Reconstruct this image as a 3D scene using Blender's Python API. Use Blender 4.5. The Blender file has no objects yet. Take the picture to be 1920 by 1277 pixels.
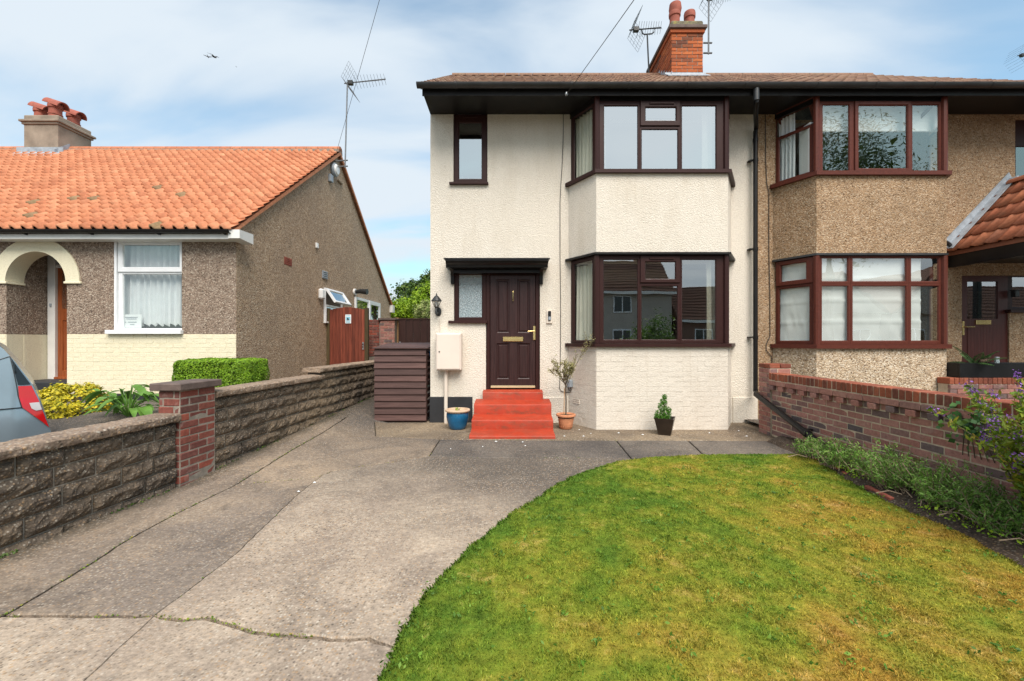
import bpy, bmesh, math, random
import numpy as np
from mathutils import Vector, Matrix, noise as mnoise

random.seed(7)
RNG = np.random.default_rng(11)
R = math.radians
scene = bpy.context.scene
COL = scene.collection

# ------------------------------------------------------------------ camera
CZ = 1.45                      # lens height above the drive
F = 800.0                      # focal length in pixels of the 1920 px wide photograph
cam_d = bpy.data.cameras.new("camera")
cam = bpy.data.objects.new("camera", cam_d)
COL.objects.link(cam)
cam.location = (0, 0, CZ)
cam.rotation_euler = (R(90), 0, 0)
cam_d.sensor_width = 36
cam_d.lens = 15.0
cam_d.clip_start = 0.05
cam_d.clip_end = 2000
scene.camera = cam

# ------------------------------------------------------------------ sky
SUN_EL, SUN_AZ = 53.0, 166.0    # azimuth clockwise from +Y: behind the camera, to its right
w = bpy.data.worlds.new("World")
scene.world = w
w.use_nodes = True
nt = w.node_tree
nt.nodes.clear()
def WN(t, **k):
    n = nt.nodes.new(t)
    for a, b in k.items(): setattr(n, a, b)
    return n
out = WN('ShaderNodeOutputWorld'); bg = WN('ShaderNodeBackground')
sky = WN('ShaderNodeTexSky', sky_type='NISHITA')
sky.sun_disc = False
sky.sun_elevation = R(SUN_EL)
sky.sun_rotation = R(SUN_AZ)
sky.air_density = 1.0; sky.dust_density = 1.5; sky.ozone_density = 1.0
tc = WN('ShaderNodeTexCoord')
sep = WN('ShaderNodeSeparateXYZ')
nt.links.new(tc.outputs['Generated'], sep.inputs[0])
# project the directions on a cloud deck so that the clouds flatten towards the horizon
zc = WN('ShaderNodeMath', operation='ADD'); zc.inputs[1].default_value = 0.22
zm = WN('ShaderNodeMath', operation='MAXIMUM'); zm.inputs[1].default_value = 0.0
nt.links.new(sep.outputs[2], zm.inputs[0]); nt.links.new(zm.outputs[0], zc.inputs[0])
dv = WN('ShaderNodeVectorMath', operation='DIVIDE')
comb = WN('ShaderNodeCombineXYZ')
for i in range(3): nt.links.new(zc.outputs[0], comb.inputs[i])
nt.links.new(tc.outputs['Generated'], dv.inputs[0]); nt.links.new(comb.outputs[0], dv.inputs[1])
mp = WN('ShaderNodeMapping'); mp.inputs['Rotation'].default_value = (0, 0, R(38))
mp.inputs['Scale'].default_value = (0.55, 1.25, 1.0); mp.inputs['Location'].default_value = (2.3, 0.7, 0)
nt.links.new(dv.outputs[0], mp.inputs[0])
n1 = WN('ShaderNodeTexNoise'); n1.inputs['Scale'].default_value = 1.9; n1.inputs['Detail'].default_value = 6; n1.inputs['Roughness'].default_value = 0.46
n1.inputs['Distortion'].default_value = 0.35
nt.links.new(mp.outputs[0], n1.inputs['Vector'])
# more cloud to the west (left of the photograph)
gx = WN('ShaderNodeMath', operation='MULTIPLY_ADD'); gx.inputs[1].default_value = -0.14; gx.inputs[2].default_value = 0.0
nt.links.new(sep.outputs[0], gx.inputs[0])
ad = WN('ShaderNodeMath', operation='ADD')
nt.links.new(n1.outputs['Fac'], ad.inputs[0]); nt.links.new(gx.outputs[0], ad.inputs[1])
cr = WN('ShaderNodeValToRGB')
cr.color_ramp.interpolation = 'EASE'
cr.color_ramp.elements[0].position = 0.38; cr.color_ramp.elements[0].color = (0.20, 0.20, 0.20, 1)
cr.color_ramp.elements[1].position = 0.68; cr.color_ramp.elements[1].color = (1, 1, 1, 1)
nt.links.new(ad.outputs[0], cr.inputs[0])
mx = WN('ShaderNodeMix', data_type='RGBA')
SKY_STRENGTH = 0.10
sk = WN('ShaderNodeMix', data_type='RGBA', blend_type='MULTIPLY')
sk.inputs[0].default_value = 1.0
sk.inputs[7].default_value = (1.30, 1.74, 1.66, 1)      # thin milky veil over the blue
nt.links.new(sky.outputs[0], sk.inputs[6])
cap = WN('ShaderNodeMix', data_type='RGBA', blend_type='DARKEN')   # the veil evens out the glare round the hidden sun
cap.inputs[0].default_value = 1.0
cap.inputs[7].default_value = (7.2, 7.6, 8.0, 1)
nt.links.new(sk.outputs[2], cap.inputs[6])
nt.links.new(cap.outputs[2], mx.inputs[6])
mx.inputs[7].default_value = (5.5, 6.15, 6.75, 1)       # white, sunlit cloud
nt.links.new(cr.outputs[0], mx.inputs[0])
nt.links.new(mx.outputs[2], bg.inputs[0])
bg.inputs[1].default_value = SKY_STRENGTH
nt.links.new(bg.outputs[0], out.inputs[0])

# ------------------------------------------------------------------ sun (veiled: wide and weak)
sun_d = bpy.data.lights.new("sun", 'SUN')
sun_d.energy = 3.7
sun_d.angle = R(42)
sun_d.color = (1.0, 0.925, 0.84)
sun = bpy.data.objects.new("sun", sun_d)
COL.objects.link(sun)
_d = Vector((math.sin(R(SUN_AZ)) * math.cos(R(SUN_EL)), math.cos(R(SUN_AZ)) * math.cos(R(SUN_EL)), math.sin(R(SUN_EL))))
sun.rotation_euler = (-_d).to_track_quat('-Z', 'Y').to_euler()
sun.location = (10, -20, 30)

scene.view_settings.view_transform = 'Standard'
scene.view_settings.look = 'None'
scene.view_settings.exposure = 0.50
scene.view_settings.gamma = 1
scene.view_settings.use_curve_mapping = False
scene.cycles.use_denoising = True
scene.cycles.denoising_prefilter = 'NONE'
scene.cycles.max_bounces = 8
scene.cycles.diffuse_bounces = 3
scene.cycles.transparent_max_bounces = 12
scene.cycles.sample_clamp_indirect = 6

# ------------------------------------------------------------------ photograph -> world (points on known planes)
def XW(x, d=7.55): return (x - 960.0) * d / F
def ZW(y, d=7.55): return CZ + (638.0 - y) * d / F
def P(x, y, d): return Vector((XW(x, d), d, ZW(y, d)))
def clamp(v, a=0.0, b=1.0): return max(a, min(b, v))
def gz(X, Y):
    "height of the ground on our plot: level, rising up the side passage"
    return max(0.0, min(Y, 14.0) - 4.3) * 0.058 * clamp((-X - 2.2) / 0.8)
def G(x, y, dz=0.0):
    z = 0.0
    for _ in range(5):
        d = F * (CZ - z) / (y - 638.0)
        X = XW(x, d)
        z = gz(X, d) + dz
    return Vector((X, d, z))

# ------------------------------------------------------------------ materials
class Mat:
    def __init__(s, name):
        s.m = bpy.data.materials.new(name)
        s.m.use_nodes = True
        s.t = s.m.node_tree
        s.t.nodes.clear()
        s.o = s.n('ShaderNodeOutputMaterial')
        s.p = s.n('ShaderNodeBsdfPrincipled')
        s.t.links.new(s.p.outputs[0], s.o.inputs[0])
    def n(s, t, **k):
        a = s.t.nodes.new(t)
        for q, v in k.items(): setattr(a, q, v)
        return a
    def put(s, inp, v):
        if hasattr(v, 'is_output'): s.t.links.new(v, inp)
        else:
            if isinstance(v, (tuple, list)) and len(v) == 3 and inp.type == 'RGBA': v = (*v, 1)
            inp.default_value = v
    def pos(s, scale=(1, 1, 1), rot=(0, 0, 0), obj=False):
        if obj: v = s.n('ShaderNodeTexCoord').outputs['Object']
        else: v = s.n('ShaderNodeNewGeometry').outputs['Position']
        m = s.n('ShaderNodeMapping')
        m.inputs['Scale'].default_value = scale
        m.inputs['Rotation'].default_value = rot
        s.t.links.new(v, m.inputs[0])
        return m.outputs[0]
    def noise(s, scale, detail=3, rough=0.5, vec=None, dist=0.0):
        a = s.n('ShaderNodeTexNoise')
        a.inputs['Scale'].default_value = scale; a.inputs['Detail'].default_value = detail
        a.inputs['Roughness'].default_value = rough; a.inputs['Distortion'].default_value = dist
        s.put(a.inputs['Vector'], vec if vec is not None else s.pos())
        return a.outputs['Fac']
    def voro(s, scale, vec=None, feature='F1', out='Distance', rnd=1.0):
        a = s.n('ShaderNodeTexVoronoi', feature=feature)
        a.inputs['Scale'].default_value = scale; a.inputs['Randomness'].default_value = rnd
        s.put(a.inputs['Vector'], vec if vec is not None else s.pos())
        return a.outputs[out]
    def ramp(s, f, stops, interp='LINEAR'):
        a = s.n('ShaderNodeValToRGB')
        cr = a.color_ramp; cr.interpolation = interp
        while len(cr.elements) < len(stops): cr.elements.new(0.5)
        for e, (p, c) in zip(cr.elements, stops):
            e.position = p
            if not isinstance(c, (tuple, list)): c = (c, c, c)
            e.color = (*c[:3], 1)
        s.put(a.inputs[0], f)
        return a.outputs[0]
    def mix(s, a, b, f, blend='MIX'):
        m = s.n('ShaderNodeMix', data_type='RGBA', blend_type=blend)
        s.put(m.inputs[0], f); s.put(m.inputs[6], a); s.put(m.inputs[7], b)
        return m.outputs[2]
    def math(s, op, a, b=0.0):
        m = s.n('ShaderNodeMath', operation=op)
        s.put(m.inputs[0], a); s.put(m.inputs[1], b)
        return m.outputs[0]
    def rnd(s): return s.n('ShaderNodeObjectInfo').outputs['Random']
    def isl(s): return s.n('ShaderNodeNewGeometry').outputs['Random Per Island']
    def bump(s, h, strength=0.5, dist=0.01, normal=None):
        b = s.n('ShaderNodeBump')
        b.inputs['Strength'].default_value = strength; b.inputs['Distance'].default_value = dist
        s.put(b.inputs['Height'], h)
        if normal is not None: s.put(b.inputs['Normal'], normal)
        return b.outputs[0]
    def fin(s, col, rough=0.8, bump=None, metal=0.0, spec=0.5, sub=0.0, coat=0.0, sheen=0.0):
        s.put(s.p.inputs['Base Color'], col); s.put(s.p.inputs['Roughness'], rough)
        s.put(s.p.inputs['Metallic'], metal); s.put(s.p.inputs['Specular IOR Level'], spec)
        if coat: s.p.inputs['Coat Weight'].default_value = coat
        if bump is not None: s.put(s.p.inputs['Normal'], bump)
        return s.m
    def hsv(s, c, h=0.5, sat=1.0, val=1.0):
        a = s.n('ShaderNodeHueSaturation')
        s.put(a.inputs['Hue'], h); s.put(a.inputs['Saturation'], sat); s.put(a.inputs['Value'], val); s.put(a.inputs['Color'], c)
        return a.outputs[0]

def plain(name, col, rough=0.5, var=0.12, nscale=6, bumps=0.0, bscale=60, spec=0.5, metal=0.0, coat=0.0):
    a = Mat(name)
    dk = tuple(c * (1 - var) for c in col); lt = tuple(min(1, c * (1 + var)) for c in col)
    c = a.ramp(a.noise(nscale, 5, 0.6), [(0.3, dk), (0.7, lt)])
    b = a.bump(a.noise(bscale, 3), bumps, 0.004) if bumps else None
    return a.fin(c, rough, b, metal, spec, coat=coat)

def m_roughcast(name, c0, stain, stain_amt=0.35, bs=0.6):
    a = Mat(name)
    v = a.pos((1, 1, 2.1))
    n1 = a.noise(36, 5, 0.66, v); n2 = a.noise(75, 2, 0.5)
    h = a.math('ADD', a.ramp(n1, [(0.42, 0.0), (0.6, 1.0)]), a.math('MULTIPLY', n2, 0.35))
    big = a.noise(0.9, 5, 0.6)
    st = a.ramp(a.noise(1.6, 6, 0.65, a.pos((1.5, 1.5, 0.45))), [(0.46, 0.0), (0.78, 1.0)])
    c = a.mix(c0, tuple(x * 1.05 for x in c0), big)
    c = a.mix(c, stain, a.math('MULTIPLY', st, stain_amt))
    sk = a.ramp(a.noise(3.2, 5, 0.6, a.pos((3.2, 3.2, 0.22))), [(0.56, 0.0), (0.74, 1.0)])      # rain streaks
    c = a.mix(c, stain, a.math('MULTIPLY', sk, 0.16))
    grit = a.ramp(a.noise(38, 5, 0.7, v), [(0.34, 0.84), (0.47, 1.0), (0.62, 1.04)])
    c = a.mix(c, grit, 1.0, 'MULTIPLY')
    return a.fin(c, 0.92, a.bump(h, bs, 0.012), spec=0.2)

def m_pebble(name, cols, mortar, scale=62, stain=(0.2, 0.14, 0.08), samt=0.35, mortar_amt=0.5):
    a = Mat(name)
    f = a.n('ShaderNodeTexVoronoi'); f.inputs['Scale'].default_value = scale
    a.put(f.inputs['Vector'], a.pos())
    sp = a.n('ShaderNodeSeparateColor'); a.t.links.new(f.outputs['Color'], sp.inputs[0])
    c = a.ramp(sp.outputs[0], [(i / (len(cols) - 1), k) for i, k in enumerate(cols)])
    d = a.ramp(f.outputs['Distance'], [(0.30, 0.0), (0.75, 1.0)])
    c = a.mix(c, mortar, a.math('MULTIPLY', d, mortar_amt))
    big = a.ramp(a.noise(1.1, 6, 0.65), [(0.4, 0.0), (0.75, 1.0)])
    c = a.mix(c, stain, a.math('MULTIPLY', big, samt))
    mid = a.ramp(a.noise(9, 3, 0.6), [(0.3, 0.85), (0.7, 1.10)])
    c = a.mix(c, mid, 1.0, 'MULTIPLY')
    h = a.math('SUBTRACT', 1.0, f.outputs['Distance'])
    return a.fin(c, 0.9, a.bump(h, 0.9, 0.012), spec=0.25)

def m_brick(name, cols, wear=(0.5, 0.42, 0.36), wamt=0.25, gscale=30):
    a = Mat(name)
    c = a.ramp(a.rnd(), [(i / max(1, len(cols) - 1), k) for i, k in enumerate(cols)], 'LINEAR')
    g = a.ramp(a.noise(gscale, 5, 0.65), [(0.28, 0.72), (0.7, 1.18)])
    c = a.mix(c, g, 1.0, 'MULTIPLY')
    wv = a.ramp(a.noise(4.5, 6, 0.7), [(0.56, 0.0), (0.78, 1.0)])
    c = a.mix(c, wear, a.math('MULTIPLY', wv, wamt))
    return a.fin(c, 0.9, a.bump(a.noise(90, 4, 0.6), 0.6, 0.004), spec=0.2)

def m_concrete(name, c0, c1, c2, speck=0.6, stain=0.5, light=None, bs=0.5, agg=95, dirt=None, dcol=(0.080, 0.070, 0.062), wall=False):
    "c0 body, c1 dark staining, c2 warm worn patches; exposed aggregate on top"
    a = Mat(name)
    big = a.noise(0.55, 6, 0.62, None, 0.4)
    c = a.mix(c0, c2, a.ramp(big, [(0.42, 0.0), (0.66, 1.0)]))
    st = a.ramp(a.noise(1.5, 7, 0.7, None, 0.8), [(0.46, 0.0), (0.72, 1.0)])
    c = a.mix(c, c1, a.math('MULTIPLY', st, stain))
    oil = a.ramp(a.noise(2.6, 4, 0.55, a.pos((1, .7, 1)), 0.3), [(0.62, 0.0), (0.74, 1.0)])
    c = a.mix(c, c1, a.math('MULTIPLY', oil, stain * 0.7))
    if dirt:     # damp, algae-darkened concrete at the house end of the drive, with a ragged limit
        sy = a.n('ShaderNodeSeparateXYZ'); a.put(sy.inputs[0], a.pos())
        q = a.math('ADD', a.math('ADD', sy.outputs[1], a.math('MULTIPLY', sy.outputs[0], dirt[2])), a.math('MULTIPLY', a.math('SUBTRACT', a.noise(0.8, 6, 0.6), 0.5), 3.2))
        mr = a.n('ShaderNodeMapRange'); mr.inputs[1].default_value = dirt[0]; mr.inputs[2].default_value = dirt[1]
        a.put(mr.inputs[0], q)
        c = a.mix(c, dcol, a.math('MULTIPLY', mr.outputs[0], 0.88))
        if wall:     # silt and moss washed up against the foot of the stone wall
            q = a.math('ADD', a.math('ADD', sy.outputs[0], a.math('MULTIPLY', sy.outputs[1], -0.075)), a.math('MULTIPLY', a.math('SUBTRACT', a.noise(2.5, 6, 0.65), 0.5), 0.5))
            mw = a.n('ShaderNodeMapRange'); mw.inputs[1].default_value = -3.38; mw.inputs[2].default_value = -3.62
            a.put(mw.inputs[0], q)
            c = a.mix(c, (0.05, 0.043, 0.03), a.math('MULTIPLY', mw.outputs[0], 0.8))
    f = a.n('ShaderNodeTexVoronoi'); f.inputs['Scale'].default_value = agg
    a.put(f.inputs['Vector'], a.pos())
    sp = a.n('ShaderNodeSeparateColor'); a.t.links.new(f.outputs['Color'], sp.inputs[0])
    peb = a.ramp(sp.outputs[0], [(0.0, (0.05, 0.045, 0.04)), (0.3, (0.20, 0.15, 0.10)), (0.55, (0.40, 0.25, 0.13)), (0.8, (0.46, 0.40, 0.32)), (1.0, (0.50, 0.45, 0.38))])
    pm = a.ramp(f.outputs['Distance'], [(0.25, 1.0), (0.5, 0.0)])
    show = a.ramp(a.noise(1.1, 5, 0.6), [(0.35, 0.35), (0.65, 1.0)])
    k = a.math('MULTIPLY', a.math('MULTIPLY', pm, show), speck)
    c = a.mix(c, peb, k)
    fine = a.ramp(a.noise(26, 6, 0.75), [(0.28, 0.62), (0.72, 1.32)])
    c = a.mix(c, fine, 1.0, 'MULTIPLY')
    h = a.math('ADD', a.math('SUBTRACT', 1.0, f.outputs['Distance']), a.noise(14, 5, 0.6))
    return a.fin(c, 0.9, a.bump(h, bs, 0.006), spec=0.25)

def m_wood(name, c0, c1, axis='z', rough=0.6, bs=0.3, scale=9, per=True):
    a = Mat(name)
    sc = {'z': (6, 6, 0.35), 'x': (0.35, 6, 6), 'y': (6, 0.35, 6)}[axis]
    n = a.noise(scale, 6, 0.62, a.pos(sc), 0.5)
    c = a.ramp(n, [(0.32, c0), (0.68, c1)])
    if per: c = a.mix(c, a.ramp(a.rnd(), [(0, 0.72), (1, 1.2)]), 1.0, 'MULTIPLY')
    return a.fin(c, rough, a.bump(n, bs, 0.004), spec=0.35)

def m_tile(name, cols, moss=(0.09, 0.085, 0.05), mamt=0.35, isl=False, gs=14):
    a = Mat(name)
    f = a.isl() if isl else a.rnd()
    c = a.ramp(f, [(i / (len(cols) - 1), k) for i, k in enumerate(cols)])
    c = a.mix(c, a.ramp(a.noise(gs, 5, 0.6), [(0.3, 0.78), (0.7, 1.15)]), 1.0, 'MULTIPLY')
    mv = a.ramp(a.noise(2.2, 7, 0.72), [(0.52, 0.0), (0.74, 1.0)])
    c = a.mix(c, moss, a.math('MULTIPLY', mv, mamt))
    sp = a.ramp(a.noise(70, 2, 0.5), [(0.66, 0.0), (0.72, 1.0)])
    c = a.mix(c, (0.45, 0.42, 0.36), a.math('MULTIPLY', sp, 0.25))
    return a.fin(c, 0.85, a.bump(a.noise(110, 3), 0.3, 0.003), spec=0.25)

def m_leaf(name, cols, rough=0.55, spec=0.3, trans=0.25, nscale=3.0):
    a = Mat(name)
    c = a.ramp(a.isl(), [(i / (len(cols) - 1), k) for i, k in enumerate(cols)])
    c = a.mix(c, a.ramp(a.noise(nscale, 3), [(0.3, 0.75), (0.7, 1.2)]), 1.0, 'MULTIPLY')
    a.fin(c, rough, spec=spec)
    tr = a.n('ShaderNodeBsdfTranslucent'); a.put(tr.inputs[0], c)
    ms = a.n('ShaderNodeMixShader'); ms.inputs[0].default_value = trans
    a.t.links.new(a.p.outputs[0], ms.inputs[1]); a.t.links.new(tr.outputs[0], ms.inputs[2])
    a.t.links.new(ms.outputs[0], a.o.inputs[0])
    return a.m

def m_glass(name, refl=0.3, tint=(0.95, 0.965, 0.955), rough=0.0, wob=0.0, rtint=(0.92, 0.97, 0.98)):
    a = Mat(name)
    a.t.nodes.remove(a.p)
    tr = a.n('ShaderNodeBsdfTransparent'); a.put(tr.inputs[0], tint)
    gl = a.n('ShaderNodeBsdfGlossy'); a.put(gl.inputs[0], rtint); gl.inputs['Roughness'].default_value = rough
    fr = a.n('ShaderNodeFresnel'); fr.inputs[0].default_value = 1.5
    f = a.math('MINIMUM', a.math('ADD', fr.outputs[0], refl), 1.0)
    bk = a.n('ShaderNodeNewGeometry').outputs['Backfacing']
    f = a.math('MULTIPLY', f, a.math('SUBTRACT', 1.0, bk))            # one reflection per pane, at the face that the ray meets first
    if wob:
        b = a.bump(a.noise(2.2, 1, 0.4), wob, 0.02)
        a.put(gl.inputs['Normal'], b)
    ms = a.n('ShaderNodeMixShader')
    a.put(ms.inputs[0], f)
    a.t.links.new(tr.outputs[0], ms.inputs[1]); a.t.links.new(gl.outputs[0], ms.inputs[2])
    a.t.links.new(ms.outputs[0], a.o.inputs[0])
    return a.m

M = {}
M['cream'] = m_roughcast('cream_roughcast', (0.775, 0.712, 0.618), (0.54, 0.45, 0.33), 0.32, 0.6)
M['cream_brick'] = m_roughcast('cream_painted_brick', (0.69, 0.628, 0.545), (0.50, 0.41, 0.31), 0.30, 0.35)
M['plinth_black'] = plain('black_bitumen_paint', (0.018, 0.019, 0.022), 0.7, 0.3, 4, 0.4)
M['dash_tan'] = m_pebble('tan_pebbledash', [(0.11, 0.065, 0.036), (0.34, 0.215, 0.115), (0.43, 0.285, 0.17), (0.28, 0.18, 0.11), (0.58, 0.46, 0.33), (0.40, 0.265, 0.16)], (0.38, 0.255, 0.155), 54, (0.15, 0.10, 0.055), 0.42)
M['dash_light'] = m_pebble('pale_pebbledash', [(0.11, 0.07, 0.04), (0.40, 0.28, 0.17), (0.62, 0.50, 0.36), (0.30, 0.20, 0.12), (0.74, 0.66, 0.54), (0.52, 0.40, 0.27)], (0.52, 0.41, 0.29), 48, (0.3, 0.22, 0.14), 0.15)
M['dash_grey'] = m_pebble('grey_brown_pebbledash', [(0.07, 0.05, 0.04), (0.27, 0.195, 0.145), (0.37, 0.28, 0.215), (0.18, 0.13, 0.10), (0.56, 0.47, 0.38), (0.30, 0.225, 0.17)], (0.22, 0.16, 0.12), 52, (0.20, 0.15, 0.11), 0.25)
M['dash_gable'] = m_pebble('weathered_pebbledash', [(0.14, 0.09, 0.06), (0.44, 0.30, 0.19), (0.54, 0.39, 0.265), (0.31, 0.215, 0.14), (0.68, 0.56, 0.43), (0.46, 0.33, 0.22)], (0.42, 0.295, 0.19), 50, (0.27, 0.21, 0.165), 0.45)
M['yellow_brick'] = m_roughcast('primrose_painted_brick', (0.76, 0.70, 0.52), (0.60, 0.51, 0.34), 0.22, 0.3)
M['mortar'] = plain('lime_mortar', (0.50, 0.40, 0.295), 0.95, 0.25, 12, 0.6, 120, 0.2)
M['mortar_grey'] = plain('grey_mortar', (0.27, 0.235, 0.195), 0.95, 0.3, 10, 0.6, 120, 0.2)
M['brick_wall'] = m_brick('red_garden_brick', [(0.37, 0.165, 0.13), (0.32, 0.145, 0.12), (0.42, 0.205, 0.165), (0.34, 0.175, 0.15), (0.11, 0.09, 0.092), (0.40, 0.195, 0.16), (0.33, 0.155, 0.13), (0.15, 0.118, 0.115)], (0.50, 0.43, 0.38), 0.45)
M['brick_cope'] = m_brick('coping_brick', [(0.20, 0.062, 0.038), (0.33, 0.10, 0.055), (0.15, 0.055, 0.04), (0.28, 0.085, 0.05), (0.24, 0.08, 0.05)], (0.45, 0.38, 0.32), 0.2)
M['brick_pier'] = m_brick('pier_brick', [(0.23, 0.075, 0.055), (0.16, 0.058, 0.048), (0.32, 0.09, 0.06), (0.13, 0.06, 0.05), (0.22, 0.085, 0.07)], (0.50, 0.42, 0.37), 0.5)
M['brick_orange'] = m_brick('orange_chimney_brick', [(0.46, 0.125, 0.045), (0.36, 0.095, 0.04), (0.54, 0.165, 0.06), (0.42, 0.115, 0.045), (0.12, 0.055, 0.04), (0.50, 0.145, 0.05)], (0.08, 0.05, 0.04), 0.65)
M['stone'] = m_concrete('rockface_block', (0.115, 0.090, 0.070), (0.026, 0.023, 0.021), (0.19, 0.140, 0.092), 0.65, 1.0, bs=1.0, agg=55)
M['coping'] = m_concrete('aggregate_coping', (0.25, 0.185, 0.14), (0.07, 0.05, 0.04), (0.36, 0.265, 0.19), 1.0, 0.8, bs=1.0, agg=42)
M['slate_cap'] = plain('brown_concrete_cap', (0.115, 0.082, 0.07), 0.8, 0.3, 8, 0.6, 50)
M['drive'] = m_concrete('drive_concrete', (0.31, 0.245, 0.190), (0.12, 0.095, 0.080), (0.50, 0.405, 0.305), 0.85, 0.72, agg=60, dirt=(2.5, 4.7, 0.70))
M['drive_grey'] = m_concrete('drive_concrete_grey', (0.205, 0.165, 0.134), (0.075, 0.063, 0.056), (0.37, 0.280, 0.195), 0.75, 0.8, agg=60, dirt=(3.8, 6.8, 0.3), wall=True)
M['path'] = m_concrete('dark_path_slab', (0.095, 0.083, 0.076), (0.045, 0.041, 0.039), (0.16, 0.137, 0.115), 0.5, 0.7, agg=60)
M['apron'] = m_concrete('sandy_apron', (0.165, 0.127, 0.09), (0.065, 0.052, 0.043), (0.28, 0.217, 0.145), 0.9, 0.75, agg=55)
M['subbase'] = plain('dirt_in_joints', (0.035, 0.028, 0.02), 1.0, 0.4, 20)
M['soil'] = m_concrete('garden_soil', (0.05, 0.036, 0.027), (0.022, 0.017, 0.014), (0.07, 0.048, 0.034), 0.3, 0.5, bs=1.0, agg=50)
M['earth'] = plain('open_ground', (0.12, 0.12, 0.06), 1.0, 0.4, 0.4)
M['asphalt'] = plain('asphalt', (0.05, 0.05, 0.052), 0.9, 0.2, 3, 0.5, 80)
M['tile_orange'] = m_tile('orange_clay_tile', [(0.48, 0.185, 0.095), (0.56, 0.235, 0.125), (0.51, 0.20, 0.102), (0.59, 0.265, 0.145), (0.44, 0.165, 0.085), (0.54, 0.215, 0.112)], (0.24, 0.11, 0.06), 0.30)
M['tile_orange_s'] = m_tile('orange_clay_tile_upper', [(0.48, 0.185, 0.095), (0.56, 0.235, 0.125), (0.51, 0.20, 0.102), (0.59, 0.265, 0.145), (0.44, 0.165, 0.085), (0.54, 0.215, 0.112)], (0.24, 0.11, 0.06), 0.30, True)
M['tile_ridge'] = m_tile('ridge_clay', [(0.42, 0.15, 0.08), (0.50, 0.20, 0.11)], (0.16, 0.12, 0.08), 0.5)
M['tile_moss'] = m_tile('mossy_clay_tile', [(0.23, 0.15, 0.085), (0.30, 0.20, 0.11)], (0.15, 0.13, 0.06), 0.7)
M['tile_brown'] = m_tile('brown_concrete_tile', [(0.19, 0.108, 0.078), (0.25, 0.145, 0.098), (0.145, 0.085, 0.065), (0.30, 0.195, 0.135)], (0.20, 0.17, 0.10), 0.6, True)
M['tile_porch'] = m_tile('weathered_porch_tile', [(0.40, 0.13, 0.065), (0.33, 0.115, 0.065), (0.45, 0.16, 0.08), (0.27, 0.11, 0.07)], (0.16, 0.10, 0.065), 0.75)
M['tile_far'] = m_tile('dark_far_tile', [(0.13, 0.065, 0.045), (0.16, 0.08, 0.055)], (0.06, 0.05, 0.04), 0.4)
M['upvc_brown'] = plain('mahogany_upvc', (0.036, 0.0135, 0.012), 0.42, 0.2, 40, 0.06, 30, spec=0.22)
M['upvc_red'] = plain('rosewood_upvc', (0.098, 0.025, 0.016), 0.42, 0.2, 30, 0.06, 30, spec=0.25)
M['upvc_white'] = plain('white_upvc', (0.78, 0.79, 0.80), 0.3, 0.04, 8)
M['black_upvc'] = plain('black_upvc', (0.012, 0.011, 0.011), 0.42, 0.3, 4, spec=0.25)
M['black_paint'] = plain('black_gloss_paint', (0.010, 0.010, 0.011), 0.36, 0.3, 5, 0.05, 40, spec=0.3)
M['gutter_grey'] = plain('weathered_black_gutter', (0.03, 0.031, 0.033), 0.42, 0.4, 3, 0.1, 20)
M['white_paint'] = plain('white_gloss_paint', (0.74, 0.73, 0.70), 0.4, 0.08, 3)
M['door_brown'] = m_wood('woodgrain_door', (0.022, 0.0085, 0.0085), (0.046, 0.019, 0.018), 'z', 0.42, 0.5, 7, False)
M['door_maroon'] = m_wood('maroon_door', (0.050, 0.012, 0.010), (0.082, 0.022, 0.018), 'z', 0.4, 0.3, 7, False)
M['brass'] = plain('polished_brass', (0.86, 0.66, 0.30), 0.22, 0.1, 10, metal=1.0)
M['gold_strip'] = plain('gold_threshold', (0.80, 0.66, 0.40), 0.35, 0.06, 10, metal=0.6)
M['step_red'] = None
M['lead'] = plain('lead_flashing', (0.34, 0.375, 0.415), 0.5, 0.25, 9, 0.3, 20, metal=0.2)
M['terracotta'] = plain('terracotta', (0.58, 0.24, 0.12), 0.85, 0.22, 16, 0.3, 60)
M['terracotta_pot'] = plain('red_clay_pot', (0.31, 0.085, 0.055), 0.8, 0.25, 9, 0.3, 40)
M['blue_glaze'] = plain('blue_glaze', (0.008, 0.10, 0.215), 0.22, 0.3, 5, 0.08, 12, coat=0.3)
M['pot_rim'] = plain('bare_clay_rim', (0.55, 0.40, 0.28), 0.8, 0.15, 12)
M['bronze'] = plain('dark_bronze_planter', (0.045, 0.032, 0.024), 0.35, 0.25, 8, metal=0.5)
M['meter'] = plain('cream_meter_box', (0.72, 0.63, 0.55), 0.45, 0.04, 3)
M['pipe_cream'] = plain('cream_pipe', (0.70, 0.62, 0.53), 0.5, 0.06, 3)
M['iron'] = plain('black_iron', (0.02, 0.022, 0.023), 0.45, 0.3, 20, 0.2, 50)
M['grey_plastic'] = plain('grey_plastic', (0.30, 0.34, 0.38), 0.5, 0.08, 6)
M['cable'] = plain('cable_sheath', (0.035, 0.03, 0.028), 0.6, 0.2, 20)
M['steel'] = plain('galvanised_steel', (0.42, 0.43, 0.44), 0.4, 0.2, 14, metal=0.8)
M['alu'] = plain('weathered_aluminium', (0.16, 0.17, 0.18), 0.5, 0.2, 14, metal=0.5)
M['white_plastic'] = plain('white_plastic', (0.80, 0.80, 0.79), 0.4, 0.04, 6)
M['store_wood'] = m_wood('brown_stained_slat', (0.058, 0.028, 0.024), (0.105, 0.055, 0.047), 'x', 0.6, 0.3, 6)
M['gate_wood'] = m_wood('red_stained_board', (0.10, 0.022, 0.013), (0.25, 0.062, 0.033), 'z', 0.6, 0.4, 6)
M['post_green'] = m_wood('weathered_post', (0.055, 0.038, 0.018), (0.11, 0.08, 0.035), 'z', 0.85, 0.4, 7)
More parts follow.
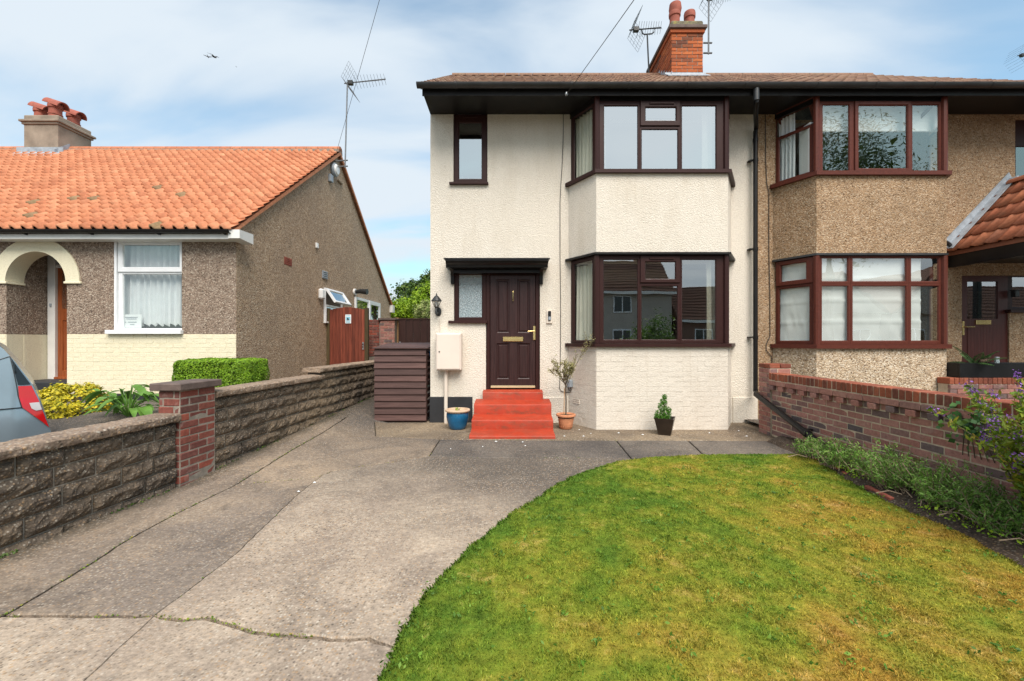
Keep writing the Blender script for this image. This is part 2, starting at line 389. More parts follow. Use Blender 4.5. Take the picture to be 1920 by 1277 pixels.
M['post_tan'] = m_wood('new_timber_post', (0.42, 0.22, 0.09), (0.60, 0.36, 0.17), 'z', 0.7, 0.3, 7)
M['fence_wood'] = m_wood('dark_brown_board', (0.035, 0.014, 0.011), (0.065, 0.027, 0.021), 'z', 0.6, 0.3, 6)
M['door_orange'] = m_wood('varnished_door', (0.20, 0.048, 0.014), (0.36, 0.10, 0.030), 'z', 0.35, 0.2, 6, False)
M['bin_blue'] = plain('blue_bin_lid', (0.02, 0.12, 0.35), 0.45)
M['bark'] = m_wood('bark', (0.06, 0.045, 0.03), (0.17, 0.13, 0.09), 'z', 0.9, 0.8, 5, False)
M['twig'] = plain('dry_twig', (0.26, 0.19, 0.13), 0.9, 0.3, 12)
M['leaf_olive'] = m_leaf('olive_leaf', [(0.26, 0.26, 0.10), (0.40, 0.37, 0.16), (0.32, 0.29, 0.12), (0.48, 0.43, 0.22)])
M['leaf_conifer'] = m_leaf('dwarf_conifer', [(0.04, 0.13, 0.012), (0.09, 0.24, 0.025), (0.14, 0.32, 0.04)])
M['leaf_yellow'] = m_leaf('golden_leaf', [(0.62, 0.50, 0.02), (0.72, 0.60, 0.05), (0.30, 0.32, 0.03), (0.70, 0.56, 0.03), (0.15, 0.20, 0.02)], trans=0.2)
M['leaf_hedge'] = m_leaf('clipped_hedge_leaf', [(0.08, 0.18, 0.012), (0.20, 0.36, 0.020), (0.30, 0.48, 0.03), (0.13, 0.25, 0.018)])
M['leaf_bold'] = m_leaf('bold_green_leaf', [(0.08, 0.19, 0.03), (0.15, 0.30, 0.05), (0.11, 0.24, 0.06)], 0.38, 0.45, nscale=8)
M['leaf_mid'] = m_leaf('garden_leaf', [(0.05, 0.12, 0.012), (0.10, 0.20, 0.02), (0.16, 0.28, 0.03)])
M['leaf_lime'] = m_leaf('lime_leaf', [(0.14, 0.27, 0.012), (0.26, 0.42, 0.02), (0.34, 0.48, 0.03), (0.10, 0.2, 0.015)])
M['leaf_dark'] = m_leaf('dark_tree_leaf', [(0.025, 0.06, 0.010), (0.06, 0.12, 0.018), (0.12, 0.18, 0.025)])
M['leaf_varieg'] = m_leaf('variegated_leaf', [(0.42, 0.50, 0.15), (0.16, 0.26, 0.06), (0.58, 0.60, 0.28), (0.30, 0.38, 0.10)])
M['leaf_fern'] = m_leaf('feathery_leaf', [(0.08, 0.19, 0.025), (0.15, 0.29, 0.045), (0.23, 0.36, 0.08), (0.12, 0.21, 0.06)])
M['leaf_hebe'] = m_leaf('hebe_leaf', [(0.07, 0.14, 0.015), (0.14, 0.23, 0.02), (0.25, 0.30, 0.03), (0.10, 0.19, 0.02), (0.36, 0.26, 0.03)])
M['leaf_ivy'] = m_leaf('ivy_leaf', [(0.03, 0.10, 0.025), (0.07, 0.18, 0.05), (0.15, 0.26, 0.05)], 0.4, 0.45)
M['petal'] = m_leaf('purple_petal', [(0.19, 0.06, 0.38), (0.30, 0.12, 0.50), (0.40, 0.20, 0.58)])
M['petal_y'] = plain('yellow_petal', (0.8, 0.55, 0.02), 0.6)
M['fern_green'] = m_leaf('fern_frond', [(0.03, 0.085, 0.022), (0.06, 0.14, 0.04), (0.10, 0.19, 0.06)])
M['curtain'] = plain('cream_curtain', (0.66, 0.64, 0.55), 0.9, 0.06, 3, spec=0.1)
M['net'] = plain('white_net', (0.72, 0.74, 0.76), 0.9, 0.05, 5, spec=0.1)
M['blind'] = plain('white_roman_blind', (0.82, 0.83, 0.83), 0.9, 0.04, 3, spec=0.1)
M['blind_grey'] = plain('taupe_roller_blind', (0.30, 0.26, 0.23), 0.9, 0.05, 3, spec=0.1)
M['plaster'] = plain('room_plaster', (0.30, 0.28, 0.25), 0.9, 0.08, 2)
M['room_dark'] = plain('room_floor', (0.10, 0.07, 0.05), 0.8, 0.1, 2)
M['glass'] = m_glass('window_glass', 0.30, wob=0.04)
M['glass_side'] = m_glass('side_glass', 0.02)
M['glass_net'] = m_glass('front_room_glass', 0.12, wob=0.04)
M['glass_up'] = m_glass('bedroom_glass', 0.60, wob=0.02)
M['glass_r'] = m_glass('neighbour_glass', 0.20, wob=0.10)
M['glass_clear'] = m_glass('lamp_glass', 0.05)
M['paper'] = plain('white_paper', (0.80, 0.82, 0.83), 0.9, 0.02, 3)
M['ink'] = plain('grey_ink', (0.30, 0.33, 0.37), 0.9, 0.05, 3)
M['sign_blue'] = plain('pale_blue_print', (0.25, 0.55, 0.70), 0.6, 0.05, 3)
M['car_silver'] = plain('silver_blue_paint', (0.235, 0.295, 0.34), 0.26, 0.03, 2, metal=0.35, coat=0.6)
M['car_black'] = plain('car_black_plastic', (0.012, 0.012, 0.014), 0.3, 0.1, 2)
M['car_glass'] = plain('car_dark_glass', (0.012, 0.014, 0.016), 0.06, 0.1, 2)
M['lamp_red'] = plain('red_lens', (0.55, 0.008, 0.010), 0.12, 0.1, 6, coat=0.5)
M['lamp_white'] = plain('clear_lens', (0.55, 0.52, 0.52), 0.15, 0.1, 6, coat=0.5)
M['rubber'] = plain('tyre_rubber', (0.02, 0.02, 0.02), 0.85)
M['bird'] = plain('dark_feather', (0.03, 0.03, 0.035), 0.8)
M['cone_brown'] = plain('pine_cone_scale', (0.16, 0.10, 0.07), 0.8, 0.3, 40)
M['chim_render'] = plain('weathered_cement_render', (0.29, 0.235, 0.185), 0.95, 0.28, 2.5, 0.5, 60, 0.2)
M['far_wall'] = plain('pale_far_render', (0.42, 0.38, 0.33), 0.9, 0.1, 2)
M['far_brick'] = plain('far_brick', (0.20, 0.11, 0.08), 0.9, 0.2, 5)

def m_steps():
    a = Mat('red_step_paint')
    c = a.ramp(a.noise(3.0, 6, 0.65), [(0.3, (0.335, 0.031, 0.010)), (0.7, (0.43, 0.047, 0.017))])
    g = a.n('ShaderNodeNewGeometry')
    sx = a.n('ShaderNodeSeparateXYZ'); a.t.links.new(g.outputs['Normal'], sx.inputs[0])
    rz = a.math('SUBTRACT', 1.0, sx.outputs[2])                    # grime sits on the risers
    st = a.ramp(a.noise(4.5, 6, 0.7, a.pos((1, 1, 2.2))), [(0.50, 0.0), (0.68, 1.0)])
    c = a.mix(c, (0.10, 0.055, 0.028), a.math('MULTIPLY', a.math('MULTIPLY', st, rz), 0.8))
    sc = a.ramp(a.noise(13, 6, 0.72, a.pos((0.5, 1.4, 1.4))), [(0.53, 0.0), (0.66, 1.0)])       # scuffs through the paint
    c = a.mix(c, (0.36, 0.13, 0.08), a.math('MULTIPLY', sc, 0.32))
    dk = a.ramp(a.noise(2.1, 6, 0.7), [(0.47, 0.0), (0.68, 1.0)])
    c = a.mix(c, (0.20, 0.05, 0.028), a.math('MULTIPLY', dk, 0.6))
    return a.fin(c, 0.55, a.bump(a.noise(70, 4), 0.35, 0.004), spec=0.35)
M['step_red'] = m_steps()

def m_lawn(name, blade):
    a = Mat(name)
    n1 = a.noise(0.75, 5, 0.6, a.pos((1.0, 0.6, 1)), 0.6); n2 = a.noise(2.6, 5, 0.65); n3 = a.noise(20, 5, 0.68)
    sx = a.n('ShaderNodeSeparateXYZ'); a.put(sx.inputs[0], a.pos())
    edge = a.math('ADD', a.math('MULTIPLY', a.math('MINIMUM', sx.outputs[0], 1.6), 0.10), a.math('MULTIPLY', sx.outputs[1], -0.055))
    f = a.math('ADD', a.math('ADD', a.math('MULTIPLY', n1, 0.80), a.math('MULTIPLY', n2, 0.50)), a.math('ADD', edge, -0.045))
    c = a.ramp(f, [(0.38, (0.125, 0.235, 0.030)), (0.49, (0.230, 0.305, 0.038)), (0.58, (0.350, 0.345, 0.052)), (0.67, (0.430, 0.325, 0.060)), (0.77, (0.450, 0.270, 0.058)), (0.92, (0.58, 0.44, 0.21))])
    straw = a.ramp(a.math('ADD', a.math('MULTIPLY', n2, 0.6), a.math('MULTIPLY', n3, 0.4)), [(0.56, 0.0), (0.70, 1.0)])
    c = a.mix(c, (0.60, 0.46, 0.22), a.math('MULTIPLY', straw, 0.65))
    c = a.mix(c, a.ramp(n3, [(0.3, 0.66), (0.5, 1.02), (0.7, 1.36)]), 1.0, 'MULTIPLY')
    if blade:
        r = a.isl()
        c = a.mix(c, a.ramp(r, [(0, (0.62, 0.72, 0.6)), (0.5, (1, 1, 1)), (0.85, (1.25, 1.18, 1.0)), (1, (1.6, 1.35, 1.3))]), 1.0, 'MULTIPLY')
        a.fin(c, 0.6, spec=0.2)
        tr = a.n('ShaderNodeBsdfTranslucent'); a.put(tr.inputs[0], c)
        ms = a.n('ShaderNodeMixShader'); ms.inputs[0].default_value = 0.3
        a.t.links.new(a.p.outputs[0], ms.inputs[1]); a.t.links.new(tr.outputs[0], ms.inputs[2])
        a.t.links.new(ms.outputs[0], a.o.inputs[0])
        return a.m
    c = a.mix(c, (0.62, 0.56, 0.5), 1.0, 'MULTIPLY')
    return a.fin(c, 0.95, a.bump(n3, 0.6, 0.02), spec=0.1)
M['lawn'] = m_lawn('lawn_turf', False)
M['blade'] = m_lawn('grass_blade', True)

# ------------------------------------------------------------------ mesh helpers
PINV = {}
def attach(o, parent, mat=None):
    COL.objects.link(o)
    if parent is not None:
        o.parent = parent
        o.matrix_parent_inverse = PINV.get(parent.name, Matrix.Identity(4))
    if mat is not None: o.matrix_basis = mat
    return o
def tag(o, label=None, cat=None, group=None, kind=None):
    if label: o['label'] = label
    if cat: o['category'] = cat
    if group: o['group'] = group
    if kind: o['kind'] = kind
    return o
def thing(name, label, cat, loc=(0, 0, 0), group=None):
    o = bpy.data.objects.new(name, None)
    o.empty_display_size = 0.2
    COL.objects.link(o)
    o.location = loc
    PINV[o.name] = Matrix.Translation(-Vector(loc))
    return tag(o, label, cat, group)

class MB:
    def __init__(s): s.v = []; s.f = []
    def add(s, vs, fs):
        b = len(s.v)
        s.v += [tuple(v) for v in vs]
        s.f += [tuple(b + i for i in f) for f in fs]
        return s
    def box(s, x0, y0, z0, x1, y1, z1, ch=0.0, M4=None):
        if x0 > x1: x0, x1 = x1, x0
        if y0 > y1: y0, y1 = y1, y0
        if z0 > z1: z0, z1 = z1, z0
        if ch <= 0:
            vs = [(x, y, z) for x in (x0, x1) for y in (y0, y1) for z in (z0, z1)]
            fs = [(0, 1, 3, 2), (4, 6, 7, 5), (0, 4, 5, 1), (2, 3, 7, 6), (0, 2, 6, 4), (1, 5, 7, 3)]
        else:
            vs, idx = [], {}
            for i, x in enumerate((x0, x1)):
                for j, y in enumerate((y0, y1)):
                    for k, z in enumerate((z0, z1)):
                        sx, sy, sz = (ch if i == 0 else -ch), (ch if j == 0 else -ch), (ch if k == 0 else -ch)
                        for ax in range(3):
                            idx[(i, j, k, ax)] = len(vs)
                            # vertex lying on the face perpendicular to axis ax
                            vs.append((x + (0 if ax == 0 else sx), y + (0 if ax == 1 else sy), z + (0 if ax == 2 else sz)))
            g = lambda i, j, k, a: idx[(i, j, k, a)]
            fs = []
            for i in (0, 1): fs.append((g(i, 0, 0, 0), g(i, 0, 1, 0), g(i, 1, 1, 0), g(i, 1, 0, 0)))
            for j in (0, 1): fs.append((g(0, j, 0, 1), g(1, j, 0, 1), g(1, j, 1, 1), g(0, j, 1, 1)))
            for k in (0, 1): fs.append((g(0, 0, k, 2), g(0, 1, k, 2), g(1, 1, k, 2), g(1, 0, k, 2)))
            for i in (0, 1):
                for j in (0, 1): fs.append((g(i, j, 0, 0), g(i, j, 1, 0), g(i, j, 1, 1), g(i, j, 0, 1)))
            for i in (0, 1):
                for k in (0, 1): fs.append((g(i, 0, k, 0), g(i, 1, k, 0), g(i, 1, k, 2), g(i, 0, k, 2)))
            for j in (0, 1):
                for k in (0, 1): fs.append((g(0, j, k, 1), g(1, j, k, 1), g(1, j, k, 2), g(0, j, k, 2)))
            for i in (0, 1):
                for j in (0, 1):
                    for k in (0, 1): fs.append((g(i, j, k, 0), g(i, j, k, 1), g(i, j, k, 2)))
        if M4 is not None: vs = [M4 @ Vector(v) for v in vs]
        return s.add(vs, fs)
    def prism(s, poly, z0, z1):
        "plan polygon (x, y) raised from z0 to z1"
        n = len(poly)
        vs = [(x, y, z0) for x, y in poly] + [(x, y, z1) for x, y in poly]
        fs = [tuple(range(n))[::-1], tuple(range(n, 2 * n))] + [(i, (i + 1) % n, n + (i + 1) % n, n + i) for i in range(n)]
        return s.add(vs, fs)
    def extr(s, poly, O, U, V, N, a, b):
        "polygon in the plane (O, U, V) swept along N from a to b"
        n = len(poly); O, U, V, N = map(Vector, (O, U, V, N))
        vs = [O + U * u + V * v + N * a for u, v in poly] + [O + U * u + V * v + N * b for u, v in poly]
        fs = [tuple(range(n))[::-1], tuple(range(n, 2 * n))] + [(i, (i + 1) % n, n + (i + 1) % n, n + i) for i in range(n)]
        return s.add(vs, fs)
    def tube(s, pts, r, n=8, cap=True):
        pts = [Vector(p) for p in pts]; m = len(pts)
        rs = r if isinstance(r, (list, tuple)) else [r] * m
        up = Vector((0, 0, 1)); rings = []
        for i, p in enumerate(pts):
            t = (pts[min(i + 1, m - 1)] - pts[max(i - 1, 0)])
            t = t.normalized() if t.length > 1e-9 else Vector((0, 0, 1))
            a = up if abs(t.dot(up)) < 0.95 else Vector((1, 0, 0))
            x = t.cross(a).normalized(); y = t.cross(x)
            rings.append([p + (x * math.cos(2 * math.pi * k / n) + y * math.sin(2 * math.pi * k / n)) * rs[i] for k in range(n)])
        vs = [v for q in rings for v in q]
        fs = [(i * n + k, i * n + (k + 1) % n, (i + 1) * n + (k + 1) % n, (i + 1) * n + k) for i in range(m - 1) for k in range(n)]
        if cap: fs += [tuple(range(n))[::-1], tuple(range((m - 1) * n, m * n))]
        return s.add(vs, fs)
    def lathe(s, prof, c=(0, 0, 0), n=24, sq=1.0):
        c = Vector(c); m = len(prof)
        vs = [(c.x + r * math.cos(2 * math.pi * k / n), c.y + sq * r * math.sin(2 * math.pi * k / n), c.z + z) for r, z in prof for k in range(n)]
        fs = [(i * n + k, i * n + (k + 1) % n, (i + 1) * n + (k + 1) % n, (i + 1) * n + k) for i in range(m - 1) for k in range(n)]
        return s.add(vs, fs)
    def mesh(s, name):
        me = bpy.data.meshes.new(name)
        me.from_pydata(s.v, [], s.f)
        return me
    def build(s, name, mat, parent=None, smooth=False, label=None, cat=None, group=None, kind=None, fix=True, basis=None, ang=40):
        me = s.mesh(name)
        if fix:
            bm = bmesh.new(); bm.from_mesh(me)
            bmesh.ops.recalc_face_normals(bm, faces=bm.faces)
            bm.to_mesh(me); bm.free()
        me.materials.append(mat)
        if smooth:
            me.polygons.foreach_set('use_smooth', [True] * len(me.polygons))
            try: me.set_sharp_from_angle(angle=R(ang))
            except Exception: pass
        o = bpy.data.objects.new(name, me)
        attach(o, parent, basis)
        return tag(o, label, cat, group, kind)

def np_mesh(name, V, nper, mat, parent=None, smooth=False, **k):
    "V (n, nper, 3): loose polygons of nper corners each"
    n = V.shape[0]
    me = bpy.data.meshes.new(name)
    me.vertices.add(n * nper); me.loops.add(n * nper); me.polygons.add(n)
    me.vertices.foreach_set('co', V.reshape(-1).astype(np.float32))
    me.loops.foreach_set('vertex_index', np.arange(n * nper, dtype=np.int32))
    me.polygons.foreach_set('loop_start', np.arange(0, n * nper, nper, dtype=np.int32))
    if smooth: me.polygons.foreach_set('use_smooth', np.ones(n, dtype=bool))
    me.update(calc_edges=True)
    me.materials.append(mat)
    o = bpy.data.objects.new(name, me)
    attach(o, parent)
    return tag(o, **k)
def np_poly(name, V, Fc, mat, parent=None, smooth=False, **k):
    "indexed mesh from numpy: V (n,3), Fc (m,q)"
    me = bpy.data.meshes.new(name)
    q = Fc.shape[1]
    me.vertices.add(len(V)); me.loops.add(Fc.size); me.polygons.add(len(Fc))
    me.vertices.foreach_set('co', V.reshape(-1).astype(np.float32))
    me.loops.foreach_set('vertex_index', Fc.reshape(-1).astype(np.int32))
    me.polygons.foreach_set('loop_start', np.arange(0, Fc.size, q, dtype=np.int32))
    if smooth: me.polygons.foreach_set('use_smooth', np.ones(len(Fc), dtype=bool))
    me.update(calc_edges=True)
    me.materials.append(mat)
    o = bpy.data.objects.new(name, me)
    attach(o, parent)
    return tag(o, **k)

def leaves(centers, size, asp=0.5, up=0.4, fold=0.0, out=None, jit=0.3):
    "one rhombic leaf at each centre; out: preferred normals"
    n = len(centers)
    nrm = RNG.normal(size=(n, 3)); nrm /= np.linalg.norm(nrm, axis=1)[:, None]
    if out is not None: nrm = nrm * 0.8 + out
    nrm[:, 2] += up
    nrm /= np.linalg.norm(nrm, axis=1)[:, None] + 1e-9
    t = RNG.normal(size=(n, 3)); t -= nrm * (t * nrm).sum(1)[:, None]; t /= np.linalg.norm(t, axis=1)[:, None] + 1e-9
    b = np.cross(nrm, t)
    L = (size * (1 + jit * RNG.normal(size=n)).clip(0.4, 1.8))[:, None]
    V = np.stack([centers - t * L * .5, centers + b * L * asp * .5 - t * L * .05, centers + t * L * .5 - nrm * L * 0.12, centers - b * L * asp * .5 - t * L * .05], 1)
    return V

BOX = {}
def brick_mesh(L, D, H, ch=0.004, var=0):
    "a brick with its corner at the origin: length along x, depth along y (away from the face), height along z"
    k = (round(L, 3), round(D, 3), round(H, 3), round(ch, 3), var)
    if k not in BOX:
        b = MB().box(0, 0, 0, L, D, H, ch)
        rr = random.Random(hash(k) & 0xffff)
        b.v = [(x + rr.uniform(-1, 1) * .0018, y + rr.uniform(-1, 1) * .0022, z + rr.uniform(-1, 1) * .0018) for x, y, z in b.v]
        me = b.mesh('brick')
        bm = bmesh.new(); bm.from_mesh(me); bmesh.ops.recalc_face_normals(bm, faces=bm.faces); bm.to_mesh(me); bm.free()
        BOX[k] = me
    return BOX[k]
MATMESH = {}
def inst(name, me, mat, parent, basis):
    "an object of its own on shared mesh data"
    k = (me.name, mat.name)
    if k not in MATMESH:
        m2 = me if not me.materials else me.copy()
        if not m2.materials: m2.materials.append(mat)
        else: m2.materials[0] = mat
        MATMESH[k] = m2
    return attach(bpy.data.objects.new(name, MATMESH[k]), parent, basis)
def frame4(O, U, V, W):
    "matrix with axes U, V, W and origin O"
    U, V, W = Vector(U), Vector(V), Vector(W)
    return Matrix(((U.x, V.x, W.x, O[0]), (U.y, V.y, W.y, O[1]), (U.z, V.z, W.z, O[2]), (0, 0, 0, 1)))

def brickwork(parent, O, U, N, length, z0, z1, mat, bl=0.225, bh=0.075, joint=0.01, depth=0.05, proud=0.006, holes=(), name='brick', jit=0.0, ch=0.004, off0=0.0):
    "courses of stretcher bricks on a face: O base corner, U along, N outward; each brick an object"
    U = Vector(U).normalized(); N = Vector(N).normalized(); Z = Vector((0, 0, 1)); O = Vector(O)
    nc = int(round((z1 - z0) / bh)); bh = (z1 - z0) / nc
    out = []
    for c in range(nc):
        u = -(bl / 2 if c % 2 else 0) - off0
        za, zb = z0 + c * bh, z0 + (c + 1) * bh
        while u < length - 0.02:
            a, b = max(u, 0), min(u + bl, length)
            segs = [(a, b)]
            for (h0, h1, hz0, hz1) in holes:
                if (za + zb) / 2 > hz0 and (za + zb) / 2 < hz1:
                    ns = []
                    for (p, q) in segs:
                        if q <= h0 or p >= h1: ns.append((p, q))
                        else:
                            if p < h0: ns.append((p, h0))
                            if q > h1: ns.append((h1, q))
                    segs = ns
            for (p, q) in segs:
                L = q - p - joint
                if L > 0.03:
                    me = brick_mesh(L, depth, bh - joint, ch, random.randrange(3))
                    pr = proud + random.uniform(-jit, jit)
                    base = O + U * (p + joint / 2) + Z * (za + joint / 2 - O.z) + N * pr
                    out.append(inst(name, me, mat, parent, frame4(base, U, -N, Z)))
            u += bl
    return out

def holed(us, zs, O, U, N, holes, th, top_close=True):
    "wall slab u0..u1, z0..z1 with rectangular holes and thickness th behind its face"
    U = Vector(U); N = Vector(N); O = Vector(O); Z = Vector((0, 0, 1))
    u0, u1 = us; z0, z1 = zs
    gu = sorted(set([u0, u1] + [clamp(h[i], u0, u1) for h in holes for i in (0, 1)]))
    gzz = sorted(set([z0, z1] + [clamp(h[i], z0, z1) for h in holes for i in (2, 3)]))
    mb = MB(); idx = {}
    def vid(i, j, k):
        if (i, j, k) not in idx:
            idx[(i, j, k)] = len(mb.v)
            mb.v.append(tuple(O + U * gu[i] + Z * (gzz[j] - O.z) - N * (th * k)))
        return idx[(i, j, k)]
    def solid(i, j):
        if not (0 <= i < len(gu) - 1 and 0 <= j < len(gzz) - 1): return False
        cu, cz = (gu[i] + gu[i + 1]) / 2, (gzz[j] + gzz[j + 1]) / 2
        return not any(h[0] < cu < h[1] and h[2] < cz < h[3] for h in holes)
    for i in range(len(gu) - 1):
        for j in range(len(gzz) - 1):
            if not solid(i, j): continue
            for k in (0, 1): mb.f.append((vid(i, j, k), vid(i + 1, j, k), vid(i + 1, j + 1, k), vid(i, j + 1, k)))
            if not solid(i - 1, j): mb.f.append((vid(i, j, 0), vid(i, j + 1, 0), vid(i, j + 1, 1), vid(i, j, 1)))
            if not solid(i + 1, j): mb.f.append((vid(i + 1, j, 0), vid(i + 1, j + 1, 0), vid(i + 1, j + 1, 1), vid(i + 1, j, 1)))
            if not solid(i, j - 1): mb.f.append((vid(i, j, 0), vid(i + 1, j, 0), vid(i + 1, j, 1), vid(i, j, 1)))
            if not solid(i, j + 1): mb.f.append((vid(i, j + 1, 0), vid(i + 1, j + 1, 0), vid(i + 1, j + 1, 1), vid(i, j + 1, 1)))
    return mb

def ring(mb, O, U, N, outer, inner, f0, c=0.012, rec=0.016, back=-0.05, sides=True, Z=Vector((0, 0, 1)), ch=0.004):
    "mitred frame between two rectangles (u0, v0, u1, v1) with a moulded inner edge"
    O, U, N = Vector(O), Vector(U), Vector(N)
    def rect(r, d, g=0.0):
        u0, v0, u1, v1 = r
        return [O + U * a + Z * b + N * d for a, b in ((u0 - g, v0 - g), (u1 + g, v0 - g), (u1 + g, v1 + g), (u0 - g, v1 + g))]
    loops = []
    if sides: loops.append(rect(outer, back))
    loops.append(rect(outer, f0 - ch)); loops.append(rect(outer, f0, -ch))
    loops.append(rect(inner, f0, c)); loops.append(rect(inner, f0 - rec)); loops.append(rect(inner, back))
    vs = [v for l in loops for v in l]
    fs = [(a * 4 + k, a * 4 + (k + 1) % 4, (a + 1) * 4 + (k + 1) % 4, (a + 1) * 4 + k) for a in range(len(loops) - 1) for k in range(4)]
    mb.add(vs, fs)

def window(parent, O, U, N, cells, mat, glass, f0=0.0, name='window', lab=None, handle=True, sash=0.045, vents=(), pane_d=-0.022, open_ang=None):
    """O origin, U along, N outward (unit). cells: (outer, inner, kind) rectangles in (u, z-world); kind 'f' fixed or 'o' opener.
    Frame = window; each opener and each pane is a part of it."""
    O, U, N = Vector(O), Vector(U).normalized(), Vector(N).normalized()
    O = Vector((O.x, O.y, 0))
    Z = Vector((0, 0, 1))
    mb = MB()
    for (o, i, k, *_) in cells:
        if k == 'o':
            g = 0.012
            i2 = (o[0] + g, o[1] + g, o[2] - g, o[3] - g)
            ring(mb, O, U, N, o, i2, f0, c=0.002, rec=0.004, sides=True)
        else: ring(mb, O, U, N, o, i, f0, sides=True)
    wobj = mb.build(name, mat, parent)
    if lab: wobj['label'] = lab
    for (o, i, k, *ex) in cells:
        g2 = 0.006
        if k == 'o':
            s = MB(); oo = (o[0] + 0.008, o[1] + 0.008, o[2] - 0.008, o[3] - 0.008)
            ring(s, O, U, N, oo, i, f0 + 0.022, c=0.012, rec=0.016, back=f0 - 0.03)
            pm = MB()
            i3 = (i[0] - g2, i[1] - g2, i[2] + g2, i[3] + g2)
            q = [(i3[0], i3[1]), (i3[2], i3[1]), (i3[2], i3[3]), (i3[0], i3[3])]
            pm.extr(q, O, U, Z, N, f0 - 0.012, f0 - 0.004)
            if ex and ex[0]:
                piv = O + U * o[0] + Z * oo[3] + N * (f0 + 0.02)
                rot = Matrix.Translation(piv) @ Matrix.Rotation(ex[0], 4, U) @ Matrix.Translation(-piv)
                s.v = [tuple(rot @ Vector(v)) for v in s.v]; pm.v = [tuple(rot @ Vector(v)) for v in pm.v]
            s.build('opener', mat, wobj)
            pm.build('pane', glass, wobj)
        else:
            pm = MB()
            i3 = (i[0] - g2, i[1] - g2, i[2] + g2, i[3] + g2)
            q = [(i3[0], i3[1]), (i3[2], i3[1]), (i3[2], i3[3]), (i3[0], i3[3])]
            pm.extr(q, O, U, Z, N, f0 + pane_d - 0.008, f0 + pane_d)
            pm.build('pane', glass, wobj)
    for (u0, v0, u1, v1) in vents:
        MB().box(0, 0, 0, u1 - u0, 0.018, v1 - v0, 0.004, frame4(O + U * u0 + Z * v0 + N * (f0 + 0.022), U, N, Z)).build('trickle_vent', mat, wobj)
    return wobj

def curtain(pts, z0, z1, mat, label, folds=9, amp=0.03, name='curtain', cat='curtain', group=None, gather=None, hem=0.0):
    "hanging cloth along a plan polyline"
    pts = [Vector((p[0], p[1])) for p in pts]
    L = [0.0]
    for a, b in zip(pts, pts[1:]): L.append(L[-1] + (b - a).length)
    n = max(24, int(folds * 10)); rows = 10
    mb = MB(); ph = random.uniform(0, 6)
    for r in range(rows + 1):
        t = r / rows
        for k in range(n + 1):
            s = L[-1] * k / n
            i = max(j for j in range(len(L) - 1) if L[j] <= s + 1e-9)
            d = (pts[i + 1] - pts[i]).normalized(); nn = Vector((-d.y, d.x))
            w = math.sin(2 * math.pi * folds * k / n + ph + 0.35 * math.sin(3 * t + k * .31)) + 0.35 * math.sin(2 * math.pi * folds * 2.3 * k / n + 1.3)
            q = pts[i] + d * (s - L[i]) + nn * (amp * w * (0.75 + 0.4 * t))
            z = z1 + (z0 - z1) * t
            if hem and r == rows: z += hem * abs(math.sin(math.pi * folds * k / n))
            mb.v.append((q.x, q.y, z))
    for r in range(rows):
        for k in range(n):
            a = r * (n + 1) + k
            mb.f.append((a, a + 1, a + n + 2, a + n + 1))
    return mb.build(name, mat, None, True, label, cat, group, fix=False, ang=180)

def offset_poly(pts, d):
    "open plan polyline pushed out by d (to the left of its direction)"
    pts = [Vector(p) for p in pts]
    segs = [(b - a).normalized() for a, b in zip(pts, pts[1:])]
    nr = [Vector((s.y, -s.x)) for s in segs]
    out = [pts[0] + nr[0] * d]
    for i in range(1, len(pts) - 1):
        m = (nr[i - 1] + nr[i]); m = m / m.length_squared * 2 if m.length > 1e-6 else nr[i]
        out.append(pts[i] + m * d * 1.0)
    out.append(pts[-1] + nr[-1] * d)
    return out

# ================================================================== GROUND
def wall_x(Y): return -3.645 + 0.075 * Y          # face of the left garden wall
RX = 3.95                                         # face of the right garden wall
NZ = 0.40                                         # level of the neighbour's forecourt

def sheet(name, x0, x1, y0, y1, z, mat, kind='structure'):
    o = MB().add([(x0, y0, z), (x1, y0, z), (x1, y1, z), (x0, y1, z)], [(0, 1, 2, 3)]).build(name, mat, None, fix=False)
    return tag(o, kind=kind)
# one sheet to the horizon, dipping under the slabs and lifted beside the neighbour's wall
def terrain():
    xs = [-600, -120, -40, -20, -12, -8, -6, -5, -4.4, -3.75, -3.5, -3.2, -3.0, -2.8, -2.6, -2.4, -2.2, -2.0, -1, 0, 1, 2, 3, 4, 6, 10, 20, 40, 120, 600]
    ys = [-600, -120, -40, -20, -14.2, -7.5, -4, -1, 0, 1, 2, 3, 4, 4.5, 5, 6, 7, 8, 9, 10, 12, 14, 18, 25, 40, 120, 600]
    mb = MB()
    for y in ys:
        for x in xs: mb.v.append((x, y, gz(x, y) - 0.055 if y > -7 else -0.10))
    n = len(xs)
    for j in range(len(ys) - 1):
        for i in range(n - 1): mb.f.append((j * n + i, j * n + i + 1, (j + 1) * n + i + 1, (j + 1) * n + i))
    return mb.build('ground', M['subbase'] if False else M['earth'], None, fix=False, kind='structure')
terrain()
o = MB().add([(-40, -7.6, -.02), (60, -7.6, -.02), (60, -14, -.02), (-40, -14, -.02)], [(0, 3, 2, 1)]).build('road', M['asphalt'], None, fix=False, kind='structure')
o = MB().box(-40, -7.6, -.06, 60, -5.6, .06).build('pavement', M['drive_grey'], None, kind='structure')
# bed under all joints of our drive
o = MB().add([(-3.9, -1.5, -.045), (4.0, -1.5, -.045), (4.3, 7.6, -.045), (-2.3, 7.6, -.045), (-2.3, 14, -.045), (-3.2, 14, -.045)], [(0, 1, 2, 3, 4, 5)]).build('drive_base', M['subbase'], None, fix=False, kind='structure')

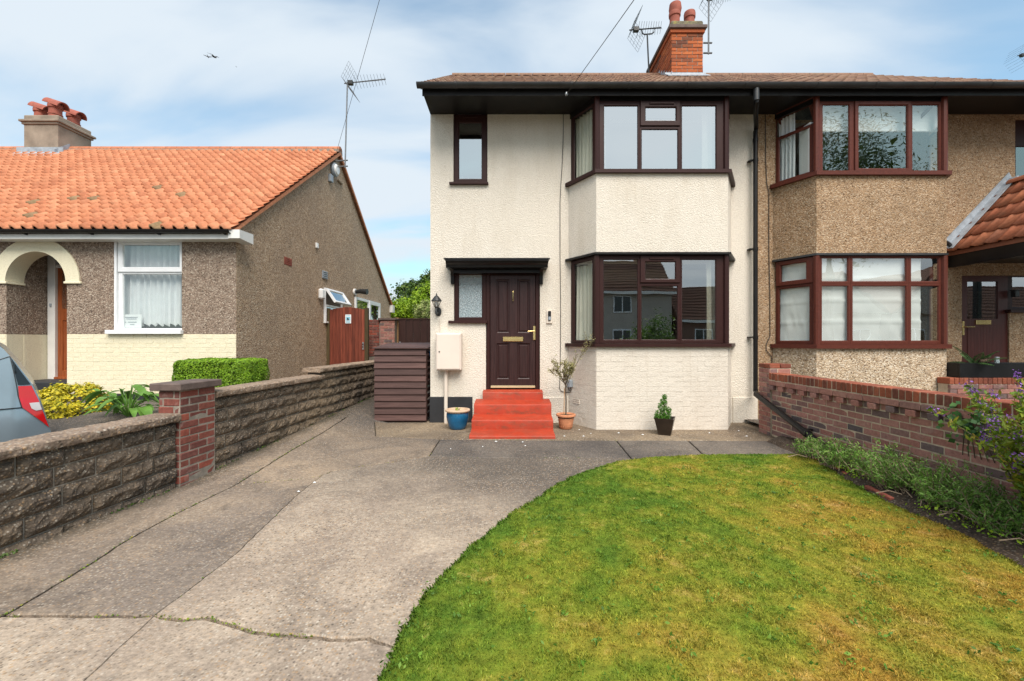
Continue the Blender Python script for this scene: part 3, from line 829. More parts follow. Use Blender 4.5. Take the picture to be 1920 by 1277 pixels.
# ---------------------------------------------------------------- slabs
def jag(pts, amp=0.004, step=0.06, sd=1):
    "world plan polyline through the points, with small irregularities of its own"
    rr = random.Random(sd); out = [pts[0]]
    for a, b in zip(pts, pts[1:]):
        d = b - a; n = max(1, int(d.length / step)); nn = Vector((-d.y, d.x)).normalized()
        for k in range(1, n + 1):
            out.append(a + d * (k / n) + nn * (rr.uniform(-amp, amp) if k < n else 0))
    return out
def px(*xy): return [Vector(G(x, y)[:2]) for x, y in xy]
def V2(*p): return [Vector(q) for q in p]
L1 = jag(V2((-3.05, 1.2)) + px((5, 1153), (120, 1086), (240, 1010), (340, 957), (435, 911)), 0.006, 0.05, 2)
L1b = jag(px((435, 911), (490, 878), (545, 844), (596, 816)), 0.006, 0.06, 3)
L1c = jag(px((596, 816), (640, 791), (688, 762)) + V2((-2.62, 12.0)), 0.005, 0.08, 4)
L2a = jag(px((605, 890), (560, 925), (440, 1040), (288, 1155)), 0.004, 0.05, 5)
L2b = jag(px((288, 1155), (200, 1237), (120, 1310)), 0.004, 0.05, 6)
C1a = jag(px((435, 911), (470, 905), (500, 903), (560, 898), (605, 890)), 0.007, 0.05, 7)
C1b = jag(px((605, 890), (625, 882), (700, 871), (760, 862), (805, 854)), 0.007, 0.05, 8)
J1 = jag(px((805, 854), (825, 823)), 0.003, 0.06, 9)
H1 = jag(px((5, 1153), (288, 1155)), 0.004, 0.05, 10)
C2 = jag(px((288, 1155), (345, 1162), (390, 1158), (440, 1172), (475, 1184), (505, 1187), (560, 1192), (640, 1198), (690, 1195), (745, 1214)), 0.006, 0.05, 11)
H2 = jag(px((596, 816), (705, 817)), 0.003, 0.06, 12)
PT0 = jag(px((705, 817), (825, 823)), 0.006, 0.06, 13)
PT1 = jag(px((825, 823), (1000, 825), (1155, 825)), 0.008, 0.06, 14)
PT2 = jag(px((1155, 825), (1290, 825)), 0.008, 0.06, 15)
PT3 = jag(px((1290, 825), (1420, 826), (1492, 826)), 0.008, 0.06, 16)
PB1 = jag(px((805, 854), (900, 857), (1000, 858), (1183, 858)), 0.008, 0.06, 17)
PB2 = jag(px((1183, 858), (1325, 857)), 0.008, 0.06, 18)
PB3 = jag(px((1325, 857), (1530, 857)), 0.008, 0.06, 19)
PJ1 = jag(px((1155, 825), (1183, 858)), 0.003, 0.06, 20)
PJ2 = jag(px((1290, 825), (1325, 857)), 0.003, 0.06, 21)
AP = jag(px((705, 817), (703, 790)), 0.004, 0.06, 22)
def cat_lines(*ls):
    out = []
    for l in ls:
        for p in l:
            if not out or (out[-1] - p).length > 1e-4: out.append(p.copy())
    if (out[0] - out[-1]).length < 1e-4: out.pop()
    return out
rv = lambda l: list(reversed(l))
WIDE = {(round(p.x, 4), round(p.y, 4)) for l in (C1b, H2, H1, C2) for p in l[2:-2]}
THIN = {(round(p.x, 4), round(p.y, 4)) for l in (L2a, L2b) for p in l}
def slab(parent, poly, gap, mat, name='slab', th=0.05, lift=0.0, label=None):
    n = len(poly)
    area = sum(poly[i].x * poly[(i + 1) % n].y - poly[(i + 1) % n].x * poly[i].y for i in range(n))
    if area < 0: poly = rv(poly)
    def inset(pp, g):
        q = []
        for i in range(n):
            a, b, c = pp[i - 1], pp[i], pp[(i + 1) % n]
            d1, d2 = (b - a), (c - b)
            if d1.length < 1e-6 or d2.length < 1e-6: q.append(b.copy()); continue
            n1, n2 = Vector((-d1.y, d1.x)).normalized(), Vector((-d2.y, d2.x)).normalized()
            m = n1 + n2
            m = m / max(0.5, m.length_squared / 2) if m.length > 0.3 else n1
            q.append(b + m * (g * .35 if (round(b.x, 4), round(b.y, 4)) in THIN else (.013 if (round(b.x, 4), round(b.y, 4)) in WIDE and gap < .1 else g) + (g - gap if g > gap else 0)))
        return q
    top = inset(poly, gap + 0.006); mid = inset(poly, gap)
    bm = bmesh.new()
    vt = [bm.verts.new((p.x, p.y, 0)) for p in top]
    vm = [bm.verts.new((p.x, p.y, -0.007)) for p in mid]
    vb = [bm.verts.new((p.x, p.y, -th)) for p in mid]
    f = bm.faces.new(vt)
    for i in range(n):
        j = (i + 1) % n
        bm.faces.new((vt[i], vm[i], vm[j], vt[j])); bm.faces.new((vm[i], vb[i], vb[j], vm[j]))
    bmesh.ops.triangulate(bm, faces=[f])
    for y in [3.8, 4.3, 5, 6, 7, 8, 9, 10, 11]:
        bmesh.ops.bisect_plane(bm, geom=bm.verts[:] + bm.edges[:] + bm.faces[:], plane_co=(0, y, 0), plane_no=(0, 1, 0))
    for x in [-3.0, -2.6, -2.2]:
        bmesh.ops.bisect_plane(bm, geom=bm.verts[:] + bm.edges[:] + bm.faces[:], plane_co=(x, 0, 0), plane_no=(1, 0, 0))
    for v in bm.verts: v.co.z += gz(v.co.x, v.co.y) + lift
    bmesh.ops.recalc_face_normals(bm, faces=bm.faces)
    me = bpy.data.meshes.new(name); bm.to_mesh(me); bm.free()
    me.materials.append(mat)
    o = attach(bpy.data.objects.new(name, me), parent)
    if label: o['label'] = label
    return o
drive = tag(bpy.data.objects.new('driveway', None), kind='structure'); COL.objects.link(drive)
Lw = [Vector((wall_x(y) - 0.02, y)) for y in np.linspace(12.0, 1.2, 40)]
slab(drive, cat_lines(L1, L1b, L1c, Lw), 0.009, M['drive_grey'])
slab(drive, cat_lines(L1[-1:], C1a, L2a, rv(H1), [p for p in L1 if p.y >= H1[0].y - 1e-4]), 0.009, M['drive_grey'])
slab(drive, cat_lines(C1b, PB1, px((1192, 874), (1120, 902), (1060, 936), (1010, 965), (960, 1010), (880, 1090), (790, 1190)), rv(C2), rv(L2a)), 0.006, M['drive'])
slab(drive, cat_lines(H1, L2b, V2((-1.9, 0.8), (-3.0, 0.8)), [L1[0]], [p for p in L1 if p.y <= H1[0].y + 1e-4]), 0.006, M['drive'])
slab(drive, cat_lines(C2, px((745, 1214), (760, 1277)), V2((-0.35, 0.8), (-1.9, 0.8)), rv(L2b)), 0.006, M['drive'])
slab(drive, cat_lines(L1b, H2, PT0, rv(J1), rv(C1b), rv(C1a)), 0.009, M['drive_grey'])
slab(drive, cat_lines(L1c, V2((-1.5, 12.0), (-1.5, 7.7)), px((703, 790)), rv(AP), rv(H2)), 0.009, M['drive_grey'])
slab(drive, cat_lines(AP, V2((-1.6, 7.7), (4.35, 7.7), (4.30, 6.9)), px((1492, 826)), rv(PT3), rv(PT2), rv(PT1), rv(PT0)), 0.003, M['apron'])
path = tag(bpy.data.objects.new('path', None), kind='structure'); COL.objects.link(path)
slab(path, cat_lines(PT1, PJ1, rv(PB1), J1), 0.007, M['path'], 'paving_slab')
slab(path, cat_lines(PT2, PJ2, rv(PB2), rv(PJ1)), 0.010, M['path'], 'paving_slab')
slab(path, cat_lines(PT3, px((1530, 857)), rv(PB3), rv(PJ2)), 0.010, M['path'], 'paving_slab')

# ---------------------------------------------------------------- lawn
edge_px = [(700, 1310), (722, 1262), (745, 1210), (790, 1130), (840, 1070), (900, 1015), (960, 965), (1010, 935), (1050, 907), (1100, 885), (1160, 867), (1230, 859), (1310, 855), (1400, 854), (1500, 854)]
lawn_left = jag(V2((-0.45, 0.9)) + px(*edge_px), 0.014, 0.035, 31)
lawn_right = jag(px((1500, 854), (1530, 866), (1560, 885), (1600, 911), (1700, 961), (1800, 1003), (1920, 1070)) + V2((3.20, 1.8), (3.2, 0.9)), 0.018, 0.05, 32)
lawn_poly = cat_lines(lawn_left, lawn_right)
def flat_poly(name, poly, z, mat, th=0.05, kind='structure'):
    bm = bmesh.new()
    vs = [bm.verts.new((p.x, p.y, z)) for p in poly]; vb = [bm.verts.new((p.x, p.y, z - th)) for p in poly]
    f = bm.faces.new(vs); n = len(vs)
    for i in range(n): bm.faces.new((vs[i], vb[i], vb[(i + 1) % n], vs[(i + 1) % n]))
    bmesh.ops.triangulate(bm, faces=[f]); bmesh.ops.recalc_face_normals(bm, faces=bm.faces)
    me = bpy.data.meshes.new(name); bm.to_mesh(me); bm.free(); me.materials.append(mat)
    return tag(attach(bpy.data.objects.new(name, me), None), kind=kind)
flat_poly('lawn', lawn_poly, 0.012, M['lawn'])

def in_poly(pts, poly):
    x, y = pts[:, 0], pts[:, 1]; ins = np.zeros(len(pts), bool)
    px_, py_ = np.array([p.x for p in poly]), np.array([p.y for p in poly])
    j = len(poly) - 1
    for i in range(len(poly)):
        c = ((py_[i] > y) != (py_[j] > y)) & (x < (px_[j] - px_[i]) * (y - py_[i]) / (py_[j] - py_[i] + 1e-12) + px_[i])
        ins ^= c; j = i
    return ins
def grass(name, poly, n, z0, hmin, hmax, mat):
    lo = np.array([min(p.x for p in poly), min(p.y for p in poly)]); hi = np.array([max(p.x for p in poly), max(p.y for p in poly)])
    pts = RNG.uniform(lo, hi, size=(n, 2))
    # denser close to the lens, where single blades can be told apart
    keep = RNG.uniform(size=n) < np.clip(2.6 / np.maximum(pts[:, 1], 0.8), 0.36, 1.0)
    pts = pts[keep]; pts = pts[in_poly(pts, poly)]
    m = len(pts)
    # grass grows in clumps: pull towards seeded tufts, and let it be taller there
    cell = np.floor(pts / 0.09).astype(int)
    hsh = (np.sin(cell[:, 0] * 127.1 + cell[:, 1] * 311.7) * 43758.5453) % 1.0
    hgt = RNG.uniform(hmin, hmax, m) * (0.65 + 0.7 * hsh)
    ang = RNG.uniform(0, 2 * np.pi, m); lean = RNG.uniform(0.15, 1.25, m) * hgt
    dx, dy = np.cos(ang), np.sin(ang); wd = RNG.uniform(0.0011, 0.0024, m) * (1 + 0.20 * pts[:, 1])
    a2 = RNG.uniform(0, 2 * np.pi, m); wx, wy = np.cos(a2) * wd, np.sin(a2) * wd
    z = np.full(m, z0 - 0.004)
    V = np.stack([np.stack([pts[:, 0] - wx, pts[:, 1] - wy, z], 1),
                  np.stack([pts[:, 0] + wx, pts[:, 1] + wy, z], 1),
                  np.stack([pts[:, 0] + dx * lean * .4 + wx * .75, pts[:, 1] + dy * lean * .4 + wy * .75, z + hgt * .62], 1),
                  np.stack([pts[:, 0] + dx * lean, pts[:, 1] + dy * lean, z + hgt], 1),
                  np.stack([pts[:, 0] + dx * lean * .4 - wx * .75, pts[:, 1] + dy * lean * .4 - wy * .75, z + hgt * .62], 1)], 1)
    return np_mesh(name, V, 5, mat, None, kind='stuff')
tag(grass('grass', lawn_poly, 520000, 0.012, 0.006, 0.017, M['blade']), 'short mown grass covering the front lawn')

def fringe():
    q = []
    for line, side in ((lawn_left, 1), (lawn_right, 1)):
        for a_, b_ in zip(line, line[1:]):
            if b_.y < 1.5 and a_.y < 1.5: continue
            dd = b_ - a_; nn = Vector((-dd.y, dd.x)).normalized()
            for k in range(int(dd.length / .0016)):
                p = a_ + dd * random.random(); o_ = random.uniform(-.03, .006); h = random.uniform(.008, .022); le = random.uniform(-.2, 1.3) * h
                p = p - nn * o_ * -1 if False else p + nn * o_ * side
                an = random.gauss(0, .7); dx_, dy_ = nn.x * math.cos(an) - nn.y * math.sin(an), nn.x * math.sin(an) + nn.y * math.cos(an)
                wv = .0016 * (1 + .2 * p.y); tx, ty = -dy_ * wv, dx_ * wv
                q.append(((p.x - tx, p.y - ty, .0), (p.x + tx, p.y + ty, .0), (p.x + dx_ * le * .4 + tx * .7, p.y + dy_ * le * .4 + ty * .7, .012 + h * .6), (p.x + dx_ * le, p.y + dy_ * le, .010 + h * random.uniform(.5, 1)), (p.x + dx_ * le * .4 - tx * .7, p.y + dy_ * le * .4 - ty * .7, .012 + h * .6)))
    return np_mesh('edge_grass', np.array(q), 5, M['blade'], None, kind='stuff')
tag(fringe(), 'longer ragged grass along the edge of the lawn')
def joint_moss():
    cs = []
    for ln, n in ((L1, 260), (L1b, 160), (C1a, 60), (C1b, 60), (L2a, 70), (C2, 240), (H1, 90), (PB1, 120), (PB2, 60), (PB3, 140), (PT1, 160), (PJ1, 30), (J1, 40)):
        for k in range(n):
            i = random.randrange(len(ln) - 1); p = ln[i].lerp(ln[i + 1], random.random())
            if mnoise.noise((p.x * 2.3, p.y * 2.3, 9)) < -.02: continue
            s_ = .006
            cs.append((p.x + random.gauss(0, s_), p.y + random.gauss(0, s_), gz(p.x, p.y) + random.uniform(-.006, .006)))
    return np_mesh('joint_moss', leaves(np.array(cs), .011, .7, 1.0), 4, M['leaf_hebe'], None, kind='stuff')
tag(joint_moss(), 'moss and tiny weeds in the joints of the drive')

# little broad-leaved weeds in the turf and along its edge
def weeds():
    cs = []
    for k in range(420):
        for _ in range(60):
            p = RNG.uniform([-0.3, 1.7], [3.5, 5.0])
            if in_poly(np.array([p]), lawn_poly)[0]: break
        m = int(RNG.integers(4, 16)); r = RNG.uniform(0.015, 0.06)
        a = RNG.uniform(0, 2 * np.pi, m); q = np.sqrt(RNG.uniform(0, 1, m)) * r
        cs.append(np.stack([p[0] + np.cos(a) * q, p[1] + np.sin(a) * q, 0.03 + RNG.uniform(0, .012, m)], 1))
    for (x, y) in [(735, 1255), (728, 1272), (760, 1245), (800, 1115), (770, 1180), (845, 1090)]:
        p = G(x, y); m = 26
        cs.append(np.stack([p.x + RNG.normal(size=m) * .035 + .03, p.y + RNG.normal(size=m) * .035, 0.025 + RNG.uniform(0, .03, m)], 1))
    c = np.concatenate(cs)
    return np_mesh('weeds', leaves(c, 0.019, 0.5, 0.9), 4, M['leaf_mid'], None, kind='stuff')
tag(weeds(), 'small clover and dandelion leaves growing in the lawn')

# ---------------------------------------------------------------- bed along the right wall
def bed():
    mb = MB(); ys = np.linspace(0.9, 6.1, 60); nx = 12
    def xl(y):
        ps = lawn_right
        for a, b in zip(ps, ps[1:]):
            if min(a.y, b.y) <= y <= max(a.y, b.y): return a.x + (b.x - a.x) * (y - a.y) / (b.y - a.y + 1e-9)
        return 3.2 if y < 2 else 3.62
    for y in ys:
        x0 = xl(y) - 0.01
        for i in range(nx + 1):
            t = i / nx; x = x0 + (RX + 0.03 - x0) * t
            z = -0.02 + 0.10 * math.sin(min(1, t * 1.5) * math.pi / 2) + 0.028 * mnoise.noise((x * 9, y * 9, 0)) + 0.012 * mnoise.noise((x * 30, y * 30, 3))
            mb.v.append((x, y, z))
    for j in range(len(ys) - 1):
        for i in range(nx): mb.f.append((j * (nx + 1) + i, j * (nx + 1) + i + 1, (j + 1) * (nx + 1) + i + 1, (j + 1) * (nx + 1) + i))
    return mb.build('flower_bed', M['soil'], None, True, kind='structure', ang=180)
bed()

# neighbour's forecourt, higher than ours
def nzf(Y): return .02 + (NZ - .02) * clamp((Y - 4.0) / 2.2)
nd = MB(); nys = [-5.5, 4.0, 4.5, 5.0, 5.6, 6.2, 7, 8, 12, 30]
for y in nys: nd.v += [(-40, y, nzf(y)), (wall_x(min(y, 14)) - .10, y, nzf(y))]
nd.f = [(2 * i, 2 * i + 1, 2 * i + 3, 2 * i + 2) for i in range(len(nys) - 1)]
nd.build('neighbour_drive', M['path'], None, fix=False, kind='structure')
o = MB().add([(RX + .15, -5.5, .06), (40, -5.5, .06), (40, 7.6, .06), (RX + .15, 7.6, .06)], [(0, 1, 2, 3)]).build('neighbour_path', M['drive_grey'], None, fix=False, kind='structure')

# ================================================================== CREAM HOUSE
DW, DB = 7.55, 6.94
HX0, HX1 = -1.444, 4.35
HBACK = 14.4
WT = 0.26                        # wall thickness
soffit_z = CZ + 4.00
house = thing('rendered_house', 'cream rendered semi-detached house with dark brown bay windows and red front steps', 'house', (1.45, DW, 0))
bayA = [(1.000, DW), (1.371, DB), (3.513, DB), (3.879, DW)]
f0 = (0, -1, 0)
# openings (u is world x)
small_w = (XW(850), XW(914), ZW(343), soffit_z + .1)
side_l = (XW(851), XW(911), ZW(602), ZW(511))
door_o = (XW(911.0), XW(1012.5), ZW(731.5), ZW(511))
up_bay = (1.06, 3.82, ZW(320, DB) - .02, soffit_z - .02)
lo_bay = (1.06, 3.82, ZW(646, DB), ZW(477, DB))
wallm = holed((HX0, HX1), (-.1, soffit_z + .1), (0, DW, 0), (1, 0, 0), f0, [small_w, side_l, door_o, up_bay, lo_bay], WT)
front = wallm.build('wall', M['cream'], house)
MB().box(HX0, DW + WT, -.1, HX0 + WT, HBACK, soffit_z + .1).build('side_wall', M['cream'], house)
MB().box(HX0 + WT, HBACK - WT, -.1, 10.6, HBACK, soffit_z + .1).build('back_wall', M['cream'], house)
MB().box(HX1 - .1, DW + WT, -.1, HX1 + .1, HBACK - WT, soffit_z + .1).build('party_wall', M['plaster'], house)
MB().box(HX0 + WT, DW + WT, 2.55, HX1 - .1, HBACK - WT, 2.75).build('upper_floor', M['plaster'], house)
MB().box(HX0 + WT, DW + WT, .2, HX1 - .1, HBACK - WT, .45).build('ground_floor', M['room_dark'], house)
MB().box(HX0 + WT, DW + 3.2, .45, HX1 - .1, DW + 3.3, soffit_z).build('partition', M['plaster'], house)
MB().box(HX0 + WT, DW + WT, soffit_z - .02, HX1 - .1, HBACK - WT, soffit_z + .08).build('ceiling', M['plaster'], house)
# gable up to the roof
RZ0 = CZ + 4.13; RY0 = 6.85; RT = 0.655; RYR = 10.6
roof_z = lambda y: RZ0 + RT * (y - RY0)
MB().extr([(DW, soffit_z + .1), (HBACK, soffit_z + .1), (HBACK, RZ0 + RT * (2 * RYR - HBACK - RY0) - .12), (RYR, roof_z(RYR) - .12), (DW, roof_z(DW) - .12)], (0, 0, 0), (0, 1, 0), (0, 0, 1), (1, 0, 0), HX0, HX0 + WT).build('gable', M['cream'], house)

# black painted plinth left of the steps, cream plinth right of them
MB().box(HX0 - .012, DW - .016, -.06, XW(886), DW + .4, ZW(743.5), .006).build('plinth', M['plinth_black'], house)
pl = MB().box(XW(1018), DW - .022, -.06, 1.0, DW + .1, ZW(744), .008)
pl.box(3.90, DW - .022, -.06, HX1 - .01, DW + .1, ZW(744), .008)
for k, (a, b) in enumerate(((XW(1018), 1.0), (3.90, HX1 - .01))):
    MB().box(a, DW - .022, -.06, b, DW + .1, ZW(744), .008).build('plinth', M['cream'], house)

# ---- bay: two solid aprons
def bay_prism(pl, z0, z1): return MB().prism([tuple(p) for p in pl], z0, z1)
z_us, z_ls = ZW(325, DB), ZW(650, DB)
z_lh = ZW(473, DB)
bay_prism(bayA, z_lh, z_us).build('bay_apron', M['cream'], house)
core = offset_poly(bayA, -0.0018)
bay_prism(core, -.06, z_ls).build('bay_base', M['cream_brick'], house)
for a, b in zip(bayA, bayA[1:]):
    A, B = Vector((*a, 0)), Vector((*b, 0)); U = (B - A).normalized(); N = Vector((U.y, -U.x, 0))
    hl = []
    if a[0] < 1.1: hl = [(.14, .30, ZW(757, 7.3), ZW(744, 7.3))]
    brickwork(house, A, U, N, (B - A).length, -.03, z_ls - .002, M['cream_brick'], bl=.235, bh=.083, joint=.006, depth=.010, proud=.0003, jit=.0008, ch=.0014, holes=hl)
# air brick in the left splay
A, B = Vector((*bayA[0], 0)), Vector((*bayA[1], 0)); U = (B - A).normalized(); N = Vector((U.y, -U.x, 0))
vb = MB()
for r in range(3): vb.box(.14, -.004, r * .034, .30, .012, r * .034 + .010, 0, frame4(A + U * 0 + Vector((0, 0, ZW(757, 7.3))), U, N, (0, 0, 1)))
for c in range(8): vb.box(.14 + c * .0213, -.004, .0, .14 + c * .0213 + .009, .010, .078, 0, frame4(A + Vector((0, 0, ZW(757, 7.3))), U, N, (0, 0, 1)))
vb.box(.14, -.012, 0, .302, -.005, .078, 0, frame4(A + Vector((0, 0, ZW(757, 7.3))), U, N, (0, 0, 1)))
vb.build('air_vent', M['pipe_cream'], house)

# sills and the little lead-dark canopy between the storeys
def bay_board(pl, out, z0, z1, mat, name, parent, inn=-.10, ends=0.06):
    q = offset_poly(pl, out); r = offset_poly(pl, inn)
    u0 = (Vector(pl[1]) - Vector(pl[0])).normalized(); u1 = (Vector(pl[-1]) - Vector(pl[-2])).normalized()
    q[0] = q[0] - u0 * .0; q[-1] = q[-1] + u1 * .0
    q[0] = Vector((pl[0][0] - ends, DW)) ; q.insert(1, q[0] + Vector((0, -.03)))
    q[-1] = Vector((pl[-1][0] + ends, DW)); q.insert(len(q) - 1, q[-1] + Vector((0, -.03)))
    poly = [tuple(p) for p in q] + [tuple(p) for p in reversed(r)]
    return MB().prism(poly, z0, z1).build(name, mat, parent)
bay_board(bayA, .055, z_us, ZW(318.5, DB), M['upvc_brown'], 'sill', house)
bay_board(bayA, .055, z_ls, ZW(643.5, DB), M['upvc_brown'], 'sill', house)
bay_board(bayA, .045, ZW(477, DB), z_lh, M['black_upvc'], 'bay_canopy', house)

def bay_windows(parent, pl, mat, glass, rows, front_cells, left_cells, right_cells, z0, z1, vents=()):
    A = [Vector((*p, 0)) for p in pl]
    res = []
    for k, cells in ((0, left_cells), (1, front_cells), (2, right_cells)):
        U = (A[k + 1] - A[k]).normalized(); N = Vector((U.y, -U.x, 0))
        res.append(window(parent, A[k], U, N, cells, mat, glass if k == 1 else M['glass_side'], f0=-.03, vents=vents if k == 1 else ()))
    # corner posts
    for k in (1, 2):
        c = offset_poly(pl, -.028)[k]
        MB().lathe([(0.0, z0), (.046, z0), (.046, z1), (0.0, z1)], (c.x, c.y, 0), 8).build('corner_post', mat, parent)
    return res
XF = lambda x: (x - 1118) * DB / F          # along the front facet
def fx(x0, y0, x1, y1): return (XF(x0), ZW(y1, DB), XF(x1), ZW(y0, DB))
zu0, zu1 = ZW(318, DB), ZW(187, DB)
Ls = (Vector(bayA[1]) - Vector(bayA[0])).length
Rs = (Vector(bayA[3]) - Vector(bayA[2])).length
zsof = soffit_z - .03
upper_cells = [(fx(1119, 187, 1200.5, 318), fx(1134, 196, 1196.5, 315), 'f'),
               (fx(1200.5, 187, 1276.5, 235), fx(1211.5, 200, 1268, 224), 'o'),
               (fx(1200.5, 235, 1276.5, 318), fx(1205, 240.5, 1272, 315), 'f'),
               (fx(1276.5, 187, 1364, 318), fx(1281, 196, 1344, 315), 'f')]
lc = [((.03, zu0, Ls - .03, zu1 + .08), (.12, zu0 + .05, Ls - .14, zu1 - .03), 'f')]
rc = [((.03, zu0, Rs - .03, zu1 + .08), (.12, zu0 + .05, Rs - .14, zu1 - .03), 'f')]
vent_u = [(XF(1218), ZW(194.5, DB), XF(1264), ZW(191.5, DB))]
bay_windows(house, bayA, M['upvc_brown'], M['glass_up'], None, upper_cells, lc, rc, zu0, zsof, vent_u)
# head closing the bay up to the soffit
MB().prism([tuple(p) for p in offset_poly(bayA, -.02)], zu1 + .002, soffit_z).build('bay_head', M['black_upvc'], house)
zl0, zl1 = ZW(643, DB), ZW(477.5, DB)
lower_cells = [(fx(1119, 477.5, 1200.5, 643), fx(1133, 486, 1196.5, 636), 'f'),
               (fx(1200.5, 477.5, 1276.5, 530), fx(1211, 490.5, 1267, 522), 'o'),
               (fx(1200.5, 530, 1276.5, 643), fx(1204.5, 536, 1271.5, 636), 'f'),
               (fx(1276.5, 477.5, 1364, 643), fx(1281, 486, 1343.5, 636), 'f')]
lc = [((.03, zl0, Ls - .03, zl1), (.12, zl0 + .05, Ls - .14, zl1 - .06), 'f')]
rc = [((.03, zl0, Rs - .03, zl1), (.12, zl0 + .05, Rs - .14, zl1 - .06), 'f')]
vent_l = [(XF(1218), ZW(485.5, DB), XF(1264), ZW(482.5, DB))]
bay_windows(house, bayA, M['upvc_brown'], M['glass'], None, lower_cells, lc, rc, zl0, zl1, vent_l)
# inner window boards
for z in (zu0, zl0):
    MB().prism([(1.05, DW + WT), (1.38, DB + .09), (3.50, DB + .09), (3.83, DW + WT)], z - .03, z + .015).build('window_board', M['plaster'], house)

# ---- small upper window
wx = lambda x: XW(x)
window(house, (0, DW + .05, 0), (1, 0, 0), f0, [((XW(850.5), ZW(343), XW(914), ZW(212)), (XW(860.5), ZW(333), XW(902.5), ZW(228)), 'o')], M['upvc_brown'], M['glass_up'],
       vents=[(XW(868), ZW(219.5), XW(895), ZW(217))])
MB().box(XW(843), DW - .06, ZW(346.5), XW(916), DW + .10, ZW(342.6), .004).build('sill', M['upvc_brown'], house)
MB().box(XW(850), DW + .05, ZW(213), XW(914), DW + .2, soffit_z, 0).build('window_head', M['black_upvc'], house)
# ---- side light with textured glass
M['glass_frost'] = None
def frost():
    a = Mat('patterned_glass')
    v = a.voro(26, a.pos((1, 1, 1)), 'DISTANCE_TO_EDGE')
    n = a.noise(34, 4, 0.7, None, 2.5)
    c = a.ramp(a.math('ADD', a.math('MULTIPLY', v, 2.0), n), [(0.3, (0.22, 0.29, 0.32)), (0.75, (0.42, 0.50, 0.53))])
    return a.fin(c, 0.16, a.bump(a.math('ADD', n, v), 1.0, 0.02), spec=0.7)
M['glass_frost'] = frost()
window(house, (0, DW + .05, 0), (1, 0, 0), f0, [((XW(851), ZW(601.5), XW(911), ZW(508)), (XW(860), ZW(594), XW(903), ZW(514)), 'f')], M['upvc_brown'], M['glass_frost'])
MB().box(XW(841), DW - .05, ZW(606), XW(914), DW + .08, ZW(601), .004).build('sill', M['upvc_brown'], house)

# ---- door
fr = MB(); ring(fr, (0, DW + .05, 0), (1, 0, 0), f0, (XW(911.3), ZW(731), XW(1012.2), ZW(508)), (XW(919), ZW(728.5), XW(1004), ZW(515)), 0.0)
dfr = fr.build('door_frame', M['upvc_brown'], house)
def panel_door(parent, x0, z0, x1, z1, y, panels, mat, name='door'):
    "leaf built round its panels: stiles and rails proud, panels recessed with a raised field"
    mb = holed((x0, x1), (z0, z1), (0, y, 0), (1, 0, 0), f0, panels, .045)
    leaf = mb.build(name, mat, parent)
    for (a, b, c, d) in panels:
        m2 = MB(); O = Vector((0, y, 0)); U = Vector((1, 0, 0)); N = Vector(f0); Z = Vector((0, 0, 1))
        def rc4(g, dd): return [O + U * p + Z * q + N * dd for p, q in ((a + g, c + g), (b - g, c + g), (b - g, d - g), (a + g, d - g))]
        loops = [rc4(0, -.002), rc4(.006, -.016), rc4(.018, -.022), rc4(.030, -.022), rc4(.046, -.007)]
        vs = [v for l in loops for v in l]
        fs = [(i * 4 + k, i * 4 + (k + 1) % 4, (i + 1) * 4 + (k + 1) % 4, (i + 1) * 4 + k) for i in range(4) for k in range(4)] + [(16, 17, 18, 19)]
        m2.add(vs, fs).build('door_panel', mat, leaf)
    return leaf
pan = [(XW(931), XW(955), ZW(624), ZW(523)), (XW(970), XW(994), ZW(624), ZW(523)), (XW(931), XW(955), ZW(711), ZW(643)), (XW(970), XW(994), ZW(711), ZW(643))]
leaf = panel_door(house, XW(919.4), ZW(728), XW(1003.6), ZW(515.5), DW + .035, pan, M['door_brown'])
pl_ = MB().box(XW(943), DW + .010, ZW(639.5), XW(981), DW + .038, ZW(631), .004)
pl_.build('letterplate', M['brass'], leaf)
MB().box(XW(945), DW + .000, ZW(637.0), XW(979), DW + .009, ZW(632), .003).build('letterplate_flap', M['brass'], leaf)
MB().box(XW(920), DW + .008, ZW(727), XW(1003.5), DW + .036, ZW(723), .003).build('threshold_strip', M['gold_strip'], leaf)
h = MB().box(XW(999.8), DW + .012, ZW(637), XW(1004.2), DW + .037, ZW(610.5), .006)
h.build('handle_plate', M['brass'], leaf)
MB().tube([(XW(1002), DW + .02, ZW(620.5)), (XW(1002), DW - .03, ZW(620.5)), (XW(998), DW - .04, ZW(620.5)), (XW(989.5), DW - .04, ZW(620.8))], .0095, 10).build('handle', M['brass'], leaf, True)
# slim brass knocker: urn shaped top, bar, pointed foot
kx = XW(962); kn = MB()
for zz, r0 in ((ZW(545.5), .013), (ZW(563), .011)): kn.lathe([(0, -.014), (r0, -.008), (r0, .006), (0, .012)], (kx, DW + .012, zz), 12)
kn.tube([(kx, DW + .004, ZW(545)), (kx, DW - .012, ZW(548)), (kx, DW - .012, ZW(560)), (kx, DW + .006, ZW(565))], [.008, .006, .006, .004], 8)
kn.box(kx - .016, DW + .012, ZW(548), kx + .016, DW + .034, ZW(546.5), .002)
kn.build('door_knocker', M['brass'], leaf, True, kind='stuff')

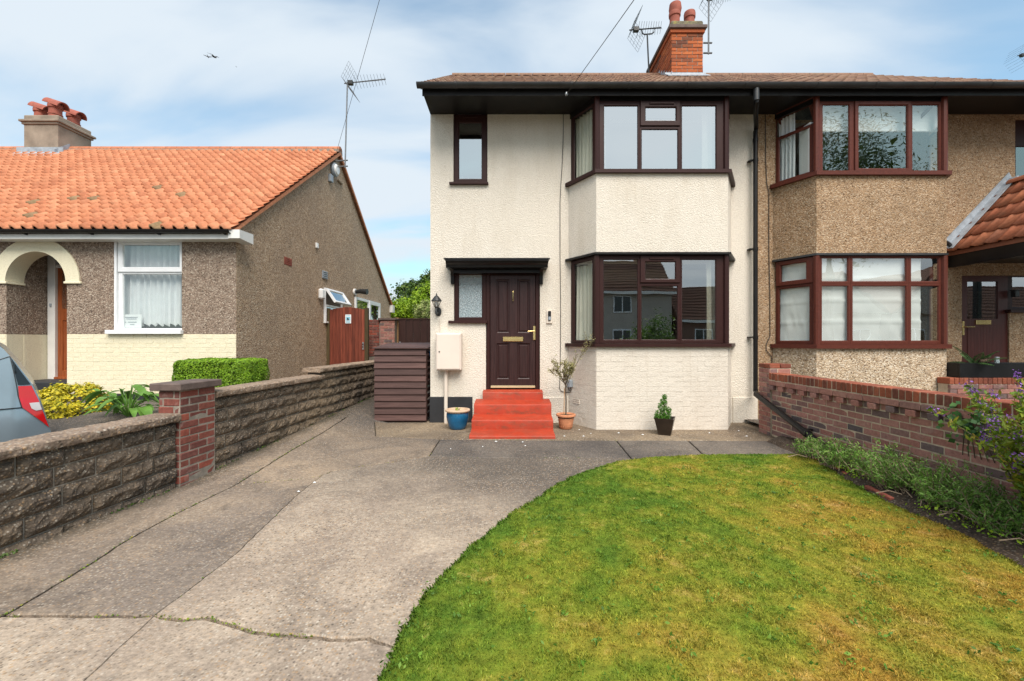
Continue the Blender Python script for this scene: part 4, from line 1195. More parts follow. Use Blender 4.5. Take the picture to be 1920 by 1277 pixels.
# ---- canopy over the door, on two brackets
cx0, cx1 = XW(833, 7.22), XW(1030, 7.22)
cn = MB(); cy = 7.22
prof = [(DW, ZW(485, cy)), (cy - .03, ZW(485.5, cy)), (cy - .03, ZW(488.5, cy)), (cy, ZW(489.5, cy)), (cy + .015, ZW(492.5, cy)), (cy + .05, ZW(495, cy)), (cy + .06, ZW(499.5, cy)), (DW, ZW(499.5, cy))]
cn.extr(prof, (0, 0, 0), (0, 1, 0), (0, 0, 1), (1, 0, 0), cx0 + .02, cx1 - .02)
can = cn.build('door_canopy', M['black_paint'], house)
MB().box(cx0 - .01, cy - .045, ZW(485.3, cy), cx1 + .01, DW, ZW(483.8, cy), .003).build('canopy_roof', M['lead'] if False else M['gutter_grey'], can)
MB().box(XW(851), DW - .10, ZW(513), XW(1012), DW + .02, ZW(500.5, cy), .003).build('canopy_beam', M['black_paint'], can)
def bracket(x):
    c = [(DW, ZW(533)), (DW - .045, ZW(533)), (DW - .055, ZW(525)), (DW - .06, ZW(518)), (DW - .09, ZW(511)), (DW - .15, ZW(505)), (DW - .24, ZW(502.5)), (DW - .24, ZW(500.2, cy)), (DW, ZW(500.2, cy))]
    MB().extr(c, (0, 0, 0), (0, 1, 0), (0, 0, 1), (1, 0, 0), x - .028, x + .028).build('canopy_bracket', M['black_paint'], can)
bracket(XW(849)); bracket(XW(1014.5))

# ---- eaves of both halves
def eaves(parent, x0, x1, end_l, end_r):
    MB().box(x0, 6.88, soffit_z, x1, DW - .002, soffit_z + .02).build('soffit', M['black_upvc'], parent)
    MB().box(x0, 6.86, ZW(178.8, 6.86), x1, 6.882, RZ0 - .02, .002).build('fascia', M['black_upvc'], parent)
    # half-round gutter
    gy, gzc, r = 6.785, ZW(157, 6.785), .066
    n = 10; mb = MB()
    pts = [(gy + r * math.cos(math.pi + math.pi * k / n), gzc + r * math.sin(math.pi + math.pi * k / n)) for k in range(n + 1)]
    inn = [(gy + (r - .006) * math.cos(math.pi + math.pi * k / n), gzc + (r - .006) * math.sin(math.pi + math.pi * k / n)) for k in range(n + 1)]
    mb.extr(pts + inn[::-1], (0, 0, 0), (0, 1, 0), (0, 0, 1), (1, 0, 0), x0 - (.06 if end_l else 0), x1)
    g = mb.build('gutter', M['gutter_grey'], parent, True)
    if end_l: MB().extr(pts, (0, 0, 0), (0, 1, 0), (0, 0, 1), (1, 0, 0), x0 - .068, x0 - .058).build('gutter_end', M['gutter_grey'], g)
    k = x0 + .55
    while k < x1:
        b = MB()
        po = [(gy + (r + .006) * math.cos(math.pi + math.pi * q / n), gzc + (r + .006) * math.sin(math.pi + math.pi * q / n)) for q in range(n + 1)]
        b.extr(po + pts[::-1], (0, 0, 0), (0, 1, 0), (0, 0, 1), (1, 0, 0), k - .018, k + .018)
        b.build('gutter_bracket', M['gutter_grey'], g)
        k += .92
HXM = 4.30
eaves(house, HX0, HXM, True, False)

# ---- roof
def tile_unit(wd, ln, rise=.028, th=.014, nx=9, tilt=.020, flat=.0):
    "one pantile in its own axes: x across, y up the slope, z off the roof; returns verts, faces"
    prof = []
    for k in range(nx):
        t = k / (nx - 1)
        if t < .37: z = rise * math.sin(math.pi * t / .37) ** .8
        else: z = -.12 * rise * math.sin(math.pi * (t - .37) / .63)
        prof.append((t * (wd + .012), z))
    vs = []
    for y, lift in ((0.0, tilt), (ln, 0.0)):
        for x, z in prof: vs.append((x, y, z + lift))
    for x, z in prof: vs.append((x, 0.0, z + tilt - th))
    n = nx
    fs = [(k, k + 1, n + k + 1, n + k) for k in range(n - 1)] + [(2 * n + k, 2 * n + k + 1, k + 1, k) for k in range(n - 1)]
    return np.array(vs), fs
def tiles_joined(name, mat, parent, wd, gauge, O, U, S, N, nu, ns, unit=None, skip=None, jit=.003):
    vs, fs = unit if unit else tile_unit(wd, gauge + .05)
    U, S, N, O = (np.array(v, float) for v in (U, S, N, O))
    q = np.array(fs); allv, allf = [], []
    b = 0
    for j in range(ns):
        for i in range(nu):
            if skip and skip(i, j): continue
            base = O + U * (i * wd) + S * (j * gauge) + N * random.uniform(0, jit)
            dz = random.uniform(-jit, jit)
            loc = base + vs[:, :1] * U + (vs[:, 1:2] + dz) * S + vs[:, 2:] * N
            allv.append(loc); allf.append(q + b); b += len(vs)
    if not allv: return None
    return np_poly(name, np.concatenate(allv), np.concatenate(allf), mat, parent, True, kind='stuff')
ct = 1 / math.hypot(1, RT); stn = RT * ct
RSX0, RSX1, RSM = HX0 - .03, 8.90, 4.36
def roof_half(parent, x0, x1):
    L = (RYR - RY0) / ct
    sl = MB().extr([(RY0 + .03, roof_z(RY0 + .03) - .035), (RYR, roof_z(RYR) - .035), (2 * RYR - RY0, roof_z(RY0) - .035), (2 * RYR - RY0, roof_z(RY0) - .10), (RYR, roof_z(RYR) - .13), (RY0 + .03, roof_z(RY0 + .03) - .10)], (0, 0, 0), (0, 1, 0), (0, 0, 1), (1, 0, 0), x0, x1)
    rf = sl.build('roof', M['tile_brown'], parent)
    wd, ga = .205, .30
    nu = int(round((x1 - x0) / wd)); wd = (x1 - x0) / nu
    tiles_joined('roof_tiles', M['tile_brown'], rf, wd, ga, (x0, RY0 - .05, roof_z(RY0 - .05) - .02), (1, 0, 0), (0, ct, stn), (0, -stn, ct), nu, int(L / ga) + 1)
    k = x0
    while k < x1 - .05:
        b = min(k + .33, x1); mb = MB(); n = 8; r = .115
        po = [(RYR + r * math.cos(math.pi * q / n), roof_z(RYR) - .055 + r * .85 * math.sin(math.pi * q / n)) for q in range(n + 1)]
        mb.extr(po, (0, 0, 0), (0, 1, 0), (0, 0, 1), (1, 0, 0), k, b - .008)
        mb.build('ridge_tile', M['tile_brown'], rf, True)
        k += .33
    return rf
roof_half(house, RSX0, RSM)

# ---- chimney on the ridge
cX0, cX1 = XW(1259, 9.8), XW(1318, 9.8); cY0, cY1 = 9.8, 11.35
czb, czt = roof_z(9.8) - .25, ZW(62, 9.8)
chim = MB().box(cX0 + .008, cY0 + .008, czb, cX1 - .008, cY1 - .008, czt).build('chimney', M['mortar_grey'], house)
for (O, U, N, L) in (((cX0, cY0, 0), (1, 0, 0), (0, -1, 0), cX1 - cX0), ((cX0, cY1, 0), (0, -1, 0), (-1, 0, 0), cY1 - cY0), ((cX1, cY0, 0), (0, 1, 0), (1, 0, 0), cY1 - cY0)):
    brickwork(chim, O, U, N, L, czb + .10, czt, M['brick_orange'], bl=.242, bh=.079, joint=.012, depth=.035, proud=.002, jit=.003)
zt = czt
MB().box(cX0 - .035, cY0 - .035, zt, cX1 + .035, cY1 + .035, zt + .085, .008).build('chimney_band', M['brick_orange'], chim)
MB().box(cX0 - .075, cY0 - .075, zt + .085, cX1 + .075, cY1 + .075, zt + .16, .008).build('chimney_band', M['slate_cap'], chim)
capm = Mat('lichen_mortar'); 
_c = capm.ramp(capm.noise(7, 6, .7), [(.35, (.10, .085, .06)), (.55, (.20, .18, .13)), (.68, (.30, .26, .10))])
M['lichen'] = capm.fin(_c, .95, capm.bump(capm.noise(30, 4), .8, .02), spec=.1)
MB().box(cX0 - .01, cY0 - .01, zt + .16, cX1 + .01, cY1 + .01, zt + .30, .03).build('chimney_flaunching', M['lichen'], chim)
def chimney_pot(parent, x, y, z, r, h, hood=False, slope=0):
    pr = [(r * .98, 0), (r * .92, h * .28), (r * 1.02, h * .30), (r * 1.02, h * .36), (r * .92, h * .38), (r * .90, h * .72), (r * 1.06, h * .75), (r * 1.08, h * .92), (r * 1.0, h), (r * .78, h), (r * .74, h * .5)]
    p = MB().lathe(pr, (x, y, z), 20).build('chimney_pot', M['terracotta_pot'], parent, True)
    if hood:
        n = 10; r2 = r * 1.2; mb = MB()
        po = [(r2 * math.cos(math.pi * k / n), r2 * math.sin(math.pi * k / n)) for k in range(n + 1)] + [((r2 - .02) * math.cos(math.pi * k / n), (r2 - .02) * math.sin(math.pi * k / n)) for k in range(n, -1, -1)]
        d = Vector((0, math.cos(slope), -math.sin(slope)))
        mb.extr(po, (x, y, z + h * 1.0), (1, 0, 0), (0, math.sin(slope), math.cos(slope)), d, -r * 1.7, r * 1.7)
        mb.build('chimney_pot', M['terracotta_pot'], parent, True)
pz = zt + .29
xm = (cX0 + cX1) / 2
pr1 = chimney_pot(chim, XW(1265, 10.1), 10.1, pz, .125, .42)
# cowl: an upright clay hood open on one side
n = 14; mb = MB(); x_, y_, z_ = XW(1266, 10.1), 10.1, pz + .39
for k in range(n + 1):
    a = R(-210) + R(240) * k / n
    for rr_, zz in ((.125, 0), (.145, .10), (.13, .22), (.05, .26)): mb.v.append((x_ + rr_ * math.cos(a), y_ + rr_ * math.sin(a), z_ + zz))
for k in range(n):
    for q in range(3): mb.f.append((k * 4 + q, (k + 1) * 4 + q, (k + 1) * 4 + q + 1, k * 4 + q + 1))
mb.build('chimney_pot', M['terracotta_pot'], chim, True)
chimney_pot(chim, XW(1293, 10.3), 10.3, pz, .125, .57)
# lead at the foot of the stack
ld = MB().extr([(9.55, roof_z(9.55) + .035), (9.79, roof_z(9.79) + .035), (9.79, roof_z(9.79) + .085), (9.775, roof_z(9.79) + .085), (9.775, roof_z(9.79) + .055), (9.55, roof_z(9.55) + .045)], (0, 0, 0), (0, 1, 0), (0, 0, 1), (1, 0, 0), cX0 - .16, cX1 + .06)
ld.build('lead_flashing', M['lead'], chim)
ld = MB()
for k in range(6):
    y = 9.75 + k * .16
    ld.box(cX0 - .012, y, roof_z(y) - .05, cX0 - .004, y + .158, roof_z(y) + .13)
ld.build('stepped_flashing', M['lead'], chim, kind='stuff')

# ================================================================== PEBBLEDASH HOUSE (right half)
dash = thing('pebbledash_house', 'brown pebbledashed semi-detached house with red-brown bay windows behind brick garden wall', 'house', (6.5, DW, 0))
DX0, DX1 = HX1, 10.6
bayB = [(4.620, DW), (4.953, DB), (7.070, DB), (7.405, DW)]
upB = (4.68, 7.35, ZW(327, DB) - .02, soffit_z - .02)
loB = (4.68, 7.35, ZW(648, DB), ZW(478, DB))
pdoor = (XW(1804), XW(1893), .35, ZW(516))
pwin = (XW(1893), XW(1990), ZW(583), ZW(516))
upw = (XW(1904), XW(1985), ZW(346), ZW(222))
holed((DX0 + .002, DX1), (-.1, soffit_z + .1), (0, DW + .004, 0), (1, 0, 0), f0, [upB, loB, pdoor, pwin, upw], WT).build('wall', M['dash_tan'], dash)
MB().box(DX1 - WT, DW + WT + .01, -.1, DX1, HBACK - WT, soffit_z + .1).build('side_wall', M['dash_tan'], dash)
MB().box(DX0 + .11, DW + WT + .01, 2.55, DX1 - WT, HBACK - WT, 2.75).build('upper_floor', M['plaster'], dash)
MB().box(DX0 + .11, DW + WT + .01, .2, DX1 - WT, HBACK - WT, .35).build('ground_floor', M['room_dark'], dash)
MB().box(DX0 + .11, DW + 3.2, .35, DX1 - WT, DW + 3.3, soffit_z).build('partition', M['plaster'], dash)
MB().box(DX0 + .11, DW + WT + .01, soffit_z - .02, DX1 - WT, HBACK - WT, soffit_z + .08).build('ceiling', M['plaster'], dash)
zBs, zBl = ZW(329, DB), ZW(653, DB)
bay_prism(bayB, ZW(474, DB), zBs).build('bay_apron', M['dash_tan'], dash)
bay_prism(bayB, -.06, zBl).build('bay_base', M['dash_light'], dash)
bay_board(bayB, .055, zBs, ZW(321.5, DB), M['upvc_red'], 'sill', dash)
bay_board(bayB, .055, zBl, ZW(645, DB), M['upvc_red'], 'sill', dash, ends=.05)
bay_board(bayB, .02, ZW(478, DB), ZW(474.3, DB), M['gutter_grey'], 'bay_canopy', dash, ends=.02)
XG = lambda x: (x - 1531) * DB / F
def gx(x0, y0, x1, y1): return (XG(x0), ZW(y1, DB), XG(x1), ZW(y0, DB))
LB = (Vector(bayB[1]) - Vector(bayB[0])).length
zu0, zu1 = ZW(321, DB), ZW(187.5, DB)
upB_c = [(gx(1533, 187.5, 1603.5, 321), gx(1546.5, 194, 1595, 318.5), 'f'),
         (gx(1603.5, 187.5, 1710, 321), gx(1612, 196, 1703, 314), 'o'),
         (gx(1710, 187.5, 1774, 321), gx(1715.5, 194, 1764, 318.5), 'f')]
zmid = ZW(241, 7.2)
lcB = [((.03, zu0, LB - .03, zmid - .01), (.09, zu0 + .05, LB - .13, zmid - .05), 'f'), ((.03, zmid - .01, LB - .03, zu1 + .12), (.11, zmid + .06, LB - .16, zu1 - .03), 'o', R(30))]
rcB = [((.03, zu0, LB - .03, zmid - .01), (.09, zu0 + .05, LB - .13, zmid - .05), 'f'), ((.03, zmid - .01, LB - .03, zu1 + .12), (.11, zmid + .06, LB - .16, zu1 - .03), 'o', R(42))]
bay_windows(dash, bayB, M['upvc_red'], M['glass_r'], None, upB_c, lcB, rcB, zu0, zsof)
MB().prism([tuple(p) for p in offset_poly(bayB, -.03)], zu1 + .002, soffit_z).build('bay_head', M['black_upvc'], dash)
zl0, zl1 = ZW(645, DB), ZW(478.5, DB)
loB_c = []
for a, b, pa, pb in ((1533, 1597.5, 1545, 1592.5), (1597.5, 1707.5, 1603, 1702), (1707.5, 1774, 1713, 1763)):
    loB_c.append((gx(a, 530.5, b, 645), gx(pa, 536, pb, 638), 'f')); loB_c.append((gx(a, 478.5, b, 530.5), gx(pa, 483, pb, 526), 'f'))
zm = ZW(533, 7.2)
lcB = [((.03, zl0, LB - .03, zm), (.09, zl0 + .06, LB - .13, zm - .05), 'f'), ((.03, zm, LB - .03, zl1), (.12, zm + .08, LB - .17, zl1 - .08), 'o')]
rcB = lcB
bay_windows(dash, bayB, M['upvc_red'], M['glass_r'], None, loB_c, lcB, rcB, zl0, zl1)
for z in (zu0, zl0):
    MB().prism([(4.66, DW + WT), (4.97, DB + .09), (7.05, DB + .09), (7.36, DW + WT)], z - .03, z + .015).build('window_board', M['plaster'], dash)
# upper window at the edge of the picture
window(dash, (0, DW + .05, 0), (1, 0, 0), f0, [((XW(1904), ZW(346), XW(1985), ZW(222)), (XW(1912), ZW(341), XW(1978), ZW(272)), 'f')], M['upvc_brown'], M['glass_r'])
MB().box(XW(1898), DW - .05, ZW(352), XW(1990), DW + .08, ZW(345.6), .004).build('sill', M['upvc_brown'], dash)
# front door with glass top, side light, letterplate and lever
pd = holed((XW(1804), XW(1893)), (.35, ZW(516)), (0, DW + .03, 0), (1, 0, 0), f0, [(XW(1817), XW(1875), ZW(597), ZW(527))], .06).build('door', M['door_maroon'], dash)
MB().box(XW(1817) - .01, DW + .05, ZW(597) - .01, XW(1875) + .01, DW + .058, ZW(527) + .01).build('pane', M['glass'], pd)
for k in range(9):
    x = XW(1817) + k * (XW(1870) - XW(1817)) / 9
    MB().box(x, DW + .022, .42, x + .058, DW + .0295, ZW(612), .003).build('plank', M['door_maroon'], pd)
MB().box(XW(1832), DW + .010, ZW(608), XW(1860), DW + .0295, ZW(599.5), .003).build('letterplate', M['brass'], pd)
MB().box(XW(1806.5), DW + .010, ZW(628), XW(1810), DW + .0295, ZW(601.5), .003).build('handle_plate', M['brass'], pd)
MB().tube([(XW(1808), DW + .02, ZW(612.5)), (XW(1808), DW - .03, ZW(612.5)), (XW(1824), DW - .035, ZW(612.5))], .009, 8).build('handle', M['brass'], pd, True)
window(dash, (0, DW + .04, 0), (1, 0, 0), f0, [((XW(1893), ZW(582), XW(1990), ZW(516)), (XW(1904), ZW(575), XW(1982), ZW(518.5)), 'f')], M['upvc_brown'], M['glass'])
MB().box(XW(1888), DW - .06, ZW(586), XW(1990), DW + .1, ZW(580), .004).build('sill', M['upvc_brown'], dash)

# ---- gabled porch roof reaching towards the street
peX, peZ = 7.69, ZW(470); prX, prZ = 8.77, ZW(345)
pY0, pY1 = 6.15, DW
sv = Vector((prX - peX, 0, prZ - peZ)); sl = sv.length; sv.normalize(); nv = Vector((-sv.z, 0, sv.x))
porch = MB().extr([(peX, peZ - .03), (prX, prZ - .03), (2 * prX - peX, peZ - .03), (2 * prX - peX, peZ - .10), (prX, prZ - .14), (peX, peZ - .10)], (0, 0, 0), (1, 0, 0), (0, 0, 1), (0, 1, 0), pY0, pY1 - .002).build('porch_roof', M['tile_porch'], dash)
tu = tile_unit(.205, .37, .022, .020, 9, .030)
tm = bpy.data.meshes.new('tile'); tm.from_pydata([tuple(v) for v in tu[0]], [], tu[1]); tm.polygons.foreach_set('use_smooth', [True] * len(tm.polygons))
nrow = 5; ga = sl / nrow
for j in range(nrow):
    for i in range(7):
        y = pY1 - .02 - i * .205 - (.0)
        base = Vector((peX - .02, y, peZ)) + sv * (j * ga - .05) + nv * .0
        inst('tile', tm, M['tile_porch'], porch, frame4(base, (0, -1, 0), sv, nv) @ Matrix.Rotation(random.uniform(-.006, .006), 4, 'X'))
for i in range(4):
    mb = MB(); n = 8; r = .12
    po = [(prX + r * math.cos(math.pi * q / n), prZ - .03 + r * .8 * math.sin(math.pi * q / n)) for q in range(n + 1)]
    mb.extr(po, (0, 0, 0), (1, 0, 0), (0, 0, 1), (0, 1, 0), pY1 - .42 - i * .36, pY1 - .07 - i * .36)
    mb.build('ridge_tile', M['tile_porch'], porch, True)
# lead running up the wall beside the tiles
lf = MB()
lf.extr([(-.06, .02), (sl + .12, .02), (sl + .16, .13), (-.02, .16)], (peX, DW, peZ), sv, nv, (0, -1, 0), -.002, .014)
lf.extr([(-.02, .045), (sl + .08, .045), (sl + .08, .060), (-.02, .060)], (peX, DW, peZ), sv, nv, (0, -1, 0), .014, .15)
lf.build('lead_flashing', M['lead'], porch)
MB().box(peX + .02, pY0, peZ - .30, peX + .10, pY1 - .004, peZ - .05, .004).build('fascia', M['black_paint'], porch)
MB().box(peX + .10, pY0, peZ - .22, 2 * prX - peX, pY1 - .004, peZ - .18).build('porch_ceiling', M['black_paint'], porch)
MB().tube([(XW(1782, 7.46), 7.47, ZW(461)), (XW(1776, 7.4), 7.41, ZW(458)), (XW(1768, 7.4), 7.40, ZW(456))], [.035, .035, .04], 8).build('porch_lamp', M['iron'], porch, True)
eaves(dash, HXM, 10.66, False, True)
MB().box(8.78, 6.90, RZ0 - .10, 10.66, HBACK + .2, RZ0 - .05).build('flat_roof', M['gutter_grey'], dash)
MB().extr([(7.4, RZ0 - .05), (2 * RYR - 7.4, RZ0 - .05), (RYR, roof_z(RYR) - .13)], (0, 0, 0), (0, 1, 0), (0, 0, 1), (1, 0, 0), 8.60, 8.84).build('gable', M['dash_tan'], dash)
sv2 = Vector((-sv.x, 0, sv.z)); nv2 = Vector((-nv.x, 0, nv.z))
for j in range(nrow):
    for i in range(7):
        inst('tile', tm, M['tile_porch'], porch, frame4(Vector((2 * prX - peX + .02, pY1 - .02 - (7 - i) * .205, peZ)) + sv2 * (j * ga - .05), (0, 1, 0), sv2, nv2))
MB().box(2 * prX - peX - .10, pY0, peZ - .30, 2 * prX - peX - .02, pY1 - .004, peZ - .05, .004).build('fascia', M['black_paint'], porch)
for x in (peX + .06, 2 * prX - peX - .06): MB().box(x - .05, pY0 + .02, 0, x + .05, pY0 + .12, peZ - .23, .006).build('porch_post', M['black_paint'], porch)
roof_half(dash, RSM, RSX1)
# verge of stepped tile ends
# low brick wall and planter in front of the porch

# ================================================================== BUNGALOW
GX = -4.88                                     # its gable wall
bung = thing('bungalow', 'pebbledashed bungalow with orange tiled roof, primrose brick base and arched porch', 'bungalow', (-9.5, DW, NZ))
BY1 = 17.2
aY, aZ = 11.9, CZ + 5.30
BSL = 0.7357
eY0, eY1 = 7.28, 17.35
brz = lambda y: aZ - BSL * abs(y - aY)
bwz = ZW(447, 7.5)                             # top of the front wall
BX0 = -17.5
arcx, arcz, arr, arR = XW(68.5), ZW(528), (XW(126) - XW(12)) / 2, (XW(151) - XW(-14)) / 2
win_b = (XW(215), XW(341), ZW(624), ZW(449))
jl, jr = XW(12), XW(125.5)
zband = ZW(626)
ground_b = NZ - .1
zl_top = bwz + .15
# the front wall: pebbledash above, painted brick below; the porch opening has an arched head
def arch_wall():
    mb = MB(); n = 20
    def quad_wall(u0, u1, z0, z1): mb.box(u0, DW, z0, u1, DW + .27, z1)
    quad_wall(BX0, jl, zband, zl_top); quad_wall(jr, win_b[0], zband, zl_top)
    quad_wall(win_b[0], win_b[1], win_b[3], zl_top); quad_wall(win_b[1], GX - .003, zband, zl_top)
    arc = [(arcx - arr * math.cos(math.pi * k / n), arcz + arr * math.sin(math.pi * k / n)) for k in range(n + 1)]
    for k in range(n):
        (a, za), (b, zb) = arc[k], arc[k + 1]
        mb.extr([(a, za), (b, zb), (b, zl_top), (a, zl_top)], (0, 0, 0), (1, 0, 0), (0, 0, 1), (0, 1, 0), DW, DW + .27)
    return mb
arch_wall().build('wall', M['dash_grey'], bung)
ab = MB(); n = 28
for k in range(n):
    a0, a1 = math.pi * k / n, math.pi * (k + 1) / n
    def pt(r, a): return (arcx - r * math.cos(a), min(arcz + r * math.sin(a), bwz - .01))
    ab.extr([pt(arr - .004, a0), pt(arr - .004, a1), pt(arR, a1), pt(arR, a0)], (0, 0, 0), (1, 0, 0), (0, 0, 1), (0, 1, 0), DW - .022, DW + .275)
for s_ in (-1, 1):
    xa = arcx + s_ * (arr - .03); xb = arcx + s_ * (arR + .03)
    ab.box(xa, DW - .035, arcz - .035, xb, DW + .28, arcz + .005, .006)
ab.build('porch_arch', M['yellow_brick'], bung, True, ang=30, kind='stuff')
for (a, b) in ((BX0, jl), (jr, GX - .004)):
    MB().box(a, DW + .002, ZW(738), b, DW + .27, zband - .002).build('base_wall', M['yellow_brick'], bung)
    MB().box(a, DW - .02, ground_b, b, DW + .26, ZW(738.5), .004).build('plinth', M['plinth_black'], bung)
brickwork(bung, (jr + .003, DW, 0), (1, 0, 0), f0, GX - jr - .003, ZW(738), zband - .004, M['yellow_brick'], bl=.235, bh=.0835, joint=.008, depth=.012, proud=.0025, jit=.001, ch=.0025,
          holes=[(XW(281) - jr, XW(303) - jr, ZW(737), ZW(729))])
brickwork(bung, (jl - .95, DW, 0), (1, 0, 0), f0, .947, ZW(738), zband - .004, M['yellow_brick'], bl=.235, bh=.0835, joint=.008, depth=.012, proud=.0025, jit=.001, ch=.0025)
vb = MB()
for r in range(3): vb.box(XW(280), DW - .006, ZW(737) + r * .034, XW(303), DW + .01, ZW(737) + r * .034 + .011)
for c in range(9): vb.box(XW(280) + c * .026, DW - .004, ZW(737), XW(280) + c * .026 + .010, DW + .01, ZW(737) + .078)
vb.build('air_vent', M['yellow_brick'], bung)
# porch recess
ry = 8.24
MB().box(jl - .2, DW + .27, zband, jl, ry, zl_top).build('porch_wall', M['dash_grey'], bung)
MB().box(jl - .2, DW + .27, ground_b, jl + .004, ry, zband - .002).build('porch_base', M['yellow_brick'], bung)
MB().box(jr, DW + .27, ground_b, jr + .2, ry, zl_top).build('porch_wall', M['dash_grey'], bung)
MB().box(jl, ry, zband, XW(93, ry), ry + .2, zl_top).build('porch_wall', M['dash_grey'], bung)
MB().box(jl, ry + .0, ground_b, XW(93, ry), ry + .2, zband - .002).build('porch_base', M['yellow_brick'], bung)
MB().box(jl - .1, DW + .27, zl_top - .05, jr + .1, ry + .2, zl_top).build('porch_ceiling', M['white_paint'], bung)
MB().box(jl, DW + .06, ground_b, jr, ry + .2, ZW(712, 8.0), .02).build('porch_step', M['plinth_black'], bung)
dx0 = XW(93, ry); zt_ = ZW(502, ry)
MB().box(dx0, ry - .04, ZW(712, ry), dx0 + .145, ry + .08, zl_top - .05, .004).build('door_frame', M['white_paint'], bung)
MB().box(dx0 + .145, ry - .03, zt_, jr + .3, ry + .08, zt_ + .06, .004).build('door_frame', M['white_paint'], bung)
pan = [(dx0 + .24, dx0 + .40, ZW(695, ry), ZW(600, ry)), (dx0 + .50, dx0 + .66, ZW(695, ry), ZW(600, ry)), (dx0 + .24, dx0 + .66, ZW(580, ry), ZW(515, ry))]
bd = panel_door(bung, dx0 + .148, ZW(708, ry), jr + .3, zt_, ry + .01, pan[:2], M['door_orange'])
MB().box(dx0 + .24, ry + .001, ZW(578, ry), dx0 + .66, ry + .0085, ZW(512, ry)).build('pane', M['glass'], bd)
MB().box(dx0 + .13, ry - .05, ZW(711, ry), jr + .1, ry + .02, ZW(706, ry), .004).build('door_sill', M['door_orange'], bung)
MB().box(dx0 + .055, ry - .062, ZW(575, ry), dx0 + .085, ry - .041, ZW(569, ry), .004).build('bell_push', M['grey_plastic'], bung)
# gable side, rear, back
gt = MB()
gt.extr([(DW + .004, ground_b), (BY1, ground_b), (BY1, brz(BY1) - .04), (aY, aZ - .05), (DW + .004, brz(DW) - .04)], (0, 0, 0), (0, 1, 0), (0, 0, 1), (1, 0, 0), GX - .27, GX)
def gable_wall():
    "gable with its two window openings"
    U, N = Vector((0, 1, 0)), Vector((1, 0, 0))
    return gt
win_s = (11.05, 12.15, ZW(603, 11.6), ZW(541.5, 11.4))
win_g = (13.25, 15.5, ZW(606, 14.4), ZW(556, 13.3) )
gt.build('gable_wall', M['dash_gable'], bung)
MB().box(BX0, BY1 - .27, ground_b, GX - .27, BY1, brz(BY1) - .05).build('back_wall', M['dash_gable'], bung)
MB().box(BX0, DW + .9, ground_b, BX0 + .27, BY1, 3.0).build('side_wall', M['dash_gable'], bung)
MB().box(jr + .2, DW + 2.5, ground_b, GX - .27, DW + 2.6, zl_top).build('partition', M['plaster'], bung)
MB().box(jr + .2, DW + .27, zl_top - .04, GX - .27, DW + 2.6, zl_top).build('ceiling', M['plaster'], bung)
MB().box(jr + .2, DW + .27, ground_b, GX - .27, DW + 2.6, NZ + .1).build('ground_floor', M['room_dark'], bung)
# front window
wb = window(bung, (0, DW + .03, 0), (1, 0, 0), f0, [((XW(219), ZW(618), XW(341), ZW(510)), (XW(227), ZW(615), XW(341) - .03, ZW(513.5)), 'f'),
        ((XW(219), ZW(510), XW(341), ZW(452)), (XW(229), ZW(500), XW(335), ZW(458)), 'o')], M['upvc_white'], M['glass_net'])
MB().box(win_b[0] - .004, DW - .01, ZW(620), XW(219) + .002, DW + .06, ZW(449.5), .003).build('window_trim', M['upvc_white'], bung)
MB().box(XW(203), DW - .07, ZW(626), XW(344), DW + .10, ZW(618.5), .005).build('sill', M['upvc_white'], bung)
# gable windows: white frames standing a little proud of the dash
def side_window(cells, label=None):
    return window(bung, (GX + .004, 0, 0), (0, 1, 0), (1, 0, 0), cells, M['upvc_white'], M['glass'], f0=.055)
MB().box(GX - .05, 11.05, ZW(606, 11.4), GX + .002, 12.15, ZW(541, 11.3)).build('dark_window_backing', M['room_dark'], bung)  # dark panel on the solid wall paints the unlit room behind the glass
side_window([((11.05, ZW(606, 11.4), 12.15, ZW(573, 11.4)), (11.12, ZW(603, 11.4), 12.08, ZW(576, 11.4)), 'f'),
             ((11.05, ZW(573, 11.4), 12.15, ZW(542, 11.4)), (11.15, ZW(568, 11.4), 12.05, ZW(547, 11.4)), 'o', R(-34))])
MB().box(GX - .05, 13.2, ZW(600, 14), GX + .002, 15.6, ZW(556, 13.5)).build('dark_window_backing', M['room_dark'], bung)  # same painted darkness in place of a room behind the larger window
gz0, gz1 = .9, ZW(556.5, 13.35)
side_window([((13.2, gz0, 14.4, gz1), (13.3, gz0 + .08, 14.34, gz1 - .09), 'f'), ((14.4, gz0, 15.6, gz1), (14.55, gz0 + .1, 15.45, gz1 - .14), 'o')])
# roof slabs and tiles
vx = GX + .10
ctb = 1 / math.hypot(1, BSL); stb = BSL * ctb
for s_, e in ((1, eY0 + .04), (-1, eY1)):
    MB().extr([(e, brz(e) - .035), (aY, aZ - .035), (aY, aZ - .13), (e, brz(e) - .10)], (0, 0, 0), (0, 1, 0), (0, 0, 1), (1, 0, 0), BX0, vx).build('roof', M['tile_orange'], bung)
roofb = [c for c in bung.children if c.name.startswith('roof')][0]
tw, tg = .1975, .235
tu = tile_unit(tw, tg + .06, .058, .034, 9, .044)
tmb = bpy.data.meshes.new('tile'); tmb.from_pydata([tuple(v) for v in tu[0]], [], tu[1]); tmb.polygons.foreach_set('use_smooth', [True] * len(tmb.polygons))
U3, S3, N3 = Vector((1, 0, 0)), Vector((0, ctb, stb)), Vector((0, -stb, ctb))
ns = int((aY - eY0) / ctb / tg) + 1; nu = int((vx - BX0) / tw)
cand = []
for j in range(ns):
    for i in range(nu):
        c = Vector((vx - (i + .5) * tw, eY0, brz(eY0))) + S3 * ((j + .5) * tg)
        xpix = 960 + c.x / c.y * F
        if xpix > -16: cand.append((c.length, i, j))
cand.sort(); single = {(i, j) for _, i, j in cand[:300]}
O3 = Vector((vx - tw, eY0 - .02, brz(eY0 - .02)))
